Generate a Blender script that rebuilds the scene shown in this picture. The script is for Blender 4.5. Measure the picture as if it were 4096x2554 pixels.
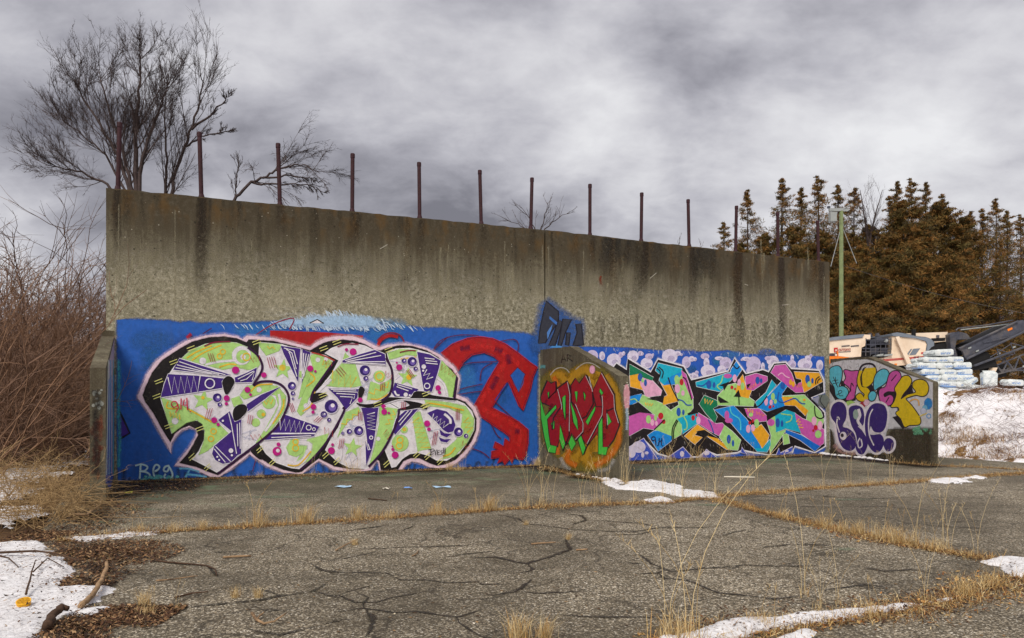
import bpy, math, random
import numpy as np
from mathutils import Vector, Matrix
from mathutils.geometry import tessellate_polygon
from math import radians, sin, cos, pi

for o in list(bpy.data.objects):
    bpy.data.objects.remove(o)
scene = bpy.context.scene
COL = scene.collection
random.seed(7)
rng = np.random.default_rng(11)

# ------------------------------------------------------------------ camera
F = 2850.0; HX = 2048.0; HY = 1606.0; CH = 1.6      # focal length (photo px), horizon, eye height
cam_d = bpy.data.cameras.new('camera'); cam = bpy.data.objects.new('camera', cam_d); COL.objects.link(cam)
cam.location = (0, 0, CH); cam.rotation_euler = (radians(90), 0, 0)
cam_d.sensor_width = 36; cam_d.lens = F / 4096 * 36; cam_d.shift_y = (HY - 1277) / 4096
cam_d.clip_end = 3000; cam_d.clip_start = 0.05
scene.camera = cam
scene.render.resolution_x = 1024; scene.render.resolution_y = 638

# ------------------------------------------------------------------ world: broken overcast sky
SUN_EL, SUN_AZ = radians(48), radians(200)          # sun behind the camera, seen as compass angle from +Y
w = bpy.data.worlds.new('World'); scene.world = w; w.use_nodes = True
nt = w.node_tree; nt.nodes.clear()
def N(t, typ, **kw):
    n = t.nodes.new(typ)
    for k, v in kw.items():
        if k == 'inp':
            for a, b in v.items(): n.inputs[a].default_value = b
        else: setattr(n, k, v)
    return n
def L(t, a, b): t.links.new(a, b)
def math_n(t, op, a, b=None, clamp=False):
    n = N(t, 'ShaderNodeMath', operation=op, use_clamp=clamp)
    for i, v in enumerate((a, b)):
        if v is None: continue
        if isinstance(v, (int, float)): n.inputs[i].default_value = v
        else: L(t, v, n.inputs[i])
    return n.outputs[0]
def ramp(t, fac, stops, interp='LINEAR'):
    n = N(t, 'ShaderNodeValToRGB'); cr = n.color_ramp; cr.interpolation = interp
    while len(cr.elements) < len(stops): cr.elements.new(0.5)
    for e, (p, c) in zip(cr.elements, stops):
        e.position = p; e.color = (c[0], c[1], c[2], 1) if len(c) == 3 else c
    L(t, fac, n.inputs[0]); return n.outputs[0]
def mixc(t, fac, a, b, mode='MIX'):
    n = N(t, 'ShaderNodeMix', data_type='RGBA', blend_type=mode)
    for i, v in ((0, fac), (6, a), (7, b)):
        if isinstance(v, (int, float)): n.inputs[i].default_value = v
        elif isinstance(v, tuple): n.inputs[i].default_value = (v + (1,))[:4]
        else: L(t, v, n.inputs[i])
    return n.outputs[2]
def noise(t, vec, scale, detail=4, rough=0.55, dist=0.0):
    n = N(t, 'ShaderNodeTexNoise', inp={'Scale': scale, 'Detail': detail, 'Roughness': rough, 'Distortion': dist})
    if vec is not None: L(t, vec, n.inputs['Vector'])
    return n.outputs['Fac']
def mapping(t, vec, scale=(1, 1, 1), loc=(0, 0, 0)):
    n = N(t, 'ShaderNodeMapping'); n.inputs['Scale'].default_value = scale; n.inputs['Location'].default_value = loc
    L(t, vec, n.inputs['Vector']); return n.outputs[0]
tc = N(nt, 'ShaderNodeTexCoord')
sep = N(nt, 'ShaderNodeSeparateXYZ'); L(nt, tc.outputs['Generated'], sep.inputs[0])
zz = math_n(nt, 'ADD', math_n(nt, 'MAXIMUM', sep.outputs[2], 0.0), 0.42)
cmb = N(nt, 'ShaderNodeCombineXYZ')
L(nt, math_n(nt, 'DIVIDE', sep.outputs[0], zz), cmb.inputs[0]); L(nt, math_n(nt, 'DIVIDE', sep.outputs[1], zz), cmb.inputs[1])
big = noise(nt, mapping(nt, cmb.outputs[0], (0.9, 1.0, 1), (2.7, 1.3, 0)), 0.9, 2, 0.5, 0.2)
mid = noise(nt, mapping(nt, cmb.outputs[0], (1, 1.25, 1), (6.1, 0.4, 0)), 2.3, 5, 0.5, 0.25)
fine = noise(nt, mapping(nt, cmb.outputs[0], (1, 1.3, 1), (1.0, 9.0, 0)), 7.0, 5, 0.6, 0.2)
fld = math_n(nt, 'ADD', math_n(nt, 'MULTIPLY', big, 0.95), math_n(nt, 'ADD', math_n(nt, 'MULTIPLY', mid, 0.75), math_n(nt, 'MULTIPLY', fine, 0.34)))
fld = math_n(nt, 'SUBTRACT', fld, 0.52)
SKY_K = 0.50
def sk(r, g, b): return tuple(SKY_K * (v / 255) ** 2.2 for v in (r, g, b))
clouds = ramp(nt, fld, [(0.30, sk(120, 119, 127)), (0.41, sk(156, 155, 163)), (0.50, sk(182, 181, 188)), (0.58, sk(202, 201, 206)), (0.74, sk(230, 230, 232))])
sky = N(nt, 'ShaderNodeTexSky', sky_type='NISHITA', sun_disc=False, sun_elevation=SUN_EL, sun_rotation=SUN_AZ)
bg = N(nt, 'ShaderNodeBackground', inp={'Strength': 1.0})
skyd = mixc(nt, 1.0, sky.outputs[0], (0.07, 0.07, 0.07), 'MULTIPLY')
L(nt, mixc(nt, 0.975, skyd, clouds), bg.inputs['Color'])
wo = N(nt, 'ShaderNodeOutputWorld'); L(nt, bg.outputs[0], wo.inputs[0])

# ------------------------------------------------------------------ sun (diffused by cloud)
sd = bpy.data.lights.new('sun', 'SUN'); sd.energy = 1.5; sd.angle = radians(24); sd.color = (1, 0.94, 0.85)
sun = bpy.data.objects.new('sun', sd); COL.objects.link(sun)
sv = Vector((sin(SUN_AZ) * cos(SUN_EL), cos(SUN_AZ) * cos(SUN_EL), sin(SUN_EL)))
sun.rotation_euler = (-sv).to_track_quat('-Z', 'Y').to_euler(); sun.location = (0, 0, 30)

vs = scene.view_settings; vs.view_transform = 'Standard'; vs.look = 'None'; vs.gamma = 1; vs.exposure = 1.1
vs.use_curve_mapping = False
scene.render.engine = 'CYCLES'
scene.cycles.transparent_max_bounces = 12

# ------------------------------------------------------------------ helpers
def c(r, g, b): return tuple(((v / 255) / 12.92 if v <= 10 else ((v / 255 + 0.055) / 1.055) ** 2.4) for v in (r, g, b))
def ray(x, y): return Vector(((x - HX) / F, 1.0, -(y - HY) / F))
def G(x, y, z=0.0):                       # photo pixel -> point on the level ground z
    d = ray(x, y); t = (z - CH) / d.z
    return Vector((d.x * t, d.y * t, z))
def AT(x, y, Y):                          # photo pixel at a known distance
    d = ray(x, y); return Vector((d.x * Y, Y, CH + d.z * Y))
WM = {}                                   # world matrices of parents
def link(o, parent=None, M=None):
    COL.objects.link(o)
    if parent is not None: o.parent = parent
    return o
def tag(o, label=None, cat=None, group=None, kind=None):
    if label: o['label'] = label
    if cat: o['category'] = cat
    if group: o['group'] = group
    if kind: o['kind'] = kind
    return o
def empty(name, loc=(0, 0, 0), rz=0.0):
    o = bpy.data.objects.new(name, None); o.empty_display_size = 0.2
    o.location = loc; o.rotation_euler = (0, 0, rz); COL.objects.link(o)
    WM[o.name] = Matrix.Translation(Vector(loc)) @ Matrix.Rotation(rz, 4, 'Z')
    return o
def me_obj(name, verts, faces, mat, parent=None, world=True, colors=None, smooth=False):
    """verts in world space (world=True) are brought into the parent's space"""
    if world and parent is not None:
        Mi = WM[parent.name].inverted(); verts = [tuple(Mi @ Vector(v)) for v in verts]
    m = bpy.data.meshes.new(name); m.from_pydata([tuple(v) for v in verts], [], faces)
    if colors is not None:
        at = m.color_attributes.new('Col', 'FLOAT_COLOR', 'POINT')
        at.data.foreach_set('color', np.asarray(colors, dtype=np.float32).ravel())
    if mat is not None:
        for mm in (mat if isinstance(mat, list) else [mat]): m.materials.append(mm)
    if smooth: m.polygons.foreach_set('use_smooth', [True] * len(m.polygons))
    m.update()
    o = bpy.data.objects.new(name, m); COL.objects.link(o)
    if parent is not None:
        o.parent = parent; WM[o.name] = WM[parent.name].copy()
    else: WM[o.name] = Matrix.Identity(4)
    return o
def copy_tree(o, parent=None):
    n = o.copy(); COL.objects.link(n)
    if parent is not None: n.parent = parent
    for ch in [q for q in bpy.data.objects if q.parent == o]: copy_tree(ch, n)
    return n
class MB:                                  # collects simple solids into one mesh
    def __init__(s): s.v = []; s.f = []; s.c = []; s.col = (1, 1, 1, 1)
    def add(s, vs, fs):
        b = len(s.v); s.v += [tuple(v) for v in vs]; s.f += [tuple(i + b for i in f) for f in fs]; s.c += [s.col] * len(vs)
    def box(s, lo, hi):
        x0, y0, z0 = lo; x1, y1, z1 = hi
        s.add([(x0, y0, z0), (x1, y0, z0), (x1, y1, z0), (x0, y1, z0), (x0, y0, z1), (x1, y0, z1), (x1, y1, z1), (x0, y1, z1)],
              [(0, 3, 2, 1), (4, 5, 6, 7), (0, 1, 5, 4), (1, 2, 6, 5), (2, 3, 7, 6), (3, 0, 4, 7)])
    def prism(s, pts, off):                # polygon pts (3d) swept by vector off
        n = len(pts); off = Vector(off); a = [Vector(p) for p in pts]; b = [p + off for p in a]
        tr = tessellate_polygon([a])
        s.add(a + b, [tuple(t) for t in tr] + [tuple(i + n for i in reversed(t)) for t in tr] + [(i, (i + 1) % n, (i + 1) % n + n, i + n) for i in range(n)])
    def tube(s, pts, rad, n=6, cap=True):
        pts = [Vector(p) for p in pts]; k = len(pts)
        if isinstance(rad, (int, float)): rad = [rad] * k
        vs = []; ref = None
        for i, p in enumerate(pts):
            d = (pts[min(i + 1, k - 1)] - pts[max(i - 1, 0)])
            if d.length < 1e-9: d = Vector((0, 0, 1))
            d.normalize()
            if ref is None: ref = d.orthogonal().normalized()
            else:
                ref = ref - d * ref.dot(d)
                ref = d.orthogonal().normalized() if ref.length < 1e-6 else ref.normalized()
            q = d.cross(ref)
            for j in range(n):
                a = 2 * pi * j / n; vs.append(p + (ref * cos(a) + q * sin(a)) * rad[i])
        fs = [(i * n + j, i * n + (j + 1) % n, (i + 1) * n + (j + 1) % n, (i + 1) * n + j) for i in range(k - 1) for j in range(n)]
        if cap: fs += [tuple(reversed(range(n))), tuple(range((k - 1) * n, k * n))]
        s.add(vs, fs)
    def build(s, name, mat, parent=None, world=True, smooth=False, colors=False):
        return me_obj(name, s.v, s.f, mat, parent, world, s.c if colors else None, smooth)

# ------------------------------------------------------------------ materials
def new_mat(name):
    m = bpy.data.materials.new(name); m.use_nodes = True; t = m.node_tree
    b = t.nodes['Principled BSDF']; b.inputs['Roughness'].default_value = 0.8
    if 'Specular IOR Level' in b.inputs: b.inputs['Specular IOR Level'].default_value = 0.3
    return m, t, b
def bump(t, b, h, strength=0.3, dist=0.02):
    n = N(t, 'ShaderNodeBump', inp={'Strength': strength, 'Distance': dist}); L(t, h, n.inputs['Height']); L(t, n.outputs[0], b.inputs['Normal'])
def plain(name, col, rough=0.6, var=0.25, scale=6, metal=0.0, dirt=None):
    m, t, b = new_mat(name)
    tcn = N(t, 'ShaderNodeTexCoord'); f = noise(t, tcn.outputs['Object'], scale, 5, 0.6)
    a = tuple(v * (1 - var) for v in col); e = tuple(min(1, v * (1 + var)) for v in col)
    out = ramp(t, f, [(0.3, a), (0.7, e)])
    if dirt:
        g = noise(t, tcn.outputs['Object'], scale * 0.35, 6, 0.65)
        out = mixc(t, ramp(t, g, [(0.5, (0, 0, 0)), (0.68, (1, 1, 1))]), out, dirt)
    L(t, out, b.inputs['Base Color'])
    b.inputs['Roughness'].default_value = rough; b.inputs['Metallic'].default_value = metal
    return m
def attr_mat(name, rough=0.8, var=0.3, scale=30, alpha=False, trans=0.0):
    m, t, b = new_mat(name)
    at = N(t, 'ShaderNodeAttribute', attribute_name='Col'); tcn = N(t, 'ShaderNodeTexCoord')
    f = noise(t, tcn.outputs['Object'], scale, 4, 0.65)
    k = ramp(t, f, [(0.25, (1 - var,) * 3), (0.75, (1 + var * 0.6,) * 3)])
    L(t, mixc(t, 1.0, at.outputs['Color'], k, 'MULTIPLY'), b.inputs['Base Color'])
    b.inputs['Roughness'].default_value = rough
    return m, t, b, at, tcn

# weathered board-marked concrete
def concrete_mat(name='weathered_concrete', z0=3.0, z1=6.0, lo=-0.7, hi=1.25):
    m, t, b = new_mat(name)
    tcn = N(t, 'ShaderNodeTexCoord'); o = tcn.outputs['Object']
    sx = N(t, 'ShaderNodeSeparateXYZ'); L(t, o, sx.inputs[0])
    fine = noise(t, o, 11, 8, 0.82); med = noise(t, o, 3.2, 6, 0.7); big = noise(t, o, 0.7, 4, 0.6)
    base = ramp(t, fine, [(0.38, c(64, 61, 50)), (0.46, c(122, 117, 99)), (0.53, c(156, 150, 130)), (0.61, c(212, 206, 188))])
    base = mixc(t, ramp(t, med, [(0.35, (0, 0, 0)), (0.7, (0.55, 0.55, 0.55))]), base, c(104, 99, 74))
    base = mixc(t, ramp(t, big, [(0.4, (0, 0, 0)), (0.7, (0.5, 0.5, 0.5))]), base, c(166, 158, 132))
    grit = noise(t, o, 42, 4, 0.7); base = mixc(t, 1.0, base, ramp(t, grit, [(0.36, (0.62,) * 3), (0.5, (1.0,) * 3), (0.64, (1.28,) * 3)]), 'MULTIPLY')
    # run-off staining that starts at the top edge and thins out downwards
    st = noise(t, mapping(t, o, (2.2, 2.2, 0.35)), 1.5, 6, 0.68)
    st2 = noise(t, mapping(t, o, (5, 5, 0.10), (3, 0, 1)), 2.2, 4, 0.6)
    hz = N(t, 'ShaderNodeMapRange', inp={'From Min': z0, 'From Max': z1, 'To Min': lo, 'To Max': hi}); L(t, sx.outputs[2], hz.inputs[0])
    k = math_n(t, 'ADD', hz.outputs[0], math_n(t, 'MULTIPLY', math_n(t, 'SUBTRACT', math_n(t, 'ADD', math_n(t, 'MULTIPLY', st, 0.8), math_n(t, 'MULTIPLY', st2, 0.25)), 0.5), 1.5))
    k = math_n(t, 'ADD', k, math_n(t, 'MULTIPLY', math_n(t, 'SUBTRACT', fine, 0.5), 2.6))
    base = mixc(t, ramp(t, k, [(0.0, (0, 0, 0)), (0.85, (0.9, 0.9, 0.9))]), base, c(62, 52, 37))
    # moss and rusty earth near the coping
    mz = N(t, 'ShaderNodeMapRange', inp={'From Min': 5.0, 'From Max': 6.0, 'To Min': 0.0, 'To Max': 1.0}); L(t, sx.outputs[2], mz.inputs[0])
    mo = math_n(t, 'MULTIPLY', mz.outputs[0], ramp(t, noise(t, mapping(t, o, (1, 1, 0.5)), 3.1, 4, 0.6), [(0.5, (0, 0, 0)), (0.66, (0.7, 0.7, 0.7))]))
    base = mixc(t, mo, base, c(104, 74, 28))
    # pale lime specks and dark pits
    vo = N(t, 'ShaderNodeTexVoronoi', inp={'Scale': 8}); L(t, o, vo.inputs['Vector'])
    rnd = N(t, 'ShaderNodeSeparateColor'); L(t, vo.outputs['Color'], rnd.inputs[0])
    spot = math_n(t, 'MULTIPLY', math_n(t, 'LESS_THAN', vo.outputs['Distance'], 0.10), math_n(t, 'GREATER_THAN', rnd.outputs[0], 0.75))
    base = mixc(t, math_n(t, 'MULTIPLY', spot, 0.4), base, c(205, 200, 180))
    pit = math_n(t, 'MULTIPLY', math_n(t, 'LESS_THAN', vo.outputs['Distance'], 0.16), math_n(t, 'LESS_THAN', rnd.outputs[0], 0.2))
    base = mixc(t, math_n(t, 'MULTIPLY', pit, 0.7), base, c(40, 36, 26))
    L(t, base, b.inputs['Base Color']); b.inputs['Roughness'].default_value = 0.93
    bump(t, b, fine, 0.16, 0.02)
    return m
M_CONC = concrete_mat(); M_CONC2 = concrete_mat('stained_wing_concrete', -2.0, 3.0, 0.25, 0.75)
# spray paint: colour and coverage carried by the painted shapes
def paint_mat(name='spray_paint', rag=0.9):
    m, t, b, at, tcn = attr_mat(name, 0.55, 0.16, 9)
    o = tcn.outputs['Object']
    f2 = noise(t, o, 45, 5, 0.7)
    base = b.inputs['Base Color'].links[0].from_socket
    f3 = noise(t, o, 11, 8, 0.82); base = mixc(t, 1.0, base, ramp(t, f3, [(0.3, (0.70,) * 3), (0.5, (1.0,) * 3), (0.7, (1.12,) * 3)]), 'MULTIPLY')
    chip = ramp(t, f3, [(0.58, (0, 0, 0)), (0.68, (0.5, 0.5, 0.5))])
    base = mixc(t, chip, base, c(120, 112, 92))
    gr = ramp(t, noise(t, mapping(t, o, (3, 3, 0.6)), 2.0, 5, 0.65), [(0.52, (0, 0, 0)), (0.75, (0.16, 0.16, 0.16))])
    base = mixc(t, gr, base, c(92, 84, 70))
    L(t, base, b.inputs['Base Color'])
    n = noise(t, o, 14, 6, 0.75)
    A = at.outputs['Alpha']
    w_ = math_n(t, 'MULTIPLY', math_n(t, 'MULTIPLY', A, math_n(t, 'SUBTRACT', 1.0, A)), 3.2 * rag)
    v = math_n(t, 'ADD', A, math_n(t, 'MULTIPLY', math_n(t, 'MULTIPLY', math_n(t, 'SUBTRACT', n, 0.5), 2.6), w_), True)
    L(t, v, b.inputs['Alpha'])
    bump(t, b, f2, 0.25, 0.01)
    return m
M_PAINT = paint_mat()
# ================================================================== the concrete handball wall
W0 = G(475, 1925); W1 = G(3300, 1813); U = (W1 - W0).normalized(); NRM = Vector((U.y, -U.x, 0))   # NRM looks at the camera
class Plane:
    def __init__(s, p, d, n): s.p = Vector(p); s.d = Vector(d).normalized(); s.n = Vector(n).normalized()
    def hit(s, x, y):
        r = ray(x, y); o = Vector((0, 0, CH)); t = (s.p - o).dot(s.n) / r.dot(s.n); return o + r * t
    def uv(s, x, y):
        q = s.hit(x, y) - s.p; return q.dot(s.d), q.z
    def at(s, u, v, off=0.0): return s.p + s.d * u + Vector((0, 0, v)) + s.n * off
PW = Plane(W0, U, NRM)
ang = math.atan2(U.y, U.x)
uL = PW.uv(424, 1500)[0]; uJ = PW.uv(2180, 1500)[0]; uR = PW.uv(3318, 1500)[0]
hL = PW.uv(424, 753)[1]; hJ = PW.uv(2180, 921)[1]; hR = PW.uv(3318, 1049)[1]
TH = 0.30
print('WALL', uL, uJ, uR, hL, hJ, hR)
wall = empty('handball_wall', W0, ang)
tag(wall, 'long weathered concrete handball wall with colourful graffiti and three wing walls', 'wall')
def wall_panel(u0, u1, h0, h1, lab):
    mb = MB(); p = [PW.at(u0, -0.15), PW.at(u1, -0.15), PW.at(u1, h1 - 0.02), PW.at(u1 - 0.02, h1), PW.at(u0 + 0.02, h0), PW.at(u0, h0 - 0.02)]
    if True:                                   # front arris slightly chamfered, top coping worn by short segments
        n = 60; top = []
        r_ = random.Random(3)
        for i in range(n + 1):
            k = i / n; top.append(PW.at(u1 + (u0 - u1) * k, h1 + (h0 - h1) * k + r_.uniform(-0.012, 0.012)))
        p = [PW.at(u0, -0.15), PW.at(u1, -0.15)] + top
    mb.prism(p, -NRM * TH)
    o = mb.build('wall_panel', M_CONC, wall); tag(o, lab); return o
panL = wall_panel(uL, uJ - 0.02, hL, hJ, 'wall panel with the large green and violet graffiti piece')
panR = wall_panel(uJ + 0.02, uR, hJ, hR, 'wall panel with the angular multicoloured graffiti piece')
mb = MB(); mb.prism([PW.at(uJ - 0.022, -0.1, -0.12), PW.at(uJ + 0.022, -0.1, -0.12), PW.at(uJ + 0.022, hJ - 0.05, -0.12), PW.at(uJ - 0.022, hJ - 0.05, -0.12)], -NRM * 0.1)
M_DARK = plain('joint_filler', c(18, 15, 13), 0.9)
mb.build('joint_filler', M_DARK, wall)

def wing(p0px, p1px, top_px, side, t=0.22):
    a = PW.hit(*p0px); a.z = 0; b = G(*p1px); d = (b - a).normalized()
    n = Vector((d.y, -d.x, 0))
    if n.dot(Vector((0, 0, 0)) - a) < 0: n = -n           # face seen by the camera
    pl = Plane(a, d, n); Lw = (b - a).length
    prof = [(0, -0.15), (Lw, -0.15)]
    tops = [pl.uv(*q) for q in top_px]                    # from the front end back to the wall
    tops[0] = (Lw, tops[0][1]); tops[-1] = (0, tops[-1][1])
    # worn edges
    dense = []
    r_ = random.Random(5)
    for (u0, v0), (u1, v1) in zip(tops[:-1], tops[1:]):
        for k in range(14): q = k / 14; dense.append((u0 + (u1 - u0) * q, v0 + (v1 - v0) * q + (r_.uniform(-.008, .008) if k else 0)))
    dense.append(tops[-1])
    mb = MB(); mb.prism([pl.at(u, v) for u, v in prof + dense], -n * t)
    o = mb.build('wing_wall', M_CONC2, wall); print('WING', Lw, tops)
    return o, pl, Lw, tops
wingL, PLL, LL, tL = wing((457, 1500), (423, 2006), [(430, 1478), (459, 1339), (460, 1330)], -1)
wingM, PLM, LM, tM = wing((2161, 1500), (2477, 1927), [(2477, 1506), (2278, 1386), (2161, 1400)], 1)
wingR, PLR, LR, tR = wing((3321, 1500), (3722, 1860), [(3725, 1530), (3471, 1428), (3321, 1437)], 1)
tag(wingL, 'narrow wing wall beside the bare thicket with white and blue streaks')
tag(wingM, 'middle wing wall with red and green pointed graffiti letters')
tag(wingR, 'end wing wall with yellow, pink, cyan and violet bubble letters')

# ------------------------------------------------------------------ painted shapes
def cr(pts, closed, k=4):
    n = len(pts); out = []; P = [Vector((p[0], p[1])) for p in pts]
    rngi = range(n if closed else n - 1)
    for i in rngi:
        p0 = P[(i - 1) % n] if closed or i > 0 else P[0]; p1 = P[i]; p2 = P[(i + 1) % n]; p3 = P[(i + 2) % n] if closed or i + 2 < n else P[-1]
        for j in range(k):
            t = j / k
            out.append(0.5 * ((2 * p1) + (p2 - p0) * t + (2 * p0 - 5 * p1 + 4 * p2 - p3) * t * t + (3 * p1 - p0 - 3 * p2 + p3) * t ** 3))
    if not closed: out.append(P[-1])
    return [(p.x, p.y) for p in out]
class Paint:
    def __init__(s, plane, ox, oy, sc, base=0.002, step=0.00006):
        s.pl = plane; s.ox = ox; s.oy = oy; s.sc = sc; s.off = base; s.step = step; s.dx = 0; s.dy = 0
        s.v = []; s.f = []; s.c = []
    def _w(s, x, y):
        p = s.pl.hit(s.ox + (x + s.dx) * s.sc, s.oy + (y + s.dy) * s.sc)
        if p.z < 0.004: p.z = 0.004
        return p + s.pl.n * s.off
    def _tri(s, pts, cols, faces):
        b = len(s.v); s.v += [s._w(*p) for p in pts]; s.c += cols; s.f += [tuple(i + b for i in f) for f in faces]
    def P(s, col, pts, sm=False, a=1.0, fw=0):
        s.off += s.step
        if sm: pts = cr(pts, True)
        q = [Vector((p[0], p[1], 0)) for p in pts]
        s._tri(pts, [col + (a,)] * len(pts), [tuple(t) for t in tessellate_polygon([q])])
        if fw:
            n = len(pts); ar = sum(pts[i][0] * pts[(i + 1) % n][1] - pts[(i + 1) % n][0] * pts[i][1] for i in range(n)); sg = 1 if ar > 0 else -1
            out = []
            for i in range(n):
                d = Vector(pts[(i + 1) % n]) - Vector(pts[i - 1]); d = d.normalized() if d.length else Vector((1, 0))
                out.append((pts[i][0] + d.y * fw * sg, pts[i][1] - d.x * fw * sg))
            s._tri(list(pts) + out, [col + (a,)] * n + [col + (0.0,)] * n, [(i, (i + 1) % n, n + (i + 1) % n, n + i) for i in range(n)])
    def S(s, col, w, pts, closed=False, sm=True, a=1.0, soft=0.0, taper=False):
        s.off += s.step
        if sm and len(pts) > 2: pts = cr(pts, closed)
        n = len(pts); rows = []
        for i in range(n):
            if closed: d = Vector(pts[(i + 1) % n]) - Vector(pts[i - 1])
            else: d = Vector(pts[min(i + 1, n - 1)]) - Vector(pts[max(i - 1, 0)])
            d = d.normalized() if d.length else Vector((1, 0)); q = Vector((-d.y, d.x)); h = w / 2
            if taper: h *= max(0.12, 1 - abs(2 * i / max(1, n - 1) - 1) ** 2)
            o = h * (1 + soft); p = Vector(pts[i]); rows.append([p - q * o, p - q * h * (1 - soft), p + q * h * (1 - soft), p + q * o] if soft else [p - q * h, p + q * h])
        m = len(rows[0]); cols = [col + (0.0,), col + (a,), col + (a,), col + (0.0,)] if soft else [col + (a,)] * 2
        fs = []; last = n if closed else n - 1
        for i in range(last):
            j = (i + 1) % n
            for k in range(m - 1): fs.append((i * m + k, i * m + k + 1, j * m + k + 1, j * m + k))
        s._tri([(p.x, p.y) for r in rows for p in r], cols * n, fs)
    def E(s, col, x, y, rx, ry=None, n=18, a=1.0, fw=0):
        ry = ry or rx; n = 12 if rx < 14 else n
        s.P(col, [(x + rx * cos(2 * pi * i / n), y + ry * sin(2 * pi * i / n)) for i in range(n)], a=a, fw=fw)
    def R(s, col, w, x, y, r): s.S(col, w, [(x + r * cos(2 * pi * i / 14), y + r * sin(2 * pi * i / 14)) for i in range(14)], True, False)
    def Z(s, col, w, x0, y0, x1, y1, amp, n):
        d = Vector((x1 - x0, y1 - y0)); q = Vector((-d.y, d.x)).normalized() * amp
        s.S(col, w, [(x0 + d.x * i / n + q.x * (1 if i % 2 else -1), y0 + d.y * i / n + q.y * (1 if i % 2 else -1)) for i in range(n + 1)], False, False)
    def star(s, col, x, y, r, rot=0.0):
        s.P(col, [(x + (r if i % 2 == 0 else r * .42) * sin(rot + pi * i / 5), y - (r if i % 2 == 0 else r * .42) * cos(rot + pi * i / 5)) for i in range(10)])
    def H(s, col, w, x, y, dx, dy, gx, gy, n=3):
        for i in range(n): s.S(col, w, [(x + gx * i, y + gy * i), (x + gx * i + dx, y + gy * i + dy)], False, False)
    def ball(s, x, y, r):
        s.E(c(226, 216, 232), x, y, r * 1.12); s.E(c(52, 30, 112), x, y, r); s.E(c(120, 96, 180), x + r * .15, y + r * .15, r * .55); s.E(c(244, 236, 246), x + r * .2, y - r * .15, r * .3)
    def out(s, name, parent, label=None):
        o = me_obj(name, s.v, s.f, M_PAINT, parent, True, s.c)
        if label: tag(o, label)
        s.v = []; s.f = []; s.c = []
        return o
WHT = c(232, 226, 232); PNK = c(238, 208, 222); BLK = c(26, 20, 22); BLU = c(38, 96, 184); GRN = c(178, 220, 128); PUR = c(66, 36, 128); MAG = c(196, 24, 134)
ORG = c(238, 192, 48); YLW = c(222, 220, 130); DPU = c(52, 14, 60); RED = c(176, 24, 28)

# ---------------- mural on the first panel
A = Paint(PW, 400, 1200, 900 / 1814)
top1 = [(150, 165), (300, 166), (450, 176), (560, 178), (640, 196), (720, 186), (820, 200), (1000, 196), (1150, 200), (1300, 188), (1500, 186), (1750, 192), (1912, 197), (2100, 196), (2262, 206), (2372, 228), (2500, 226), (2612, 238), (2760, 236), (2912, 254), (3000, 250), (3112, 266), (3250, 262), (3312, 276), (3420, 280), (3492, 300), (3517, 330)]
A.P(BLU, top1 + [(3517, 600), (3512, 900), (3522, 1250), (3512, 1345), (2512, 1500), (1200, 1500), (150, 1500), (150, 1000)], fw=26)
for i in range(26):      # roller patches in slightly different blue
    x = random.uniform(200, 3400); y = random.uniform(230, 1350)
    if random.random() < .5: A.E(c(30 + random.randint(0, 30), 80 + random.randint(-12, 30), 172 + random.randint(-25, 25)), x, y, random.uniform(40, 150), random.uniform(20, 70), a=.3, fw=60)
for x, y, rx, ry in [(2200, 205, 260, 30), (1300, 250, 200, 40), (2930, 640, 80, 100), (2300, 300, 120, 40)]: A.E(c(70, 150, 215), x, y, rx, ry, a=.35, fw=45)
for x in range(190, 3500, 45):   # uneven bottom edge with drips and dirt
    if random.random() < .6: A.S(c(60, 66, 78), random.uniform(10, 30), [(x, 1500), (x + random.uniform(-20, 20), 1400 + random.uniform(-40, 30) - (x - 200) * .03)], a=.5, soft=.8)
A.P(c(70, 40, 140), [(150, 885), (190, 960), (240, 1075), (150, 1130)]); A.S(BLK, 14, [(150, 885), (200, 985), (240, 1075), (150, 1130)], sm=False, soft=.4)
A.S(c(80, 190, 205), 24, [(150, 480), (155, 700), (150, 900), (160, 1100), (150, 1350)], a=.6, soft=.8)
A.out('painted_background', panL, 'blue painted background of the large graffiti piece')
# white dry-brush splash above the blue
for i in range(340):
    x = random.gauss(1850, 270); env = math.exp(-((x - 1900) / 420) ** 2); y = 200 - random.random() ** 1.3 * 130 * env + (x - 1300) * .012
    A.S(c(206, 226, 246), random.uniform(3, 9), [(x, y), (x + random.uniform(10, 26), y + random.uniform(12, 40)), (x + random.uniform(24, 44), y + random.uniform(30, 60))], taper=True, a=.95)
A.P(c(180, 214, 246), [(1400, 190), (1500, 174), (1620, 166), (1750, 150), (1900, 150), (2050, 146), (2180, 158), (2240, 180), (2200, 204), (1900, 196), (1500, 192)], fw=34, a=.75)
for i in range(36): A.S(c(226, 232, 240), 3, [(1340 + random.uniform(-60, 560), 40 + random.uniform(0, 110)), (1380 + random.uniform(-60, 560), 60 + random.uniform(0, 110))], taper=True, a=.6)
A.P(WHT, [(1690, 190), (1750, 162), (1800, 190)]); A.S(BLK, 9, [(1688, 190), (1750, 160), (1802, 192)], sm=False)
A.out('paint_splash', panL, 'pale dry brushed splash above the blue background')
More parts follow.
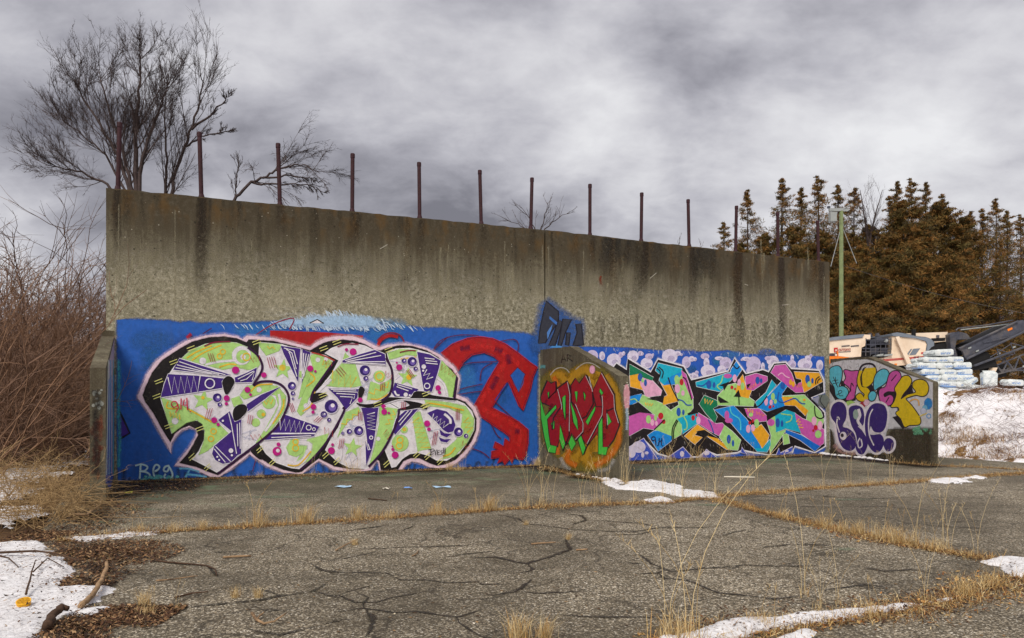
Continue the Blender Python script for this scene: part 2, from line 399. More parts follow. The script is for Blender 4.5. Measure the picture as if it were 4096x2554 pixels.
# red banner, curls and sketch lines
A.P(RED, [(1370, 248), (1600, 256), (1814, 263), (2122, 290), (2112, 312), (1920, 300), (1760, 335), (1690, 378), (1560, 352), (1370, 300)])
A.S(c(140, 30, 60), 9, [(1255, 285), (1400, 195), (1560, 150), (1525, 240)]); A.S(c(80, 40, 90), 10, [(830, 275), (900, 230)]); A.S(c(160, 30, 60), 26, [(700, 310), (735, 275)], soft=.4)
A.S(RED, 26, [(2236, 380), (2262, 325), (2330, 290), (2400, 300)], soft=.2); A.S(c(130, 30, 60), 12, [(2232, 330), (2290, 280), (2360, 268), (2420, 290), (2450, 340)])
for q in ([(2690, 390), (2760, 320), (2900, 285), (3050, 290)], [(3210, 340), (3330, 320), (3370, 360), (3360, 430)], [(3060, 650), (3080, 560), (3160, 510)], [(2870, 560), (2980, 510), (3200, 500)], [(2880, 730), (2960, 705), (3080, 680)], [(2880, 765), (3060, 740), (3190, 760)], [(3180, 820), (3320, 950), (3380, 990)], [(3140, 980), (3190, 1080), (3230, 1120)], [(2990, 1195), (3080, 1230), (3135, 1275)], [(1230, 1380), (1260, 1270)], [(2680, 410), (2800, 300)]):
    A.S(c(96, 26, 60), 9, q, a=.85, soft=.3)
def sh(o, pts): return [(x + o, y) for x, y in pts]
fig = sh(1612, [(1140, 430), (1230, 360), (1350, 315), (1450, 303), (1550, 318), (1650, 360), (1750, 430), (1850, 510), (1905, 545), (1870, 620), (1850, 720), (1790, 890), (1765, 850), (1680, 655), (1640, 690), (1590, 780), (1540, 870), (1650, 930), (1760, 990), (1832, 1050), (1830, 1150), (1812, 1250), (1790, 1285), (1720, 1268), (1702, 1312), (1685, 1278), (1645, 1325), (1630, 1290), (1592, 1315), (1610, 1265), (1540, 1275), (1545, 1225), (1600, 1210), (1560, 1190), (1570, 1150), (1640, 1185), (1650, 1120), (1690, 1150), (1690, 1100), (1640, 1060), (1550, 1000), (1450, 930), (1400, 860), (1450, 780), (1520, 650), (1610, 500), (1560, 450), (1480, 420), (1380, 440), (1310, 500), (1270, 570), (1240, 530), (1180, 490)])
A.P(RED, fig); A.S(c(200, 34, 36), 18, fig, True, False, soft=.4); A.S(c(120, 24, 60), 8, fig, True, False, a=.7, soft=.6)
for q in ([(3260, 500), (3180, 640), (3060, 830)], [(2880, 420), (3060, 370), (3220, 420), (3380, 520)], [(3080, 880), (3250, 960), (3380, 1050), (3370, 1180)]): A.S(c(212, 40, 40), 50, q, soft=.6, a=.7)
for q in ([(2900, 400), (2980, 385)], [(3280, 440), (3300, 520)], [(3200, 620), (3150, 720)], [(3380, 1060), (3340, 1060)], [(3240, 420), (3180, 395)]): A.S(c(110, 20, 60), 34, q, soft=.8, a=.6)
A.P(BLU, sh(1612, [(1690, 610), (1750, 545), (1812, 600), (1795, 680), (1760, 750), (1720, 680)])); A.S(c(110, 20, 40), 8, sh(1612, [(1690, 610), (1750, 545), (1812, 600), (1760, 750)]), True, False)
A.S(c(40, 60, 150), 10, sh(1612, [(1670, 670), (1570, 810)]))
A.out('red_figure', panL, 'red angular painted figure with hand reaching down')
# the big piece
halo = [(305, 775), (335, 705), (380, 600), (450, 500), (550, 420), (700, 330), (850, 290), (1000, 278), (1100, 298), (1150, 318), (1185, 290), (1400, 310), (1600, 360), (1695, 385), (1740, 345), (1814, 310), (1912, 295), (2032, 295), (2132, 325), (2212, 370), (2252, 386), (2312, 365), (2462, 353), (2612, 385), (2732, 440), (2792, 490), (2852, 540), (2892, 610), (2897, 640), (2872, 765), (2952, 800), (3022, 870), (3057, 960), (3052, 1050), (3022, 1140), (2962, 1230), (2892, 1300), (2812, 1350), (2732, 1366), (2662, 1350), (2572, 1312), (2512, 1302), (2462, 1322), (2432, 1372), (2252, 1378), (2242, 1312), (2227, 1300), (2182, 1370), (2132, 1388), (2012, 1392), (1882, 1366), (1762, 1296), (1712, 1330), (1632, 1402), (1600, 1406), (1480, 1392), (1350, 1342), (1260, 1282), (1205, 1243), (1100, 1330), (960, 1436), (890, 1424), (800, 1382), (700, 1346), (603, 1332), (640, 1290), (720, 1190), (770, 1110), (782, 1062), (762, 1036), (720, 1024), (660, 1048), (610, 1098), (576, 1160), (570, 1234), (550, 1180), (480, 1062), (400, 920), (340, 832), (308, 800)]
A.S(PNK, 22, halo, True, False, a=.5, soft=1.0); A.P(PNK, halo)
black = [(345, 770), (370, 700), (420, 590), (500, 490), (620, 410), (740, 340), (880, 305), (1000, 298), (1100, 313), (1180, 345), (1197, 322), (1400, 335), (1600, 385), (1692, 412), (1760, 370), (1814, 345), (1862, 333), (1962, 324), (2062, 335), (2152, 370), (2212, 405), (2257, 412), (2312, 390), (2412, 370), (2512, 375), (2632, 410), (2722, 465), (2772, 520), (2832, 560), (2877, 625), (2862, 700), (2852, 790), (2942, 825), (2997, 890), (3030, 960), (3027, 1050), (2992, 1140), (2932, 1220), (2862, 1290), (2782, 1325), (2712, 1335), (2652, 1315), (2572, 1275), (2502, 1275), (2442, 1300), (2402, 1366), (2332, 1376), (2262, 1372), (2252, 1300), (2222, 1280), (2162, 1340), (2122, 1365), (2012, 1362), (1892, 1342), (1762, 1278), (1692, 1330), (1622, 1386), (1580, 1392), (1480, 1370), (1360, 1320), (1270, 1260), (1212, 1215), (1090, 1310), (950, 1412), (880, 1388), (780, 1346), (640, 1314), (700, 1250), (752, 1170), (792, 1090), (776, 1040), (720, 1014), (660, 1034), (600, 1080), (568, 1148), (500, 1040), (430, 910), (370, 830)]
A.P(BLK, black); A.S(BLK, 7, black, True, False, a=.6, soft=1.0)
A.out('graffiti_outline', panL, 'black and pale pink outline of the big graffiti letters')
l1 = [(490, 785), (530, 690), (560, 600), (600, 540), (665, 470), (730, 410), (850, 360), (980, 340), (1100, 350), (1200, 390), (1270, 450), (1302, 510), (1300, 570), (1272, 620), (1235, 672), (1212, 697), (1280, 667), (1380, 665), (1460, 695), (1512, 760), (1512, 840), (1482, 920), (1430, 1010), (1350, 1100), (1280, 1150), (1120, 1268), (1060, 1318), (940, 1388), (840, 1332), (745, 1285), (800, 1220), (842, 1130), (847, 1060), (830, 1000), (790, 973), (750, 968), (690, 985), (620, 1040), (580, 1077), (545, 960), (500, 830)]
l2 = [(1285, 345), (1460, 362), (1700, 432), (1812, 450), (1887, 490), (1832, 580), (1752, 680), (1717, 740), (1702, 800), (1812, 775), (1952, 870), (1957, 900), (1912, 1000), (1852, 1100), (1792, 1190), (1692, 1300), (1612, 1362), (1540, 1352), (1420, 1310), (1340, 1240), (1287, 1160), (1300, 1140), (1400, 1040), (1480, 920), (1518, 820), (1502, 740), (1440, 680), (1350, 655), (1255, 668), (1302, 570), (1307, 510), (1282, 450)]
l3 = sh(1612, [(200, 430), (250, 395), (330, 365), (420, 353), (520, 373), (610, 418), (670, 470), (717, 540), (737, 620), (737, 700), (710, 760), (660, 810), (700, 828), (790, 880), (785, 960), (740, 1060), (700, 1140), (660, 1220), (600, 1300), (540, 1360), (400, 1352), (300, 1302), (205, 1210), (250, 1120), (310, 1030), (365, 880), (300, 830), (200, 770), (128, 745), (180, 690), (260, 590), (312, 490), (262, 460)])
l4 = sh(1612, [(700, 430), (770, 398), (880, 393), (950, 408), (1050, 438), (1130, 490), (1180, 560), (1252, 620), (1232, 700), (1217, 795), (1320, 840), (1380, 900), (1402, 970), (1397, 1050), (1350, 1140), (1280, 1232), (1180, 1292), (1100, 1292), (1030, 1252), (950, 1230), (880, 1240), (820, 1280), (770, 1342), (740, 1352), (680, 1200), (740, 1070), (800, 900), (800, 870), (700, 815), (745, 750), (757, 640), (742, 540), (712, 470)])
for q in (l1, l2, l3, l4):
    A.P(WHT, q); A.S(c(240, 236, 240), 9, q, True, False)
WASH = c(206, 208, 226)
for i in range(60):
    q = random.choice([(900, 1000), (1150, 1100), (1400, 950), (1700, 1000), (1600, 1200), (2000, 1000), (2100, 700), (2450, 900), (2700, 1100), (2000, 1250), (2400, 560)])
    A.S(WASH, random.uniform(6, 14), [(q[0] + random.uniform(-80, 60), q[1] + random.uniform(-90, 90)), (q[0] + random.uniform(30, 130), q[1] + random.uniform(-90, 90))], a=.5, soft=.9)
A.out('letter_fill', panL, 'white filled graffiti letters')
gs = [[(665, 472), (740, 408), (860, 362), (1000, 342), (1110, 355), (1200, 395), (1262, 450), (1285, 520), (1260, 560), (1180, 560), (1100, 540), (990, 560), (880, 530), (760, 500)],
 [(497, 788), (600, 830), (740, 890), (880, 970), (960, 1010), (1030, 1075), (960, 1130), (870, 1210), (800, 1250), (845, 1130), (848, 1060), (830, 1000), (780, 965), (700, 985), (620, 1040), (585, 1075), (545, 960)],
 [(1130, 770), (1180, 700), (1300, 682), (1430, 700), (1495, 780), (1485, 880), (1430, 980), (1330, 1100), (1260, 1155), (1330, 1050), (1400, 930), (1440, 850), (1420, 770), (1330, 740), (1250, 770), (1160, 800)],
 [(1060, 800), (1120, 780), (1150, 830), (1080, 860)],
 [(1280, 350), (1465, 367), (1440, 410), (1340, 447), (1287, 372)], [(1565, 590), (1720, 560), (1690, 720), (1600, 800), (1640, 640)],
 sh(1612, [(80, 450), (130, 440), (220, 478), (265, 505), (190, 600), (110, 720), (60, 800), (40, 900), (5, 932), (-20, 900), (20, 780), (80, 640), (110, 560)]),
 sh(1612, [(60, 1130), (230, 1080), (200, 1160), (80, 1292), (-60, 1342), (0, 1260)]), [(1505, 1190), (1540, 1130), (1600, 1125), (1640, 1170), (1630, 1230), (1580, 1262), (1525, 1245)],
 sh(1612, [(210, 692), (260, 600), (340, 512), (360, 430), (440, 520), (490, 692), (430, 700), (300, 700)]), sh(1612, [(570, 660), (640, 690), (732, 640), (718, 730), (650, 790), (540, 808)]),
 sh(1612, [(370, 910), (470, 868), (485, 900), (380, 980), (300, 1105), (340, 990)]), sh(1612, [(640, 860), (780, 882), (740, 1050), (650, 1220), (555, 1335), (600, 1200), (640, 1000)]),
 sh(1612, [(705, 432), (800, 403), (942, 410), (945, 450), (850, 440), (760, 470), (720, 480)]), sh(1612, [(1140, 495), (1250, 615), (1220, 790), (1195, 780), (1160, 660), (1108, 602)]),
 sh(1612, [(1000, 810), (1200, 832), (1330, 862), (1395, 960), (1390, 1050), (1340, 1150), (1235, 1262), (1150, 1282), (1180, 1200), (1260, 1130), (1300, 1020), (1310, 920), (1200, 870), (1020, 850)]),
 sh(1612, [(905, 920), (960, 900), (1050, 1200), (950, 1217)])]
for q in gs: A.P(GRN, q, fw=10)
for x, y, r in ((1360, 825, 50), (1300, 920, 32), (1255, 990, 30), (2417, 1155, 64), (2448, 1045, 26), (2250, 618, 44)): A.E(GRN, x, y, r, fw=8)
for x, y, r, ro in ((830, 810, 90, .2), (1475, 560, 85, .1), (2032, 1190, 80, .15), (2475, 625, 82, .1)): A.star(GRN, x, y, r, ro)
A.E(WHT, 1140, 450, 74, fw=8); A.E(GRN, 1150, 458, 50, fw=5); A.E(WHT, 1152, 462, 20, fw=5)
for x, y, r in ((828, 494, 25), (605, 978, 24), (1282, 725, 18), (1755, 485, 16), (1660, 855, 18), (1830, 665, 18), (1820, 478, 14), (2240, 1120, 14)): A.E(WHT, x, y, r, fw=6)
A.S(WHT, 18, [(850, 525), (960, 500), (1090, 490)], soft=.4); A.S(WHT, 20, [(1440, 760), (1450, 850), (1400, 960), (1330, 1060)], soft=.4); A.S(WHT, 22, [(1860, 640), (1740, 760), (1690, 850), (1640, 900)], soft=.4)
A.S(WHT, 18, [(2700, 620), (2770, 680), (2800, 780)], soft=.4); A.S(WHT, 40, [(1600, 1150), (1690, 1170), (1640, 1290), (1560, 1330)], soft=.4); A.E(WHT, 1920, 1230, 30, 70, fw=10)
for pts in ([(700, 470), (780, 420), (900, 370)], [(740, 490), (830, 430), (980, 365)], [(960, 545), (1040, 520), (1100, 525)], [(550, 820), (540, 870), (620, 880)], [(700, 875), (800, 930), (900, 985)], [(1215, 740), (1270, 690), (1390, 680)], [(1480, 800), (1470, 880), (1390, 1000)], [(1690, 590), (1730, 640), (1660, 700)], [(1630, 900), (1700, 850), (1730, 740)], [(1510, 1330), (1600, 1330), (1700, 1220)]): A.S(ORG, 11, pts, soft=.3)
for z in ((250, 620, 440, 670, 50, 8), (560, 760, 720, 680, 18, 6), (340, 1010, 480, 900, 16, 6), (925, 960, 1010, 1200, 36, 12), (1330, 960, 1370, 1060, 28, 5), (180, 500, 240, 560, 20, 5), (700, 1010, 760, 900, 16, 6)): A.Z(ORG, 8, z[0] + 1612, z[1], z[2] + 1612, z[3], z[4], z[5])
for x, y, r in ((965, 455, 20), (990, 420, 20), (915, 1060, 22), (895, 1120, 22), (1575, 1145, 22), (1575, 1195, 24), (1470, 548, 20), (2415, 1130, 24), (2410, 1175, 26), (2250, 618, 30), (2450, 1045, 10)): A.R(ORG, 9, x, y, r)
for x, y, r in ((1315, 925, 15), (1470, 548, 12), (830, 790, 14), (2487, 625, 22), (2250, 618, 0.1)): A.E(ORG, x, y, r)
A.R(ORG, 9, 1180, 462, 30); A.Z(ORG, 8, 1320, 830, 1395, 820, 18, 4); A.Z(ORG, 7, 1345, 385, 1410, 390, 10, 3)
A.S(ORG, 10, [(2420, 478), (2480, 470), (2545, 462)], soft=.3); A.S(ORG, 12, [(2630, 830), (2760, 850), (2880, 880), (2930, 890)], soft=.3); A.S(ORG, 12, [(2860, 1190), (2820, 1240), (2760, 1262)], soft=.3); A.S(ORG, 10, [(2320, 760), (2250, 800), (2180, 800)], soft=.3)
A.out('green_pattern', panL, 'lime green and orange pattern inside the big graffiti letters')
ps = [[(640, 475), (1050, 605), (990, 612), (590, 565)], [(550, 600), (780, 612), (1000, 635), (985, 712), (740, 750), (490, 787), (520, 680)], [(1085, 628), (1180, 590), (1265, 546), (1250, 620), (1225, 665), (1090, 668)], [(1180, 845), (1300, 765), (1455, 700), (1330, 800), (1190, 902)],
 [(950, 970), (1045, 898), (1085, 985), (1140, 963), (1137, 1240), (1110, 1252), (1050, 1312), (990, 1322), (930, 1292), (903, 1240), (920, 1178), (990, 1120), (1060, 1060)],
 [(1455, 372), (1615, 395), (1595, 662), (1480, 440)], [(1630, 400), (1697, 425), (1625, 672)], [(1475, 920), (1765, 1022), (1740, 1072), (1380, 1072), (1440, 990)], [(1360, 1085), (1730, 1083), (1720, 1102), (1320, 1130)],
 sh(1612, [(340, 490), (480, 440), (600, 405), (682, 440), (690, 530), (500, 515), (340, 507)]), sh(1612, [(225, 715), (470, 720), (460, 790), (368, 888), (300, 790)]), sh(1612, [(490, 870), (630, 870), (600, 1100), (580, 1202), (545, 1205), (528, 1050), (505, 920)]), sh(1612, [(525, 1140), (545, 1212), (580, 1203), (530, 1335)]),
 sh(1612, [(940, 420), (1040, 440), (1130, 490), (1115, 560), (1060, 742), (1000, 745), (985, 680), (965, 560)]), sh(1612, [(760, 668), (950, 720), (915, 782), (760, 782), (735, 750)]), sh(1612, [(860, 880), (960, 868), (880, 960), (765, 1087), (742, 1060), (770, 960)]),
 sh(1612, [(1020, 912), (1100, 880), (1180, 900), (1230, 950), (1250, 1010), (1232, 1062), (1190, 1072), (1150, 1050), (1100, 990)]), sh(1612, [(1118, 1040), (1160, 1075), (1218, 1080), (1180, 1110), (1130, 1090)]), sh(1612, [(1112, 1105), (1160, 1125), (1212, 1120), (1180, 1152), (1130, 1142)])]
for q in ps: A.S(c(238, 232, 240), 12, q, True, False); A.P(PUR, q)
bl = [[(985, 660), (1010, 625), (1050, 618), (1082, 650), (1070, 700), (1018, 767), (990, 700)], [(1070, 905), (1100, 855), (1160, 843), (1187, 880), (1150, 940), (1085, 977)], sh(1612, [(465, 750), (480, 702), (508, 706), (518, 740), (480, 805)]), sh(1612, [(85, 820), (90, 770), (150, 748), (220, 765), (180, 800), (110, 830)]),
 sh(1612, [(450, 830), (520, 842), (600, 832), (680, 790), (760, 786), (880, 792), (920, 742), (1000, 740), (1060, 768), (1245, 795), (1240, 812), (1100, 802), (950, 795), (800, 802), (700, 830), (600, 868), (500, 865)]), sh(1612, [(830, 812), (950, 828), (1020, 858), (1012, 886), (960, 872), (850, 890), (790, 880), (880, 850)]), [(1270, 1160), (1210, 1215), (1300, 1290), (1290, 1200)]]
for q in bl: A.S(c(238, 232, 240), 9, q, True, False); A.P(BLK, q, True)
# purple and black divider lines
for q in ([(1190, 385), (1262, 440), (1302, 510), (1300, 580), (1235, 690), (1290, 662), (1390, 660), (1470, 695), (1517, 770), (1510, 860), (1440, 1000), (1330, 1110), (1120, 1272), (950, 1400)], sh(1612, [(280, 490), (180, 630), (105, 740), (85, 815)]), sh(1612, [(340, 870), (355, 890), (300, 1000), (210, 1150), (100, 1280), (0, 1370)]), sh(1612, [(690, 470), (735, 560), (742, 680), (715, 765), (650, 820)]), sh(1612, [(795, 880), (780, 980), (710, 1140), (640, 1250), (550, 1345)]), sh(1612, [(1262, 625), (1240, 800)])): A.S(DPU, 19, q)
A.S(c(140, 20, 60), 10, [(840, 375), (920, 345), (1050, 338)]); A.S(c(140, 20, 60), 9, sh(1612, [(300, 380), (370, 358), (470, 360)])); A.S(c(140, 20, 60), 9, sh(1612, [(800, 425), (870, 410), (930, 412)])); A.S(c(190, 60, 40), 9, sh(1612, [(90, 425), (200, 455), (275, 492)]))
A.out('violet_pattern', panL, 'violet wedges and black teardrops inside the big graffiti letters')
for x, y, r in ((1545, 695, 33), (1553, 755, 18), (1553, 797, 10), (945, 790, 36), (965, 845, 18), (1862, 860, 54), (1802, 925, 27), (1844, 968, 17), (2132, 570, 42), (2140, 635, 21), (2082, 1055, 38), (2007, 1062, 22), (1954, 1075, 13), (2512, 500, 38), (2447, 493, 20), (2540, 557, 18), (2884, 1065, 36), (2945, 1097, 18), (1795, 925, 10)): A.ball(x, y, r)
for x, y, r in ((1092, 567, 30), (1020, 793, 24), (1018, 838, 14), (1320, 607, 22), (1187, 725, 24), (1212, 765, 12), (920, 970, 24), (952, 1005, 14), (1692, 555, 25), (1733, 577, 11), (1718, 863, 23), (1715, 905, 14), (1425, 1220, 36), (1437, 1165, 16), (1984, 403, 13), (2037, 420, 28), (2282, 860, 18), (2287, 903, 24), (2325, 912, 10), (1862, 1215, 28), (1872, 1167, 12), (2094, 808, 20), (2408, 545, 25), (2389, 508, 8), (2720, 710, 22), (2732, 747, 14), (2632, 997, 25), (2647, 1043, 15), (2375, 1250, 28), (2357, 1205, 13), (2352, 1180, 7)): A.E(MAG, x, y, r)
A.E(WHT, 1432, 1215, 15)
LW = c(240, 234, 242)
for q in ([(640, 500), (820, 560), (1010, 605)], [(620, 525), (800, 570), (960, 603)], [(610, 548), (760, 575), (900, 598)], [(1110, 640), (1240, 575)], [(1130, 655), (1180, 640), (1245, 580), (1225, 650)], [(1035, 910), (1060, 1010), (1100, 1240)], [(1105, 1000), (1110, 1180)], [(1125, 990), (1130, 1200)], [(930, 1180), (1055, 1305)], [(920, 1200), (1010, 1310)], [(1480, 390), (1560, 410), (1590, 520)], [(1500, 400), (1545, 430), (1580, 560)], [(1520, 420), (1530, 440), (1585, 620)], [(1640, 430), (1630, 600)], [(1660, 435), (1630, 640)], [(1680, 440), (1640, 620)], [(1390, 1080), (1720, 1078)], [(1380, 1110), (1700, 1095)]): A.S(LW, 7, q, sm=False)
for q in ([(360, 492), (610, 425)], [(380, 498), (650, 450)], [(370, 503), (680, 500)], [(400, 505), (685, 522)], [(245, 722), (450, 728)], [(265, 735), (455, 745)], [(290, 755), (440, 765), (430, 800)], [(320, 780), (420, 785), (400, 840)], [(545, 1160), (560, 1210)], [(1000, 470), (1080, 480)], [(1005, 490), (1100, 500)], [(1010, 510), (1105, 520)], [(780, 685), (900, 720)], [(775, 700), (870, 735)], [(870, 895), (790, 985)], [(900, 890), (800, 1010)]): A.S(LW, 7, sh(1612, q), sm=False)
A.Z(LW, 9, 550, 690, 810, 680, 66, 10); A.R(LW, 10, 885, 675, 38); A.Z(LW, 8, 1440, 1000, 1640, 1030, 46, 10); A.R(LW, 7, 1680, 1030, 20); A.R(LW, 6, 1722, 1043, 12)
A.Z(LW, 8, 2180, 910, 2185, 1050, 32, 10); A.R(LW, 7, 2182, 1110, 13); A.Z(LW, 8, 2610, 580, 2660, 640, 26, 4); A.R(LW, 8, 2632, 695, 22); A.E(LW, 2605, 540, 18); A.E(LW, 2600, 572, 9); A.Z(LW, 7, 2670, 940, 2790, 1020, 26, 8); A.S(LW, 20, [(2770, 920), (2815, 960), (2820, 1000)], soft=.3)
A.E(LW, 1055, 1215, 19); A.E(LW, 1062, 1252, 9); A.E(LW, 990, 975, 9); A.E(LW, 960, 1290, 8); A.E(LW, 945, 1265, 8); A.E(LW, 2460, 765, 17); A.E(LW, 2492, 770, 8); A.S(LW, 14, [(2370, 735), (2385, 765), (2410, 770)], soft=.2)
A.S(LW, 4, [(2290, 868), (2310, 872)])
# hatch ticks and little zigzags
for x, y, dx, dy, gx, gy, n in ((870, 430, 22, 70, 18, 2, 3), (1345, 465, 25, 90, 18, -2, 4), (1200, 925, -12, 70, 16, 4, 3), (870, 875, -25, 90, 18, 0, 3), (1545, 830, 25, 70, -12, 4, 3), (1760, 940, -40, 40, 16, 6, 3), (1932, 540, 50, 60, -18, 10, 3), (2262, 660, -8, 70, 15, 2, 3), (1932, 1120, -12, 80, 16, -2, 3), (2490, 560, 40, 60, -12, 4, 3), (2430, 820, -5, 60, 14, 2, 3), (2690, 1065, -20, 110, 14, -4, 3), (2080, 900, -2, 70, 14, 2, 3), (2865, 880, 0, 90, 12, 0, 3)): A.H(c(170, 30, 70), 4.5, x, y, dx, dy, gx, gy, n)
for z in ((1220, 490, 1290, 470, 22, 6), (1215, 1110, 1300, 1100, 22, 5), (1800, 1050, 1880, 1080, 26, 5), (1810, 500, 1870, 520, 16, 5), (2290, 590, 2350, 630, 20, 5), (2290, 1060, 2330, 1110, 26, 5), (2910, 1150, 2960, 1190, 20, 4), (2740, 540, 2860, 610, 26, 8)): A.Z(c(176, 48, 40), 5, *z)
for x, y in ((700, 395), (560, 505), (440, 660), (425, 780), (520, 1020), (770, 1040), (715, 1275), (1260, 1215), (1360, 1320), (1225, 345), (840, 1360), (1765, 395), (1870, 345), (1760, 770), (2290, 405), (2590, 760), (2580, 860), (2200, 840), (1790, 1260), (1880, 1310), (2280, 1330), (2520, 1260), (2610, 1270), (2710, 1310), (2590, 850)):
    A.H(YLW, 6, x, y, 62 if y < 1200 else 45, -24 if y < 1200 else -40, 8, 20, 2)
A.R(c(200, 30, 70), 9, 600, 842, 24)
for q in ([(624, 842), (632, 870), (618, 900)], [(655, 795), (652, 885)], [(680, 805), (672, 850), (705, 848)], [(700, 790), (706, 890)]): A.S(c(200, 30, 70), 10, q, sm=False)
A.E(c(200, 30, 70), 612, 905, 6); A.E(c(200, 30, 70), 728, 902, 6)
A.Z(ORG, 9, 560, 920, 650, 945, 20, 7)
TB = c(24, 20, 22); A.dx = 1612
for q in ([(1050, 1205), (1047, 1252)], [(1030, 1210), (1070, 1200), (1075, 1218), (1050, 1228), (1072, 1240), (1048, 1252)], [(1078, 1208), (1088, 1228), (1100, 1206)], [(1088, 1228), (1084, 1252)], [(1120, 1212), (1104, 1214), (1101, 1250), (1118, 1248)], [(1102, 1230), (1115, 1229)], [(1142, 1212), (1128, 1218), (1140, 1232), (1134, 1246), (1120, 1248)], [(1152, 1192), (1150, 1238)], [(1164, 1190), (1162, 1238)]): A.S(TB, 6, q, sm=False)
A.E(TB, 1150, 1254, 4); A.E(TB, 1162, 1256, 4); A.E(TB, 1042, 1248, 4); A.dx = 0
A.out('letter_details', panL, 'dots, balls, zigzags and highlights on the big graffiti letters')
WT = c(196, 226, 230)
for q in ([(285, 1335), (340, 1325), (385, 1345), (365, 1375), (318, 1380)], [(330, 1330), (322, 1440)], [(318, 1380), (365, 1385), (400, 1405), (405, 1435)], [(430, 1385), (465, 1370), (480, 1345), (455, 1328), (432, 1360), (440, 1420), (480, 1430)], [(560, 1335), (525, 1345), (515, 1375), (545, 1380), (560, 1340)], [(555, 1340), (585, 1400), (570, 1440), (520, 1430), (530, 1400)]): A.S(WT, 15, q, soft=.35)
for q in ([(640, 1360), (720, 1360), (800, 1385)], [(720, 1370), (690, 1430)], [(700, 1405), (800, 1415), (860, 1430)]): A.S(c(110, 190, 225), 16, q, soft=.5, a=.8)
for i in range(14): A.E(c(110, 200, 200), random.uniform(300, 650), random.uniform(1420, 1455), random.uniform(8, 24), 7, a=.7, fw=12)
A.out('name_tag', panL, 'small white sprayed name tag low on the blue')

# ---------------- run-off stains and form lines on both panels
T = Paint(PW, 0, 0, 1.0, base=0.0008, step=0.00002)
posts = [(468, 750, 486), (806, 785, 525), (1123, 817, 571), (1414, 845, 610), (1686, 873, 644), (1934, 895, 679), (2133, 915, 708), (2371, 941, 735), (2577, 966, 769), (2770, 985, 796), (2956, 1008, 821), (3127, 1024, 849), (3290, 1041, 882)]
def streak(x, y0, ln, wd, col, a, pn):
    n = 9; rows = []; T.off += T.step
    for i in range(n):
        k = i / (n - 1); ww = wd * (0.7 + 0.5 * k) ; aa = a * (1 - k) ** 0.8; xx = x + 3 * sin(k * 5 + x)
        rows += [((xx - ww, y0 + ln * k), 0.0), ((xx - ww * .4, y0 + ln * k), aa), ((xx + ww * .4, y0 + ln * k), aa), ((xx + ww, y0 + ln * k), 0.0)]
    T._tri([r[0] for r in rows], [col + (r[1],) for r in rows], [(i * 4 + j, i * 4 + j + 1, i * 4 + j + 5, i * 4 + j + 4) for i in range(n - 1) for j in range(3)])
def topy(x): return 753 + (x - 424) * (168 / 1756) if x < 2180 else 921 + (x - 2180) * (128 / 1138)
for panel, x0, x1 in ((panL, 430, 2170), (panR, 2190, 3310)):
    for (x, yb, yt), ln, al, wd in zip(posts, (250, 420, 120, 160, 140, 100, 120, 160, 230, 260, 420, 420, 300), (.6, .7, .35, .35, .3, .25, .25, .35, .6, .5, .7, .65, .4), (26, 34, 30, 30, 26, 24, 22, 22, 22, 24, 26, 24, 20)):
        if x0 < x < x1: streak(x, topy(x) + 4, ln, wd, c(48, 34, 22), al, panel)
    for i in range(26):
        x = random.uniform(x0 + 15, x1 - 15); streak(x, topy(x) + 3, random.uniform(60, 330), random.uniform(8, 26), random.choice([c(50, 42, 30), c(60, 52, 36), c(44, 40, 34), c(92, 66, 28)]), random.uniform(.12, .35), panel)
    for i in range(10):   # pale lime runs
        x = random.uniform(x0 + 15, x1 - 15); streak(x, random.uniform(950, 1150), random.uniform(80, 260), random.uniform(3, 9), c(176, 168, 138), random.uniform(.15, .4), panel)
    if panel is panR:
        for x, wd, ln in ((2620, 60, 150), (2800, 50, 130), (2840, 45, 120), (2460, 60, 120), (2420, 40, 160), (2520, 40, 120)): streak(x, topy(x) + 3, ln, wd, c(44, 42, 38), .4, panel)
        for x in range(2380, 3290, 34): streak(x + random.uniform(-14, 14), 1270 + random.uniform(-20, 20) + (x - 2380) * .02, random.uniform(80, 150), random.uniform(8, 16), c(66, 60, 46), random.uniform(.1, .35), panel)
        streak(2403, 1105, 40, 7, c(130, 50, 20), .9, panel)
    for x in ((475, 700, 2019, 2170) if panel is panL else (2194, 2334, 3296)): T.S(c(176, 168, 140), 4, [(x, topy(x) + 60), (x - 1, 1290)], sm=False, a=.3, soft=.9)
    for i in range(3):
        x = random.uniform(x0 + 40, x1 - 40); y = random.uniform(topy(x) + 120, 1250); T.S(c(206, 200, 184), 2.2, [(x, y), (x + random.uniform(8, 36), y - random.uniform(-4, 22))], sm=False, a=.7)
    T.out('runoff_stain', panel)

# ---------------- sprayed tag across the joint
B = Paint(PW, 2050, 1150, 600 / 1093, base=0.004)
B.P(c(48, 92, 160), [(225, 135), (250, 110), (320, 165), (430, 245), (490, 255), (490, 300), (490, 425), (250, 460), (160, 460), (150, 420), (190, 330)], fw=55, a=.75)
B.P(c(74, 140, 205), [(270, 440), (310, 412), (380, 440)]);
GRY = c(52, 54, 66)
for q in ([(245, 100), (335, 178), (335, 250), (280, 330), (240, 405), (188, 410), (200, 300), (228, 170)], [(335, 235), (365, 255), (340, 330), (310, 425), (262, 425), (300, 340)], [(365, 232), (430, 235), (385, 330), (355, 425), (330, 425), (350, 330)], [(460, 270), (500, 265), (518, 420), (470, 425), (440, 425), (470, 330)], [(395, 330), (420, 330), (410, 425), (385, 420)]):
    B.P(GRY, q, fw=6); B.S(c(28, 26, 36), 8, q, True, False, soft=.3)
B.P(c(60, 110, 185), [(270, 210), (325, 255), (320, 275), (268, 230)]); B.P(c(80, 130, 200), [(250, 330), (290, 270), (285, 300), (255, 380)])
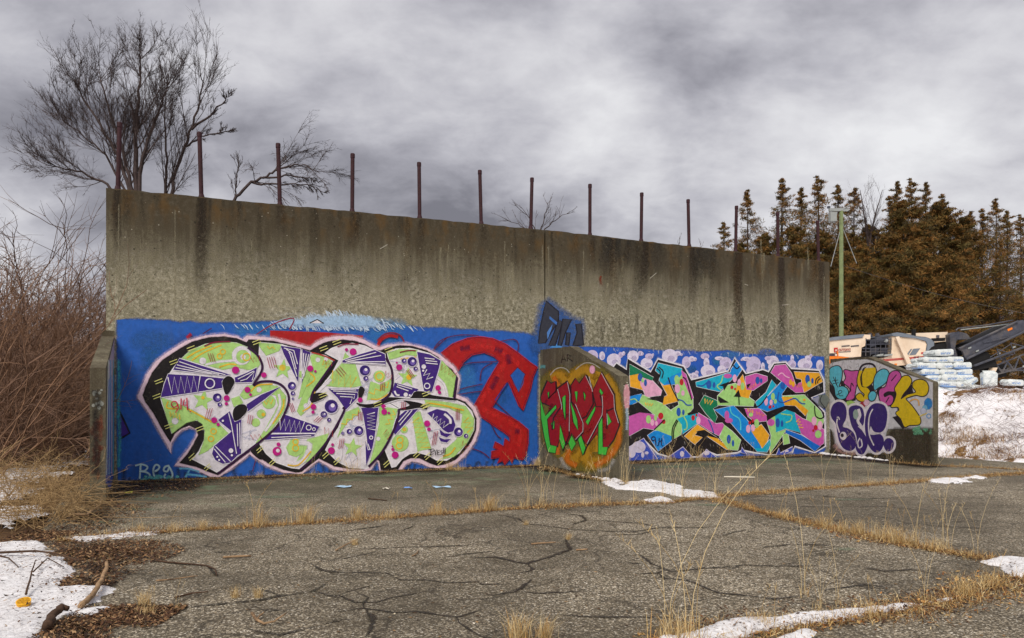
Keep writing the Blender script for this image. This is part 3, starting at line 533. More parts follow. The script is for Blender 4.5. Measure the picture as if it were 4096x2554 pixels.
B.out('sprayed_tag', panR, 'dark grey sprayed tag on blue haze above the middle wing')
for q in ([(2085 - 2050, 0)],): pass

# ---------------- mural on the second panel
D = Paint(PW, 2400, 1350, 950 / 2425, base=0.002)
BL2 = c(40, 92, 190)
D.P(BL2, [(-420, 140), (-150, 105), (0, 108), (200, 112), (420, 126), (600, 142), (800, 146), (1000, 156), (1200, 150), (1300, 140), (1420, 178), (1700, 186), (2000, 192), (2280, 202), (2290, 700), (2290, 1150), (2280, 1240), (300, 1300), (-420, 1300)], fw=18)
for i in range(24): D.E(c(40 + random.randint(0, 40), 90 + random.randint(0, 50), 190 + random.randint(-20, 30)), random.uniform(0, 2200), random.uniform(150, 400), random.uniform(30, 120), random.uniform(10, 40), a=.5, fw=30)
for i in range(60): x = random.uniform(0, 2280); D.S(c(196, 206, 226), random.uniform(3, 8), [(x, 118 + x * .035 + random.uniform(-16, 10)), (x + random.uniform(-10, 20), 130 + x * .035 + random.uniform(-10, 20))], a=.6)
D.out('painted_background', panR, 'blue painted background behind the angular letters')
LAV = c(224, 214, 236); LV2 = c(206, 192, 226)
for i, e in enumerate([(-80, 190, 60, 60), (20, 190, 30, 45), (140, 235, 72, 70), (210, 180, 25, 30), (240, 165, 16, 22), (335, 195, 58, 60), (410, 165, 28, 25), (430, 170, 14, 16), (475, 265, 62, 55), (500, 195, 42, 30), (540, 178, 10, 14), (710, 195, 80, 75), (700, 260, 40, 30), (790, 165, 32, 26), (830, 178, 14, 14), (880, 255, 45, 60), (935, 220, 32, 28), (970, 225, 16, 20), (1070, 195, 45, 32), (1085, 260, 30, 50), (1100, 345, 75, 65), (1280, 262, 62, 60), (1215, 215, 47, 20), (1240, 330, 44, 44), (1565, 275, 75, 80), (1490, 220, 46, 22), (1445, 230, 12, 12), (1540, 340, 50, 40), (1660, 300, 20, 42), (1760, 240, 62, 52), (1710, 215, 32, 22), (1750, 300, 36, 40), (1960, 220, 18, 40), (1955, 275, 46, 42), (2090, 275, 76, 60), (2120, 215, 32, 30), (2150, 190, 16, 20), (2240, 285, 36, 55), (960, 395, 42, 36), (985, 360, 20, 20), (920, 390, 20, 20)]):
    D.E(LAV if i % 3 else LV2, *e); D.E(c(200, 188, 220), e[0] + e[2] * .2, e[1] + e[3] * .3, e[2] * .4, e[3] * .35, a=.6, fw=8)
D.out('painted_bubbles', panR, 'pale lavender bubbles along the top of the blue background')
bk = [(140, 300), (165, 268), (270, 335), (280, 220), (515, 360), (590, 228), (850, 300), (930, 440), (1310, 350), (1370, 218), (1485, 378), (1660, 335), (1720, 358), (1775, 270), (1890, 260), (1950, 325), (2230, 342), (2275, 440), (2280, 560), (2150, 615), (2285, 770), (2292, 1110), (2190, 1172), (1985, 1105), (1960, 1165), (1820, 1195), (1720, 1195), (1580, 1172), (1450, 1145), (1400, 1170), (1190, 1195), (1080, 1150), (1000, 1215), (940, 1215), (840, 1125), (700, 1215), (590, 1180), (530, 1120), (440, 1030), (300, 1112), (140, 1100)]
D.S(c(236, 232, 240), 40, bk, True, False, a=.6, soft=.6); D.S(c(236, 232, 240), 28, bk, True, False); D.P(c(32, 26, 28), bk)
for i in range(70):   # comb shading along the black
    x, y = random.choice([(330, 540), (560, 440), (640, 600), (330, 740), (1040, 560), (1250, 490), (1580, 580), (1700, 620), (1780, 400), (2200, 500), (2100, 590), (1900, 560), (1800, 760), (2000, 740), (360, 1010), (900, 1060), (1150, 1090), (1480, 1090), (2050, 1080), (720, 700), (1420, 730)])
    x += random.uniform(-55, 55); y += random.uniform(-14, 14); D.S(c(150, 146, 140), 4, [(x, y), (x + 6, y + random.uniform(18, 34))], a=.8)
D.out('graffiti_outline', panR, 'black and white outline of the angular letters')
DG = c(16, 124, 84); OR2 = c(240, 172, 40); PK = c(238, 176, 208); MG = c(208, 92, 176); CY = c(20, 178, 208); LB = c(18, 142, 226); LG = c(168, 218, 130); RB = c(40, 92, 176); RD2 = c(196, 32, 44)
D.dx = 0
fills = [(DG, [(298, 275), (542, 410), (528, 442), (298, 388)]), (OR2, [(298, 392), (392, 373), (405, 440), (445, 540), (305, 505)]), (PK, [(400, 400), (480, 428), (535, 446), (628, 545), (616, 592), (462, 612), (445, 555), (410, 490)]), (LB, [(180, 600), (300, 600), (422, 578), (402, 650), (300, 695), (180, 690)]),
 (LG, [(392, 660), (432, 588), (640, 680), (792, 810), (834, 910), (824, 992), (742, 1042), (590, 960), (548, 940), (655, 850), (540, 780)]), (MG, [(180, 830), (310, 800), (400, 765), (520, 782), (650, 855), (540, 942), (440, 925), (310, 998), (180, 1050)]), (LB, [(590, 955), (732, 1012), (725, 1057), (590, 1162), (482, 1000), (550, 955)]),
 (CY, [(590, 263), (832, 320), (832, 372), (792, 472), (700, 482), (640, 482), (600, 442), (612, 382), (562, 340)]), (LB, [(640, 492), (720, 400), (832, 350), (800, 470), (690, 495)]), (OR2, [(610, 452), (640, 492), (722, 480), (795, 652), (640, 693), (628, 622), (684, 590)]), (LG, [(760, 462), (832, 380), (862, 420), (944, 630), (946, 722), (892, 792), (782, 832), (722, 742), (802, 690)]), (MG, [(826, 335), (874, 380), (950, 622), (930, 636), (838, 420)]),
 (CY, [(782, 832), (892, 792), (995, 768), (1000, 872), (838, 988), (830, 892)]), (MG, [(995, 768), (1180, 882), (1245, 875), (1268, 905), (1210, 1005), (1120, 960), (1000, 878)]), (OR2, [(990, 890), (1190, 1025), (1335, 1150), (1290, 1146), (1110, 1024), (1000, 955), (962, 1000), (1042, 1020), (965, 1094), (858, 1010)]), (LG, [(1265, 895), (1345, 960), (1434, 1050), (1402, 1154), (1300, 1144), (1215, 1020)]),
 (DG, [(1060, 592), (1192, 648), (1197, 702), (1150, 727), (1192, 812), (1166, 877), (1080, 782), (1008, 682)]), (CY, [(973, 460), (1340, 352), (1350, 422), (1290, 482), (1218, 556), (980, 502)]), (LB, [(1387, 246), (1444, 330), (1382, 424), (1326, 408), (1332, 330)]), (LG, [(1300, 490), (1382, 468), (1450, 562), (1574, 652), (1562, 704), (1195, 692), (1195, 600)]), (OR2, [(1452, 378), (1492, 532), (1545, 540), (1512, 624), (1430, 604), (1378, 562), (1408, 450)]), (MG, [(1478, 402), (1590, 368), (1704, 402), (1704, 442), (1560, 542), (1490, 534)]),
 (LB, [(1165, 740), (1360, 698), (1490, 832), (1602, 1000), (1645, 1135), (1575, 1135), (1475, 1042), (1340, 882)]), (MG, [(1465, 730), (1622, 728), (1706, 812), (1694, 854), (1622, 862), (1560, 852), (1500, 802)]), (OR2, [(1540, 960), (1642, 888), (1724, 1000), (1704, 1062), (1652, 1134), (1600, 1050)]), (CY, [(1570, 1133), (1652, 1133), (1732, 1040), (1738, 1102), (1702, 1172), (1600, 1168)]),
 (CY, [(1750, 436), (1794, 488), (1702, 602), (1602, 714), (1582, 662), (1692, 562)]), (LB, [(1852, 448), (1914, 490), (1850, 582), (1884, 702), (1702, 758), (1600, 718), (1700, 612)]), (MG, [(1782, 288), (1890, 278), (1952, 370), (1990, 482), (2052, 458), (2074, 562), (1990, 564), (1900, 490), (1740, 360)]), (OR2, [(1975, 353), (2230, 363), (2268, 452), (2080, 564), (2056, 482), (2052, 430), (2000, 418)]),
 (LG, [(1848, 600), (2080, 588), (2152, 660), (2252, 760), (2282, 852), (2250, 945), (2100, 860), (2112, 770), (1990, 642)]), (OR2, [(1848, 608), (1952, 610), (2124, 750), (2092, 802), (1992, 700), (1880, 692)]), (CY, [(1780, 800), (1900, 738), (1984, 770), (2050, 975), (1890, 932), (1790, 972)]), (MG, [(1985, 775), (2062, 830), (2122, 852), (2284, 942), (2280, 1082), (2232, 1114), (2050, 985), (2000, 852)]), (c(20, 110, 210), [(1890, 943), (2050, 998), (2200, 1088), (2244, 1112), (2190, 1164), (2040, 1052), (1890, 977)]), (LG, [(1700, 862), (1782, 800), (1792, 972), (1900, 940), (1730, 1186), (1742, 1000)]), (LG, [(1860, 988), (1916, 988), (1932, 1082), (1870, 1098)])]
for col, q in fills: D.S(c(238, 234, 240), 9, q, True, False)
for col, q in fills: D.P(col, q)
D.out('letter_fill', panR, 'turquoise, orange, pink and green filled angular letters')
for col, e in [(RB, (405, 408, 24, 42)), (RB, (460, 465, 15, 35)), (LG, (432, 440, 14, 22)), (PK, (520, 545, 50, 30)), (RD2, (616, 803, 27, 34)), (RD2, (645, 862, 20, 23)), (LG, (490, 838, 25, 42)), (LG, (562, 822, 16, 30)), (PK, (530, 870, 20, 34)), (PK, (572, 880, 14, 26)), (PK, (785, 525, 28, 46)), (PK, (842, 570, 18, 28)), (RD2, (828, 458, 20, 34)), (LG, (778, 430, 24, 44)), (RB, (798, 762, 22, 44)), (RB, (846, 766, 13, 30)), (RD2, (946, 822, 18, 28)), (RD2, (980, 796, 10, 16)), (PK, (1000, 850, 22, 40)), (RB, (1310, 1040, 21, 46)), (RB, (1353, 1082, 13, 34)),
 (RB, (1106, 482, 26, 44)), (RB, (1160, 488, 15, 30)), (PK, (1370, 420, 22, 40)), (PK, (1415, 462, 18, 34)), (RD2, (1342, 512, 16, 20)), (RD2, (1374, 528, 10, 14)), (LG, (1450, 500, 20, 40)), (MG, (1300, 395, 42, 24)), (RB, (1603, 440, 22, 38)), (RB, (1640, 444, 14, 24)), (MG, (1290, 800, 24, 50)), (MG, (1310, 850, 40, 26)), (PK, (1508, 935, 22, 42)), (PK, (1556, 925, 22, 36)), (LG, (1594, 880, 24, 46)), (RD2, (1523, 874, 14, 18)), (RD2, (1554, 854, 12, 20)), (LG, (1535, 790, 22, 22)), (PK, (1690, 655, 18, 42)), (PK, (1742, 665, 16, 30)), (LG, (1760, 605, 20, 38)), (LG, (1784, 655, 16, 24)), (RD2, (1730, 712, 16, 18)), (RD2, (1764, 704, 9, 12)),
 (RB, (2113, 428, 24, 46)), (RB, (2163, 444, 13, 28)), (LG, (2130, 480, 22, 30)), (OR2, (1940, 460, 16, 30)), (OR2, (1968, 478, 16, 30)), (PK, (2180, 855, 26, 46)), (PK, (2240, 900, 26, 46)), (RD2, (2196, 922, 20, 26)), (RD2, (2172, 952, 12, 14)), (LG, (2222, 990, 34, 40)), (RB, (1808, 872, 22, 46)), (RB, (1852, 880, 14, 34)), (MG, (1740, 870, 38, 36)), (RB, (1860, 495, 24, 36)), (OR2, (2080, 640, 14, 12))]:
    D.E(col, *e)
for z in ((455, 680, 530, 690, 14, 6), (1060, 650, 1140, 670, 24, 6), (1500, 740, 1560, 760, 16, 5), (2010, 840, 2050, 930, 20, 6)): D.Z(c(246, 190, 70), 12, *z)
for z in ((1520, 520, 1590, 480, 16, 6), (1590, 770, 1670, 800, 14, 6), (2000, 500, 2060, 490, 14, 6)): D.Z(c(246, 150, 60), 8, *z)
for col, q in [(LG, [(305, 640), (350, 630), (380, 660)]), (RB, [(790, 635), (840, 650), (880, 690), (930, 690)]), (LG, [(1250, 390), (1230, 460), (1190, 500), (1230, 540)]), (RB, [(990, 490), (1040, 495), (1090, 460)]), (c(90, 210, 225), [(1320, 710), (1340, 780), (1420, 840), (1430, 950)]), (LG, [(850, 810), (880, 870), (880, 930), (850, 945)]), (RB, [(1820, 560), (1810, 640), (1860, 665), (1930, 640), (1990, 625), (2040, 670), (2090, 680)]), (c(240, 176, 210), [(1810, 390), (1850, 365), (1890, 400), (1930, 415)]), (LG, [(1840, 780), (1900, 790), (1950, 800), (1940, 850), (1890, 870)]), (RB, [(1100, 840), (1130, 900), (1155, 980)])]: D.S(col, 12, q)
KB = c(26, 22, 24)
for q in ([(575, 315), (610, 350), (600, 410)], [(595, 305), (640, 350), (625, 420)], [(780, 840), (735, 930), (730, 1045)], [(790, 850), (750, 940), (745, 1050)], [(550, 940), (655, 840)], [(1355, 285), (1390, 320), (1420, 295)], [(1410, 590), (1415, 690)], [(2195, 480), (2200, 430), (2235, 400)], [(2215, 470), (2220, 440), (2245, 420)], [(2185, 700), (2195, 800), (2250, 830), (2285, 800)], [(1700, 600), (1640, 680), (1590, 715)], [(690, 410), (730, 520), (795, 650)], [(840, 405), (880, 450), (930, 640)], [(1040, 600), (1010, 660)]): D.S(KB, 11, q)
for q in ([(440, 565), (305, 525), (180, 525), (180, 600), (305, 600)], [(530, 780), (390, 672), (300, 690), (180, 700), (180, 820), (300, 800), (400, 765)], [(470, 628), (650, 600), (636, 670), (600, 650)], [(1210, 490), (1318, 452), (1260, 545), (1250, 500)], [(1200, 600), (1310, 665), (1220, 670), (1200, 640)], [(1360, 605), (1408, 535), (1432, 610)], [(1490, 485), (1535, 470), (1500, 525)], [(1370, 705), (1440, 708), (1470, 730), (1510, 835)], [(2000, 500), (2035, 430), (1990, 430)], [(1850, 582), (1910, 505), (1990, 568)], [(1690, 765), (1880, 700), (1980, 700), (2060, 795), (1980, 765), (1890, 735), (1700, 850)], [(975, 960), (1060, 945), (1210, 1035), (1100, 1005), (1040, 1020), (1000, 985)], [(885, 780), (960, 740), (1000, 770), (900, 795)]): D.P(KB, q)
D.E(KB, 1218, 1050, 5); D.E(KB, 1234, 1064, 5)
D.R(c(20, 40, 90), 11, 540, 1035, 20)
for q in ([(560, 1040), (565, 1100)], [(600, 1030), (592, 1105)], [(595, 1070), (630, 1050)], [(625, 1030), (620, 1105)]): D.S(c(20, 40, 90), 11, q, sm=False)
D.E(c(20, 40, 90), 578, 1105, 6); D.E(c(20, 40, 90), 634, 1108, 6)
D.out('letter_details', panR, 'ovals, squiggles and black accents on the angular letters')
for q in ([(150, 1190), (300, 1115), (440, 1030), (580, 1240), (420, 1290), (150, 1290)], [(700, 1215), (840, 1118), (940, 1225), (800, 1270)], [(1020, 1225), (1080, 1142), (1180, 1220), (1100, 1255)], [(1430, 1175), (1440, 1120), (1492, 1195)], [(1790, 1205), (1820, 1130), (1835, 1180), (1960, 1115), (1952, 1165), (1880, 1205)]):
    D.P(c(60, 84, 190), q); D.S(c(214, 206, 228), 9, q, True, False)
for e in ((390, 1120, 70, 60), (320, 1170, 40, 60), (430, 1200, 16, 30), (1082, 1180, 30, 24), (830, 1190, 20, 30), (1900, 1160, 20, 12), (470, 1180, 20, 16)): D.E(c(214, 204, 226), *e)
D.P(c(112, 118, 112), [(2225, 590), (2300, 585), (2340, 640), (2290, 722), (2215, 690)], fw=6); D.P(c(150, 150, 170), [(2150, 630), (2230, 600), (2215, 690), (2280, 722)], fw=5); D.S(c(46, 46, 54), 8, [(2260, 590), (2240, 650), (2290, 720)], soft=.4)
D.out('painted_triangles', panR, 'blue and lavender triangles between the feet of the angular letters')

# ---------------- middle wing: red and green letters on yellow
E_ = Paint(PLM, 2050, 1150, 600 / 1093, base=0.002)
YO = c(182, 136, 26)
E_.P(c(122, 110, 40), [(205, 720), (250, 640), (350, 590), (420, 620), (500, 570), (600, 572), (690, 630), (770, 760), (795, 900), (795, 1040), (760, 1190), (680, 1300), (560, 1335), (440, 1325), (370, 1265), (250, 1150), (210, 1000)], True, fw=30, a=.8)
for q, wd in (([(280, 660), (350, 640), (400, 690), (450, 640), (540, 600), (600, 700), (640, 620)], 70), ([(680, 640), (740, 740), (770, 860), (775, 1000), (760, 1120), (690, 1240)], 50), ([(390, 1200), (440, 1260), (520, 1200), (560, 1270), (650, 1270)], 90), ([(520, 1270), (600, 1060), (610, 1200)], 70)): E_.S(YO, wd, q, soft=.5, a=.95)
for q, wd in (([(770, 1010), (770, 1130), (700, 1240), (600, 1300)], 40), ([(420, 1180), (400, 1260), (470, 1300)], 36), ([(300, 650), (340, 720)], 30), ([(330, 1130), (330, 1220)], 30)): E_.S(c(206, 112, 24), wd, q, soft=.6, a=.9)
E_.S(c(190, 186, 180), 7, [(275, 640), (310, 600), (350, 585), (390, 595), (415, 622)], soft=.5, a=.8); E_.S(c(190, 186, 180), 7, [(460, 600), (520, 555), (580, 555), (640, 590)], soft=.5, a=.7); E_.S(c(190, 186, 180), 24, [(350, 1240), (375, 1290), (420, 1330)], soft=.7, a=.55); E_.S(c(190, 186, 180), 26, [(620, 1335), (700, 1320), (740, 1250)], soft=.7, a=.5)
E_.E(c(236, 170, 196), 582, 600, 16, 26, fw=8)
E_.S(c(96, 160, 160), 22, [(190, 590), (215, 578), (240, 580)], soft=.5, a=.8)
for q in ([(355, 550), (370, 490), (390, 540)], [(400, 490), (400, 540)], [(400, 490), (430, 500), (405, 515), (440, 540)], [(362, 525), (388, 525)]): E_.S(c(30, 28, 24), 8, q, a=.6, soft=.4, sm=False)
DR = c(150, 20, 30)
rm = [(208, 800), (258, 682), (282, 705), (312, 688), (318, 760), (335, 738), (402, 688), (425, 725), (460, 668), (490, 705), (532, 640), (585, 765), (650, 620), (740, 780), (745, 890), (778, 1000), (735, 1110), (692, 1165), (650, 1165), (640, 1030), (545, 1150), (500, 1085), (470, 1112), (430, 1060), (405, 1130), (372, 1165), (350, 1080), (325, 1160), (285, 1152), (250, 1060), (240, 960), (290, 870), (212, 835)]
E_.S(c(30, 26, 30), 20, rm, True, False, soft=.3); E_.P(DR, rm)
for i in range(26): E_.S(random.choice([c(176, 30, 36), c(120, 14, 26), c(160, 50, 30)]), random.uniform(14, 40), [(x0 := random.uniform(250, 720), y0 := random.uniform(740, 1080)), (x0 + random.uniform(-30, 30), y0 + random.uniform(-60, 60))], a=.6, soft=.7)
GN = c(70, 196, 66)
for q in ([(206, 820), (222, 880), (240, 940), (318, 858), (320, 880), (252, 962), (262, 1060), (275, 1150), (322, 1160), (312, 1208), (262, 1200), (236, 1100), (212, 960)], [(365, 805), (387, 785), (385, 965), (372, 900)], [(425, 835), (450, 900), (472, 970), (478, 1042), (448, 985)], [(536, 980), (606, 862), (602, 895), (550, 1002)], [(640, 738), (662, 770), (650, 785), (636, 760)], [(348, 1005), (388, 1150), (372, 1195), (345, 1110)], [(432, 1082), (462, 1140), (430, 1192), (410, 1132)], [(500, 1078), (532, 1170), (515, 1225), (480, 1110)], [(630, 975), (655, 945), (658, 1165), (694, 1165), (682, 1222), (628, 1215)], [(694, 918), (722, 980), (694, 1008)], [(286, 990), (305, 975), (305, 1030), (292, 1030)], [(456, 760), (475, 760), (470, 840)], [(520, 760), (534, 790), (528, 825)], [(258, 770), (268, 760), (265, 810)]):
    E_.S(c(28, 30, 28), 10, q, True, False, soft=.3); E_.P(GN, q)
DK = c(34, 22, 28); WL = c(206, 196, 200)
for q in ([(320, 690), (318, 760), (262, 812), (330, 742), (360, 860), (300, 950), (290, 1040)], [(412, 700), (418, 800), (415, 1080), (370, 1190)], [(425, 720), (430, 830), (480, 900), (515, 990), (515, 1060), (460, 1120)], [(585, 765), (590, 850), (540, 940), (500, 960)], [(585, 770), (610, 870), (655, 870), (655, 940), (560, 1120), (520, 1220)], [(640, 785), (658, 850), (655, 930)], [(690, 890), (690, 1030)], [(740, 880), (695, 900)], [(545, 640), (580, 720)]): E_.S(DK, 9, q, sm=False, soft=.3)
for q in ([(330, 742), (360, 860), (358, 890)], [(402, 690), (420, 780), (415, 1050)], [(460, 850), (516, 990), (515, 1050), (460, 1110)], [(655, 790), (660, 870), (655, 930), (545, 1140)], [(650, 625), (690, 700), (740, 790), (745, 890), (775, 990)], [(535, 645), (580, 740)], [(690, 920), (695, 1005)], [(560, 650), (585, 760)]): E_.S(WL, 4, q, sm=False, soft=.3)
E_.out('graffiti_letters', wingM, 'dark red and bright green pointed graffiti letters on yellow')
# end face of the middle wing: pink and pale blue smears
PEM = Plane(PLM.at(LM, 0), U, Vector((PLM.d.x, PLM.d.y, 0)))
PEM.d = -PLM.n
Fp = Paint(PEM, 2050, 1150, 600 / 1093, base=0.002)
Fp.E(c(222, 160, 170), 832, 800, 18, 90, fw=10, a=.85); Fp.S(c(170, 190, 205), 18, [(832, 880), (836, 960), (832, 1040)], soft=.6, a=.8)
for i in range(20): Fp.E(c(212, 206, 190), random.uniform(812, 850), random.uniform(680, 960), 3, 4)
Fp.out('paint_smear', wingM, 'pink and pale blue smear on the end of the middle wing')

# ---------------- narrow wing: white and blue streaks, rust patches on its end
PEL = Plane(PLL.at(LL, 0), U, PLL.d)
H_ = Paint(PLL, 0, 0, 1.0, base=0.002)
H_.P(c(40, 70, 160), [(456, 1500), (432, 1520), (429, 1700), (424, 1930), (440, 1960), (452, 1900), (456, 1700)], fw=4)
H_.P(c(190, 170, 186), [(457, 1350), (436, 1450), (434, 1520), (445, 1500), (456, 1470)], fw=3, a=.85)
for x0, x1, col, wd in ((433, 426, c(214, 226, 220), 3), (440, 436, c(170, 200, 220), 2.5), (447, 446, c(220, 226, 226), 2), (452, 452, c(90, 190, 200), 3), (443, 440, c(70, 120, 200), 3), (449, 447, c(200, 130, 150), 2)): H_.S(col, wd, [(x0, 1440), ((x0 + x1) / 2, 1660), (x1, 1900)], soft=.4, a=.9)
H_.out('paint_streaks', wingL, 'white, pink and blue vertical paint streaks')
K_ = Paint(PEL, 0, 0, 1.0, base=0.002)
for i in range(30): K_.E(random.choice([c(128, 66, 44), c(96, 54, 40), c(140, 84, 62)]), random.uniform(368, 405), random.uniform(1660, 1900), random.uniform(3, 8), random.uniform(6, 22), a=.4, fw=6)
for i in range(12): K_.E(c(196, 200, 190), random.uniform(372, 410), random.uniform(1560, 1640), random.uniform(2, 7), random.uniform(2, 8), a=.7, fw=4)
K_.S(c(30, 26, 26), 30, [(385, 1560), (392, 1620), (380, 1680), (388, 1900)], a=.55, soft=.8)
K_.out('paint_smear', wingL, 'rusty and pale smears on the end of the narrow wing')

# ---------------- end wing: bubble letters
J = Paint(PLR, 3200, 1250, 896 / 2084, base=0.002)
J.P(c(206, 204, 208), [(250, 500), (300, 475), (400, 452), (620, 443), (700, 462), (800, 505), (1000, 585), (1232, 655), (1232, 1078), (1000, 1085), (820, 1080), (800, 1120), (780, 1300), (500, 1310), (330, 1260), (300, 1100), (250, 1030)], fw=10, a=.95)
J.P(c(66, 56, 42), [(880, 1085), (1232, 1085), (1270, 1200), (1270, 1420), (830, 1370), (820, 1150)], fw=26, a=.6); J.P(c(66, 56, 42), [(250, 1040), (300, 1120), (330, 1270), (500, 1330), (800, 1330), (800, 1400), (240, 1340)], fw=20, a=.7)
for i in range(26): J.S(c(120, 112, 110), 3, [(x0 := random.uniform(260, 820), y0 := 450 + random.uniform(0, 60)), (x0 + random.uniform(-20, 20), y0 + random.uniform(10, 40))], a=.6)
KK = c(36, 26, 36)
for q in ([(255, 640), (320, 700), (360, 800), (450, 810), (520, 780), (520, 820), (440, 840), (330, 820), (280, 740)], [(540, 640), (560, 690), (650, 640), (700, 720), (650, 760), (560, 720)], [(710, 740), (740, 680), (830, 740), (900, 740), (900, 830), (840, 880), (760, 850)], [(900, 870), (920, 960), (860, 975), (960, 1090), (985, 1060)], [(940, 700), (1030, 640), (1060, 760), (960, 810)], [(380, 620), (420, 660), (420, 720), (380, 700)]): J.P(KK, q)
CYN = c(92, 186, 206); PKM = c(200, 84, 160); YEL = c(216, 184, 20)
bub = [(CYN, [(262, 590), (280, 530), (320, 505), (365, 505), (390, 545), (385, 620), (362, 690), (400, 690), (440, 715), (446, 760), (420, 798), (375, 806), (335, 775), (322, 700), (290, 650)]), (PKM, [(412, 545), (440, 540), (480, 550), (530, 545), (562, 560), (560, 610), (525, 680), (510, 760), (495, 805), (430, 812), (470, 730), (450, 690), (410, 655), (430, 610)]), (YEL, [(550, 560), (575, 500), (630, 478), (685, 490), (708, 545), (695, 620), (640, 685), (590, 690), (570, 640), (580, 560), (600, 520), (562, 600), (575, 690), (620, 700), (652, 740), (640, 800), (590, 830), (540, 815), (525, 780), (560, 755), (590, 780), (600, 760), (560, 720), (535, 650)]), (CYN, [(690, 640), (715, 570), (770, 532), (815, 545), (828, 600), (790, 660), (730, 700), (695, 720)]), (CYN, [(640, 780), (660, 742), (695, 740), (708, 770), (690, 815), (655, 820)]),
 (PKM, [(740, 790), (745, 720), (800, 690), (830, 590), (870, 550), (920, 555), (940, 610), (920, 690), (880, 735), (820, 735), (780, 760), (790, 790), (840, 770), (868, 800), (850, 855), (800, 868), (760, 840)]), (YEL, [(885, 710), (930, 640), (960, 600), (1010, 595), (1038, 640), (1010, 700), (960, 760), (940, 810), (1000, 770), (1080, 745), (1050, 690), (1060, 650), (1110, 628), (1170, 645), (1196, 700), (1180, 760), (1140, 780), (1080, 770), (1010, 790), (985, 810), (1040, 870), (1110, 970), (1122, 1020), (1100, 1045), (1020, 1050), (975, 1065), (940, 990), (895, 940), (925, 910), (910, 880), (850, 880), (880, 830), (900, 760)])]
for col, q in bub: J.S(KK, 18, q, True, True); J.P(col, q, True)
for col, q in ((YEL, [(610, 510), (575, 580), (580, 680)]), (PKM, [(900, 580), (850, 640)]), (YEL, [(600, 760), (590, 790)]), (PKM, [(500, 690), (480, 660), (470, 740)]), (PKM, [(830, 790), (800, 840)])): J.S(KK, 9, q)
for q in ([(310, 600), (355, 700)], [(330, 600), (340, 680)], [(300, 640), (355, 630)], [(305, 665), (360, 655)], [(340, 770), (390, 745), (380, 725), (360, 740), (370, 775), (400, 775)]): J.S(KK, 6, q)
for col, e in ((c(40, 130, 200), (1195, 850, 34, 50)), (c(120, 180, 210), (1165, 890, 20, 24)), (c(196, 200, 220), (1150, 920, 24, 24)), (c(170, 40, 60), (585, 860, 22, 28)), (c(230, 190, 210), (620, 840, 22, 26)), (c(170, 210, 110), (470, 850, 40, 24)), (c(110, 180, 220), (520, 960, 26, 50))): J.E(col, *e, a=.9, fw=8)
J.R(c(110, 160, 210), 9, 1200, 965, 20); J.S(c(226, 170, 90), 12, [(1020, 830), (1060, 810), (1100, 820), (1110, 870)], soft=.5); J.S(c(226, 200, 60), 8, [(1110, 970), (1180, 940)], soft=.5)
for i in range(22): J.E(c(120, 190, 150), random.uniform(1050, 1230), random.uniform(1060, 1130), random.uniform(5, 16), a=.5, fw=8)
VI = c(56, 34, 110); HW = c(222, 214, 220)
vio = [[(285, 930), (310, 860), (360, 832), (410, 850), (435, 910), (430, 990), (400, 1060), (450, 1080), (500, 1120), (525, 1190), (515, 1260), (470, 1290), (410, 1270), (370, 1210), (350, 1130), (335, 1040), (300, 990)], [(455, 930), (470, 880), (530, 865), (580, 890), (600, 960), (590, 1050), (540, 1060), (580, 1100), (630, 1190), (625, 1260), (590, 1320), (545, 1312), (520, 1260), (530, 1200), (520, 1130), (480, 1050)], [(605, 1040), (620, 940), (660, 870), (720, 845), (790, 870), (815, 950), (800, 1060), (760, 1115), (690, 1110), (660, 1060), (650, 1130), (690, 1140), (750, 1135), (782, 1180), (775, 1250), (740, 1300), (690, 1300), (640, 1240), (615, 1150)], [(778, 1230), (800, 1180), (840, 1172), (872, 1200), (872, 1250), (845, 1290), (805, 1290)]]
for q in vio: J.S(HW, 42, q, True, True)
for q in vio: J.P(VI, q, True)
for col, q, wd in ((HW, [(350, 990), (345, 1040), (370, 1120)], 12), (HW, [(545, 900), (560, 960), (540, 1010), (570, 1060)], 26), (HW, [(560, 1170), (540, 1210), (550, 1260), (580, 1240), (570, 1180)], 12), (HW, [(680, 900), (650, 960), (640, 1050), (650, 1150), (690, 1240)], 12), (HW, [(345, 980), (360, 975), (370, 1000)], 9)): J.S(col, wd, q)
J.E(HW, 404, 1150, 32, 38); J.E(KK, 395, 1145, 15, 18); J.E(c(150, 170, 160), 520, 950, 24, 46)
J.S(c(190, 150, 140), 40, [(320, 1230), (400, 1310), (520, 1320)], soft=.7, a=.6)
J.out('graffiti_letters', wingR, 'bubble letters in cyan, pink, yellow and violet')
PER = Plane(PLR.at(LR, 0), -PLR.n, PLR.d)

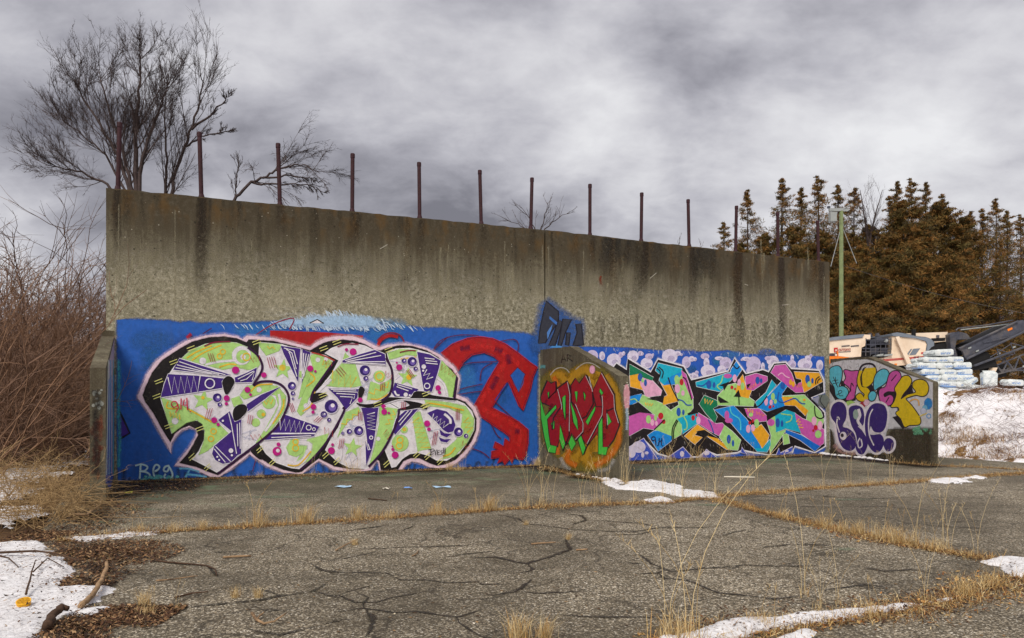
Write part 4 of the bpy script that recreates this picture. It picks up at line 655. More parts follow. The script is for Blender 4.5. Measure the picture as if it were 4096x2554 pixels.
# ------------------------------------------------------------------ steel posts on top of the wall
M_POST = plain('rusty_maroon_steel', c(58, 30, 36), 0.7, 0.35, 14, dirt=c(58, 34, 26))
ordn = ['first', 'second', 'third', 'fourth', 'fifth', 'sixth', 'seventh', 'eighth', 'ninth', 'tenth', 'eleventh', 'twelfth', 'thirteenth']
for i, (x, yb, yt) in enumerate(posts):
    u, v = PW.uv(x, yb); hb = hL + (hJ - hL) * (u - uL) / (uJ - uL) if u < uJ else hJ + (hR - hJ) * (u - uJ) / (uR - uJ)
    top = PW.uv(x, yt)[1]; base = PW.at(u, hb - 0.06, -TH / 2); hh = top - hb + 0.06
    e = empty('fence_post', base)
    r = 0.045; q = MB(); lean = Vector((random.uniform(-.03, .03), random.uniform(-.03, .03), 0)) * hh + (Vector((0.03, 0, 0)) if i == 0 else Vector())
    q.tube([(0, 0, 0), lean * .5 + Vector((0, 0, hh * .5)), lean + Vector((0, 0, hh - 0.03))], r, 12); q.build('pipe', M_POST, e, world=False, smooth=False)
    q = MB(); q.tube([lean + Vector((0, 0, hh - 0.075)), lean + Vector((0, 0, hh)), lean + Vector((0, 0, hh + 0.02))], [r * 1.15, r * 1.15, r * 1.05], 12); q.build('cap', M_POST, e, world=False)
    q = MB(); q.tube([(0, 0, 0.045), (0, 0, 0.10), (0, 0, 0.16)], [r * 1.7, r * 1.4, r * 1.05], 12); q.build('collar', M_POST, e, world=False)
    tag(e, 'rusty maroon steel post on the concrete wall, %s from the thicket end' % ordn[i], 'post', 'steel posts on top of the wall')
# ================================================================== ground
def ground_mat():
    m, t, b = new_mat('leaf_litter_soil'); tcn = N(t, 'ShaderNodeTexCoord'); o = tcn.outputs['Object']
    f = noise(t, o, 9, 6, 0.7); g = noise(t, o, 0.5, 4, 0.6)
    col = ramp(t, f, [(0.3, c(40, 28, 18)), (0.5, c(86, 60, 36)), (0.66, c(130, 98, 58)), (0.8, c(176, 148, 104))])
    L(t, mixc(t, g, col, c(70, 52, 34)), b.inputs['Base Color']); b.inputs['Roughness'].default_value = 0.95; bump(t, b, f, 0.8, 0.05); return m
def asphalt_mat():
    m, t, b = new_mat('weathered_asphalt'); tcn = N(t, 'ShaderNodeTexCoord'); o = tcn.outputs['Object']
    vo = N(t, 'ShaderNodeTexVoronoi', inp={'Scale': 84}); L(t, o, vo.inputs['Vector'])
    rc = N(t, 'ShaderNodeSeparateColor'); L(t, vo.outputs['Color'], rc.inputs[0])
    sp = noise(t, o, 42, 5, 0.7); big = noise(t, mapping(t, o, (1, 1, 1), (2.2, 0.6, 0)), 0.33, 6, 0.62, 0.4); md = noise(t, o, 2.2, 5, 0.7)
    stone = ramp(t, rc.outputs[0], [(0.0, c(62, 56, 48)), (0.4, c(104, 95, 80)), (0.7, c(146, 134, 114)), (0.9, c(198, 184, 160)), (1.0, c(240, 232, 216))])
    stone = mixc(t, ramp(t, sp, [(0.48, (0, 0, 0)), (0.62, (0.8, 0.8, 0.8))]), stone, c(70, 62, 50))
    col = mixc(t, ramp(t, big, [(0.40, (0.6, 0.6, 0.6)), (0.56, (0, 0, 0))]), stone, c(64, 57, 46))
    col = mixc(t, ramp(t, md, [(0.5, (0, 0, 0)), (0.72, (0.6, 0.6, 0.6))]), col, c(66, 57, 42))
    # fine crazing of the old surface
    wv = N(t, 'ShaderNodeVectorMath', operation='ADD'); L(t, o, wv.inputs[0]); wn = N(t, 'ShaderNodeTexNoise', inp={'Scale': 2.3, 'Detail': 5, 'Roughness': .65}); L(t, o, wn.inputs['Vector'])
    ws = N(t, 'ShaderNodeVectorMath', operation='SCALE'); L(t, wn.outputs['Color'], ws.inputs[0]); ws.inputs['Scale'].default_value = .55; L(t, ws.outputs[0], wv.inputs[1])
    cv_ = N(t, 'ShaderNodeTexVoronoi', feature='DISTANCE_TO_EDGE', inp={'Scale': 1.25}); L(t, wv.outputs[0], cv_.inputs['Vector'])
    ckf = math_n(t, 'MULTIPLY', ramp(t, cv_.outputs['Distance'], [(0.0, (1, 1, 1)), (0.014, (0.55, 0.55, 0.55)), (0.03, (0, 0, 0))]), ramp(t, noise(t, o, 0.8, 4, .6), [(0.42, (0, 0, 0)), (0.56, (0.85, 0.85, 0.85))]))
    col = mixc(t, ckf, col, c(44, 38, 30))
    # strips of damp, mossy surface further in towards the wall
    sx = N(t, 'ShaderNodeVectorMath', operation='DOT_PRODUCT'); L(t, o, sx.inputs[0]); sx.inputs[1].default_value = tuple(NRM)
    dist = math_n(t, 'SUBTRACT', W0.dot(NRM), sx.outputs['Value'])      # 0 at the wall, negative towards the camera
    nearw = N(t, 'ShaderNodeMapRange', inp={'From Min': -6.5, 'From Max': -1.0, 'To Min': 0, 'To Max': 1}); L(t, dist, nearw.inputs[0])
    ms = math_n(t, 'MULTIPLY', nearw.outputs[0], ramp(t, noise(t, o, 0.9, 6, 0.7), [(0.36, (0.1, 0.1, 0.1)), (0.56, (0.85, 0.85, 0.85))]))
    col = mixc(t, ms, col, c(66, 64, 48))
    gp = math_n(t, 'MULTIPLY', nearw.outputs[0], ramp(t, noise(t, mapping(t, o, (1, 1.6, 1), (4, 2, 0)), 0.8, 7, 0.75), [(0.56, (0, 0, 0)), (0.62, (0.6, 0.6, 0.6))]))
    col = mixc(t, gp, col, c(112, 134, 104))
    L(t, col, b.inputs['Base Color']); b.inputs['Roughness'].default_value = 0.9; bump(t, b, sp, 0.7, 0.012); return m
def snow_mat():
    m, t, b = new_mat('old_snow'); tcn = N(t, 'ShaderNodeTexCoord'); o = tcn.outputs['Object']
    f = noise(t, o, 22, 6, 0.7); g = noise(t, o, 3, 5, 0.65)
    col = ramp(t, f, [(0.25, c(196, 192, 192)), (0.5, c(228, 226, 228)), (0.7, c(242, 241, 244))])
    col = mixc(t, ramp(t, noise(t, o, 38, 5, 0.75), [(0.57, (0, 0, 0)), (0.66, (0.75, 0.75, 0.75))]), col, c(104, 84, 66))
    L(t, mixc(t, ramp(t, g, [(0.5, (0, 0, 0)), (0.8, (0.35, 0.35, 0.35))]), col, c(178, 170, 164)), b.inputs['Base Color'])
    b.inputs['Roughness'].default_value = 0.7; bump(t, b, f, 0.6, 0.04); return m
M_SOIL = ground_mat(); M_ASPH = asphalt_mat(); M_SNOW = snow_mat()
g_o = me_obj('ground', [(-900, -300, -0.03), (900, -300, -0.03), (900, 1500, -0.03), (-900, 1500, -0.03)], [(0, 1, 2, 3)], M_SOIL); tag(g_o, kind='structure')
le = [G(330, 1930), G(250, 1990), G(150, 2150), G(60, 2350), G(-60, 2554), Vector((-3.2, 2, 0)), Vector((-3.2, -8, 0))]
ri = [Vector((30, -8, 0)), Vector((30, 14, 0)), G(4500, 1868), G(4096, 1852), G(3760, 1830), G(3700, 1815) + Vector((0, .8, 0))]
bk_ = [W1 + U * 1.0 - NRM * .2, W0 - U * 1.0 - NRM * .2]
pts = le + ri + bk_
asp = me_obj('asphalt_court', [Vector((p.x, p.y, 0)) for p in pts], [tuple(t) for t in tessellate_polygon([[Vector((p.x, p.y, 0)) for p in pts]])], M_ASPH); tag(asp, kind='structure')

# raised yard behind the end wing (snow bank and the plateau beyond)
TO = G(3757, 1830); T2 = G(4096, 1856); td = (T2 - TO).normalized(); tn = Vector((-td.y, td.x, 0))
if tn.x < 0: tn = -tn
def fbm(x, y, s=0):
    return (sin(x * 1.3 + s) * cos(y * 1.1 + s * 2) * .5 + sin(x * 2.9 + y * 2.1 + s) * .28 + sin(x * 5.3 - y * 4.7 + s * 3) * .16 + cos(x * 9.1 + y * 8.3) * .08)
def bank_h(x, y):
    tt = (Vector((x, y, 0)) - TO).dot(tn) + fbm(x * 1.4, y * 1.4, 1) * .22
    if tt <= 0: return -0.05
    k = min(1, tt / 3.6); k = k * k * (3 - 2 * k)
    return -0.05 + 2.0 * k + (fbm(x * 1.7, y * 1.7, 2) * .12 + fbm(x * 5, y * 5, 4) * .04) * min(1, tt) + max(0, tt - 12) * .012
vs_, fs_ = [], []
grid_a = list(np.arange(-6, 14, .16)) + list(np.arange(14, 60, 1.5)) + list(np.arange(60, 900, 60))
grid_b = list(np.arange(-.4, 7, .16)) + list(np.arange(7, 80, 1.6)) + list(np.arange(80, 800, 60))
for b_ in grid_b:
    for a_ in grid_a:
        p = TO + td * (a_ if a_ < 14 else a_) + tn * b_; vs_.append((p.x, p.y, bank_h(p.x, p.y)))
na = len(grid_a)
fs_ = [(j * na + i, j * na + i + 1, (j + 1) * na + i + 1, (j + 1) * na + i) for j in range(len(grid_b) - 1) for i in range(na - 1)]
# extend the plateau to the left behind the wall as well
ga2 = list(np.arange(-6, -90, -2.0)); nb0 = len(vs_)
for b_ in grid_b:
    for a_ in ga2:
        p = TO + td * a_ + tn * b_; vs_.append((p.x, p.y, bank_h(p.x, p.y) if (p - W1).dot(NRM) < -1.0 or p.x > 12 else -.05))
n2 = len(ga2)
fs_ += [(nb0 + j * n2 + i, nb0 + (j + 1) * n2 + i, nb0 + (j + 1) * n2 + i + 1, nb0 + j * n2 + i + 1) for j in range(len(grid_b) - 1) for i in range(n2 - 1)]
def bank_mat():
    m, t, b = new_mat('patchy_snow_bank'); tcn = N(t, 'ShaderNodeTexCoord'); o = tcn.outputs['Object']
    f = noise(t, o, 0.75, 7, 0.68, 0.3); d = noise(t, o, 14, 6, 0.7); f2 = noise(t, o, 5, 5, 0.7)
    dirt = ramp(t, d, [(0.3, c(56, 40, 28)), (0.5, c(116, 86, 52)), (0.7, c(168, 132, 84))])
    sn = ramp(t, f2, [(0.25, c(214, 208, 212)), (0.55, c(240, 237, 240))])
    k = math_n(t, 'ADD', f, math_n(t, 'MULTIPLY', math_n(t, 'SUBTRACT', f2, 0.5), 0.35))
    L(t, mixc(t, ramp(t, k, [(0.56, (0, 0, 0)), (0.59, (1, 1, 1))]), sn, dirt), b.inputs['Base Color'])
    b.inputs['Roughness'].default_value = 0.85; bump(t, b, d, 0.6, 0.04); return m
bank = me_obj('snow_bank', vs_, fs_, bank_mat(), smooth=True); tag(bank, kind='structure')

# ------------------------------------------------------------------ snow patches
def sdist(P, poly):
    d = np.full(len(P), 1e9); ins = np.zeros(len(P), bool); n = len(poly)
    for i in range(n):
        a = poly[i]; b = poly[(i + 1) % n]; e = b - a; w_ = P - a
        h = np.clip((w_ @ e) / (e @ e + 1e-12), 0, 1); d = np.minimum(d, np.linalg.norm(w_ - np.outer(h, e), axis=1))
        cnd = ((a[1] > P[:, 1]) != (b[1] > P[:, 1])); x = (b[0] - a[0]) * (P[:, 1] - a[1]) / (b[1] - a[1] + 1e-12) + a[0]; ins ^= cnd & (P[:, 0] < x)
    return np.where(ins, d, -d)
def vnoise(P, f, seed):
    rr = np.random.default_rng(seed); out = np.zeros(len(P)); amp = 1.0
    for k in range(5):
        for j in range(3):
            a = rr.uniform(0, 2 * pi); ph = rr.uniform(0, 6.28); out += amp * np.sin((P[:, 0] * cos(a) + P[:, 1] * sin(a)) * f + ph + 1.5 * np.sin((P[:, 0] * sin(a) - P[:, 1] * cos(a)) * f * .7 + ph)) / 3
        f *= 2.1; amp *= .58
    return out
def snow(pxpts, label, hmax=.07, res=.035, rag=.10, seed=1, ground=False):
    poly = np.array([[*(G(*p).xy if not ground else p)] for p in pxpts]); lo = poly.min(0) - .2; hi = poly.max(0) + .2
    nx = min(260, int((hi[0] - lo[0]) / res) + 2); ny = min(300, int((hi[1] - lo[1]) / res) + 2)
    xs = np.linspace(lo[0], hi[0], nx); ys = np.linspace(lo[1], hi[1], ny); X, Y = np.meshgrid(xs, ys); P = np.stack([X.ravel(), Y.ravel()], 1)
    s = sdist(P, poly) + rag * vnoise(P, 2.2, seed) + rag * .35 * vnoise(P, 11, seed + 7); h = np.where(s > 0, hmax * (1 - np.exp(-np.maximum(s, 0) / .07)) + .016 * vnoise(P, 7, seed + 1) * np.clip(s / .1, 0, 1), np.maximum(s * .6, -.03))
    keep = (s > -.035).reshape(ny, nx); idx = -np.ones(nx * ny, int); fs = []; used = []
    q = keep[:-1, :-1] & keep[1:, :-1] & keep[:-1, 1:] & keep[1:, 1:]
    jj, ii = np.nonzero(q); f4 = np.stack([jj * nx + ii, jj * nx + ii + 1, (jj + 1) * nx + ii + 1, (jj + 1) * nx + ii], 1)
    u, inv = np.unique(f4, return_inverse=True); V = np.stack([P[u, 0], P[u, 1], h[u]], 1)
    o = me_obj('snow_patch', V.tolist(), inv.reshape(-1, 4).tolist(), M_SNOW, smooth=True)
    return tag(o, label, 'snow patch', 'patches of old snow on the ground')
def c0(p): return [(x * .57732, 1700 + y * .57732) for x, y in p]
def c1(p): return [(1300 + x * .57732, 1800 + y * .57732) for x, y in p]
def c2(p): return [(2600 + x * .61691, 1750 + y * .61691) for x, y in p]
snow([(-300, 2175), (0, 2172), (60, 2160), (150, 2157), (200, 2180), (230, 2215), (258, 2240), (305, 2280), (300, 2300), (222, 2325), (190, 2350), (200, 2368), (390, 2368), (370, 2392), (330, 2432), (400, 2440), (405, 2455), (320, 2482), (275, 2452), (230, 2462), (190, 2530), (185, 2600), (-350, 2700)], 'wide patch of old snow around the small yellow lid', .035, .025, .12, 3)
snow([(225, 2152), (300, 2146), (420, 2132), (530, 2126), (640, 2126), (645, 2141), (560, 2151), (420, 2166), (300, 2176), (240, 2172)], 'narrow snow strip lying along the grassy joint by the dead brush', .03, .025, .12, 5)
snow([(-500, 1775), (200, 1772), (350, 1790), (347, 1850), (250, 1880), (140, 1930), (90, 2000), (130, 2080), (100, 2125), (-500, 2150)], 'snow lying under the tangled bare thicket', .05, .07, .35, 8)
snow([(2392, 1914), (2422, 1911), (2452, 1925), (2490, 1942), (2545, 1927), (2600, 1923), (2665, 1929), (2725, 1960), (2865, 1977), (2868, 1994), (2800, 1992), (2720, 1987), (2640, 1977), (2560, 1965), (2480, 1957), (2436, 1943), (2398, 1926)], 'snow patch at the foot of the middle wing wall', .045, .02, .15, 11)
snow([(2580, 2000), (2640, 1991), (2690, 1998), (2695, 2010), (2600, 2012)], 'small snow remnant in the grassy joint below the middle wing', .05, .025, .05, 13)
snow([(3965, 2250), (4019, 2243), (4250, 2255), (4250, 2322), (4034, 2322), (4013, 2287)], 'thick snow lump at the end of the crossing grass joint', .07, .02, .09, 15)
snow(c2([(100, 1320), (400, 1240), (650, 1200), (900, 1182), (1100, 1150), (1400, 1108), (1800, 1058), (1960, 1038), (1985, 1062), (1700, 1102), (1400, 1162), (1050, 1195), (900, 1212), (640, 1265), (500, 1305), (300, 1340)]), 'long curving snow band along the nearest grass joint', .05, .02, .06, 17)
snow(c2([(800, 1320), (980, 1250), (1075, 1262), (1010, 1310), (900, 1340)]), 'little snow piece below the long curving snow band', .05, .02, .03, 19)
snow([(3725, 1928), (3790, 1919), (3850, 1912), (3932, 1907), (3936, 1916), (3850, 1925), (3735, 1934)], 'thin broken snow strip in the joint beyond the end wing', .05, .03, .22, 21)
lm = []
for k in range(3):
    rr_ = random.Random(60 + k); V = []; Fc = []; nu, nv = 12, 6
    for b_ in range(nv + 1):
        for a_ in range(nu):
            ph = pi * b_ / nv; th = 2 * pi * a_ / nu; r_ = 1 + rr_.uniform(-.18, .18); V.append((sin(ph) * cos(th) * r_, sin(ph) * sin(th) * r_ * .7, cos(ph) * .55 * r_))
    Fc = [(b_ * nu + a_, b_ * nu + (a_ + 1) % nu, (b_ + 1) * nu + (a_ + 1) % nu, (b_ + 1) * nu + a_) for b_ in range(nv) for a_ in range(nu)]
    m = bpy.data.meshes.new('snow_lump'); m.from_pydata(V, [], Fc); m.materials.append(M_SNOW); m.polygons.foreach_set('use_smooth', [True] * len(m.polygons)); m.update(); lm.append(m)
def lumps(n, a, b, s0, s1, lab, grp, jit=.05):
    for k in range(n):
        t_ = (k + random.uniform(.1, .9)) / n; p = G(a[0] + (b[0] - a[0]) * t_, a[1] + (b[1] - a[1]) * t_); o = bpy.data.objects.new('snow_lump', lm[k % 3]); COL.objects.link(o); s_ = random.uniform(s0, s1)
        o.location = (p.x + random.uniform(-jit, jit), p.y + random.uniform(-jit, jit), s_ * .3); o.scale = (s_ * random.uniform(.9, 1.3), s_, s_ * 1.1); o.rotation_euler = (0, 0, random.uniform(-.5, .5)); tag(o, lab, 'snow lump', grp)
lumps(20, (3280, 1818), (3560, 1847), .04, .085, 'small snow lump along the foot of the violet graffiti', 'snow lumps along the end wing')
lumps(5, (2300, 1902), (2420, 1920), .035, .07, 'small snow lump beside the foot of the red and green letters', 'snow lumps beside the middle wing')
lumps(6, (2420, 1922), (2500, 1942), .06, .10, 'rounded snow lump at the tip of the wing foot snow patch', 'snow lumps at the snow patch tip', .08)

# ------------------------------------------------------------------ cracks in the asphalt
M_CRK = paint_mat('crack_dirt_and_shade', 1.0)
def crack(mb, pxs, w):
    P = [G(*p) for p in pxs]; Q = []
    for a, b in zip(P[:-1], P[1:]):
        n = max(2, int((b - a).length / .06))
        for k in range(n): Q.append(a.lerp(b, k / n))
    Q.append(P[-1]); pv = Vector((0, 0, 0)); V = []; C = []; n = len(Q)
    for i, q in enumerate(Q):
        pv = pv * .8 + Vector((random.uniform(-1, 1), random.uniform(-1, 1), 0)) * .012
        d = (Q[min(i + 1, n - 1)] - Q[max(i - 1, 0)]).normalized(); e = Vector((-d.y, d.x, 0)); ww = w * random.uniform(.5, 1.5) * min(1, (i + 1) / 5, (n - i) / 5)
        for s in (-2.2, -.5, .5, 2.2): V.append(q + pv + e * ww * s + Vector((0, 0, .004 + mb['z'])))
        C += [c(46, 38, 28) + (0,), c(40, 33, 25) + (.85,), c(40, 33, 25) + (.85,), c(46, 38, 28) + (0,)]
    b0 = len(mb['v']); mb['v'] += V; mb['c'] += C
    mb['f'] += [(b0 + i * 4 + j, b0 + i * 4 + j + 1, b0 + i * 4 + j + 5, b0 + i * 4 + j + 4) for i in range(n - 1) for j in range(3)]
    mb['z'] += .00012
ck = {'v': [], 'f': [], 'c': [], 'z': 0}
for q in ([(0, 1010), (90, 1010), (200, 1060), (260, 1060), (360, 1060), (440, 1030), (560, 1010), (730, 980)], [(90, 1010), (180, 980), (330, 940)], [(200, 985), (300, 1020), (260, 1060), (270, 1100)], [(90, 1130), (270, 1100), (480, 1130), (640, 1130), (780, 1155), (920, 1165), (1090, 1110)], [(0, 1210), (200, 1175)], [(920, 1165), (950, 1220), (1050, 1280), (1130, 1310)], [(270, 1100), (330, 1200), (300, 1300)], [(460, 870), (520, 900), (700, 905), (850, 925), (1050, 920), (1100, 935), (1300, 935)], [(0, 850), (200, 850), (420, 855), (460, 870)], [(70, 770), (180, 750), (350, 710)], [(240, 690), (480, 680), (700, 675), (1080, 660)], [(820, 745), (1000, 720), (1160, 705)], [(1010, 750), (1180, 745), (1400, 790), (1560, 750), (1700, 690), (1660, 620)], [(1400, 790), (1440, 830), (1390, 850), (1270, 860)], [(1440, 830), (1600, 820)], [(1430, 900), (1370, 950), (1300, 990), (1130, 1010)], [(1330, 985), (1500, 995), (1830, 985)], [(1190, 450), (1350, 480), (1410, 515), (1600, 540), (1720, 555), (1900, 565), (2120, 570), (2280, 545), (2425, 530)], [(1620, 440), (1790, 460), (1800, 490), (1700, 525)], [(1800, 490), (1950, 495), (2200, 510), (2300, 540)], [(1910, 595), (2150, 590), (2280, 560)], [(2180, 730), (2280, 800), (2370, 830), (2425, 830)], [(2030, 785), (2250, 795)], [(2130, 865), (2300, 855), (2370, 830)], [(2310, 860), (2350, 900), (2425, 920)], [(100, 570), (260, 550), (440, 525)], [(520, 570), (630, 520)], [(1590, 1140), (1800, 1160), (2400, 1165)]): crack(ck, c1(q), .010 + .005 * random.random())
for q in ([(40, 890), (110, 915), (250, 930), (350, 970), (440, 1010), (560, 1020), (800, 1050), (1000, 1030)], [(0, 840), (150, 870), (400, 850), (600, 830), (900, 835), (1100, 835)], [(0, 590), (300, 590), (450, 580)], [(450, 640), (620, 600)], [(50, 490), (180, 510)], [(620, 380), (800, 390), (1000, 370), (1200, 390), (1400, 400), (1700, 390)], [(900, 450), (1200, 455), (1500, 450), (1800, 480)], [(700, 720), (900, 700), (1100, 700), (1300, 720)], [(1600, 560), (1900, 580), (2300, 600)], [(500, 240), (900, 250), (1200, 235)], [(1900, 340), (2100, 360), (2300, 350)], [(1300, 830), (1500, 870), (1700, 860), (1900, 900)], [(1100, 1000), (1400, 960), (1600, 980)]): crack(ck, c2(q), .010)
for q in ([(960, 890), (1060, 950), (1250, 970), (1430, 980), (1500, 1050)], [(1430, 890), (1620, 885), (1830, 880)], [(1270, 1265), (1560, 1245), (1830, 1220), (1960, 1190), (2180, 1160), (2260, 1100)], [(2140, 960), (2230, 1010), (2425, 1030)], [(2180, 1160), (2330, 1200), (2425, 1180)], [(1630, 1150), (1850, 1150), (1960, 1190)], [(1770, 1260), (1830, 1285), (2080, 1290)], [(1720, 1420), (1960, 1460), (2230, 1400)], [(2240, 1390), (2420, 1340)], [(700, 1000), (900, 1040), (1000, 1020)]): crack(ck, c0(q), .011)
cko = me_obj('asphalt_cracks', ck['v'], ck['f'], M_CRK, asp, True, ck['c']); tag(cko, kind='stuff')

# pale green court paint left along the foot of the wall
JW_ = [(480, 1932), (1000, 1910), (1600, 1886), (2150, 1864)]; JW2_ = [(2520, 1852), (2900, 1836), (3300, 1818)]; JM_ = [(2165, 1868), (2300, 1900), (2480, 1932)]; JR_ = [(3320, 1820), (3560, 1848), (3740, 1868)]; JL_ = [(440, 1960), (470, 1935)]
gpn = {'v': [], 'f': [], 'c': []}
def gblob(x, y, rx, ry, a=.8, col=c(112, 128, 104)):
    n = 16; b0 = len(gpn['v']); z = .006 + len(gpn['v']) * 4e-6
    cc = G(x, y, 0)
    gpn['v'].append(cc + Vector((0, 0, z))); gpn['c'].append(col + (a,))
    for k in range(n):
        p = G(x + rx * cos(2 * pi * k / n) * random.uniform(.7, 1.2), max(1640, y + ry * sin(2 * pi * k / n) * random.uniform(.7, 1.2))); gpn['v'].append(p + Vector((0, 0, z))); gpn['c'].append(col + (0,))
    gpn['f'] += [(b0, b0 + 1 + k, b0 + 1 + (k + 1) % n) for k in range(n)]
for x, y, rx, ry in ((2010, 1885, 180, 14), (1800, 1895, 120, 7), (1500, 1905, 160, 7), (1250, 1915, 150, 6), (2200, 1892, 120, 16), (2330, 1920, 90, 9), (700, 1970, 120, 8), (620, 1995, 90, 10), (830, 1975, 100, 6), (1120, 1990, 200, 7), (420, 2090, 100, 8), (2700, 1868, 200, 9), (2900, 1858, 220, 8), (3120, 1842, 220, 8), (2560, 1880, 90, 10), (3400, 2000, 120, 5), (2850, 2022, 110, 6), (3380, 2200, 60, 10), (560, 2040, 160, 6), (3100, 1850, 60, 5), (1650, 1900, 90, 5)): gblob(x, y, rx, ry, .6)
for q in (c0([(600, 900), (800, 880), (480, 1130), (650, 1110), (300, 1225), (520, 1400), (800, 1350), (1000, 1290), (640, 1000), (900, 450), (1300, 420), (700, 540), (560, 640), (450, 1450)])):
    for k in range(5): gblob(q[0] + random.uniform(-60, 60), q[1] + random.uniform(-14, 14), random.uniform(50, 120), random.uniform(12, 28), .8, c(58, 42, 28))
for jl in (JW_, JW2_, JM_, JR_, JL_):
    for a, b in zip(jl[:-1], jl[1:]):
        for k in range(14): t_ = random.random(); gblob(a[0] + (b[0] - a[0]) * t_, a[1] + (b[1] - a[1]) * t_ + random.uniform(-2, 5), random.uniform(40, 110), random.uniform(4, 10), .9, c(44, 33, 23))  # dark soil band along the wall feet, doubling as painted contact shade
o = me_obj('court_paint_and_shade', gpn['v'], gpn['f'], M_CRK, asp, True, gpn['c']); tag(o, 'worn pale green court paint, dark dirt stains and painted contact shade', kind='stuff')

# ------------------------------------------------------------------ dead grass, litter
M_GRASS = attr_mat('dry_grass', 0.85, 0.2, 12)[0]
STRAW = [c(204, 174, 118), c(180, 146, 92), c(146, 110, 66), c(222, 198, 148), c(112, 82, 50), c(186, 144, 82)]
def blades(P, hgt, wid, lean, rs, cols=STRAW, flat=0.0):
    """P (n,3) roots -> two-segment bent blades"""
    n = len(P); az = rs.uniform(0, 2 * pi, n); h = hgt * rs.uniform(.4, 1.3, n); ln = h * rs.uniform(.1, 1, n) * lean; w_ = wid * rs.uniform(.6, 1.4, n)
    d = np.stack([np.cos(az), np.sin(az), 0 * az], 1); sd_ = np.stack([-np.sin(az + rs.uniform(-1, 1, n)), np.cos(az), 0 * az], 1); up = np.array([0, 0, 1.0])
    a = P; m_ = P + d * (ln * .35)[:, None] + up * (h * .62)[:, None]; t_ = P + d * ln[:, None] + up * (h * (1 - flat * .5))[:, None]
    V = np.stack([a - sd_ * w_[:, None], a + sd_ * w_[:, None], m_ + sd_ * (w_ * .7)[:, None], m_ - sd_ * (w_ * .7)[:, None], t_], 1).reshape(-1, 3)
    base = np.arange(n)[:, None] * 5
    quads = (base + np.array([0, 1, 2, 3])).tolist(); tris = (base + np.array([3, 2, 4])).tolist()
    ci = rs.integers(0, len(cols), n); C = np.array(cols)[ci] * rs.uniform(.75, 1.15, n)[:, None]; C = np.repeat(np.concatenate([C, np.ones((n, 1))], 1), 5, 0)
    return V, quads + tris, C
def leaves(P, size, rs, cols, tilt=.4):
    n = len(P); az = rs.uniform(0, 2 * pi, n); s = size * rs.uniform(.5, 1.4, n); t_ = rs.uniform(-tilt, tilt, n)
    d = np.stack([np.cos(az), np.sin(az), t_], 1) * s[:, None]; e = np.stack([-np.sin(az), np.cos(az), rs.uniform(-tilt, tilt, n)], 1) * (s * rs.uniform(.1, .55, n))[:, None]
    Z = np.array([0, 0, 1.0]); lift = (np.abs(d[:, 2]) + np.abs(e[:, 2]))[:, None] * Z
    V = np.stack([P - d + lift, P + e + lift, P + d + lift, P - e + lift], 1).reshape(-1, 3); base = np.arange(n)[:, None] * 4
    ci = rs.integers(0, len(cols), n); C = np.repeat(np.concatenate([np.array(cols)[ci] * rs.uniform(.6, 1.2, n)[:, None], np.ones((n, 1))], 1), 4, 0)
    return V, (base + np.arange(4)).tolist(), C
def merge(parts):
    V = []; Fc = []; C = []; b0 = 0
    for v, f, cc in parts: V.append(v); Fc += [tuple(i + b0 for i in q) for q in f]; C.append(cc); b0 += len(v)
    return np.concatenate(V).tolist(), Fc, np.concatenate(C)
def along(pxs, n, sig, rs):
    Q = np.array([G(*p) for p in pxs]); seg = np.linalg.norm(np.diff(Q, axis=0), axis=1); cum = np.concatenate([[0], np.cumsum(seg)])
    s = rs.uniform(0, cum[-1], n); i = np.clip(np.searchsorted(cum, s) - 1, 0, len(seg) - 1); k = (s - cum[i]) / seg[i]
    P = Q[i] * (1 - k)[:, None] + Q[i + 1] * k[:, None]
    wob = 1 + .6 * np.sin(s * 3.1) * np.sin(s * 1.3); off = rs.normal(0, sig, n) * wob; d = (Q[i + 1] - Q[i]) / seg[i][:, None]
    P[:, 0] += -d[:, 1] * off; P[:, 1] += d[:, 0] * off; P[:, 2] = .004
    return P, cum[-1]
BRN = [c(112, 70, 38), c(140, 88, 46), c(84, 52, 30), c(168, 116, 64), c(196, 150, 92), c(62, 40, 26)]
rs = np.random.default_rng(5)
J1 = [(230, 2168), (404, 2148), (700, 2127), (1000, 2109), (1300, 2091), (1650, 2066), (1993, 2041), (2350, 2022), (2685, 2012), (2847, 1990), (3217, 1960), (3649, 1929), (4200, 1886)]
J2 = [(2847, 1992), (3032, 2046), (3217, 2092), (3525, 2163), (3834, 2219), (4019, 2250), (4200, 2290)]
J3 = [(2640, 2600), (2900, 2545), (3217, 2500), (3500, 2460), (3772, 2415), (3900, 2375), (4050, 2335), (4200, 2300)]
J4 = [(3745, 1866), (3850, 1868), (3957, 1873), (4250, 1892)]
JW = [(500, 1932), (1000, 1912), (1600, 1888), (2130, 1866)]; JW2 = [(2520, 1856), (2900, 1840), (3290, 1822)]; JM = [(2170, 1872), (2300, 1905), (2440, 1930), (2500, 1935)]; JR = [(3570, 1852), (3740, 1868)]
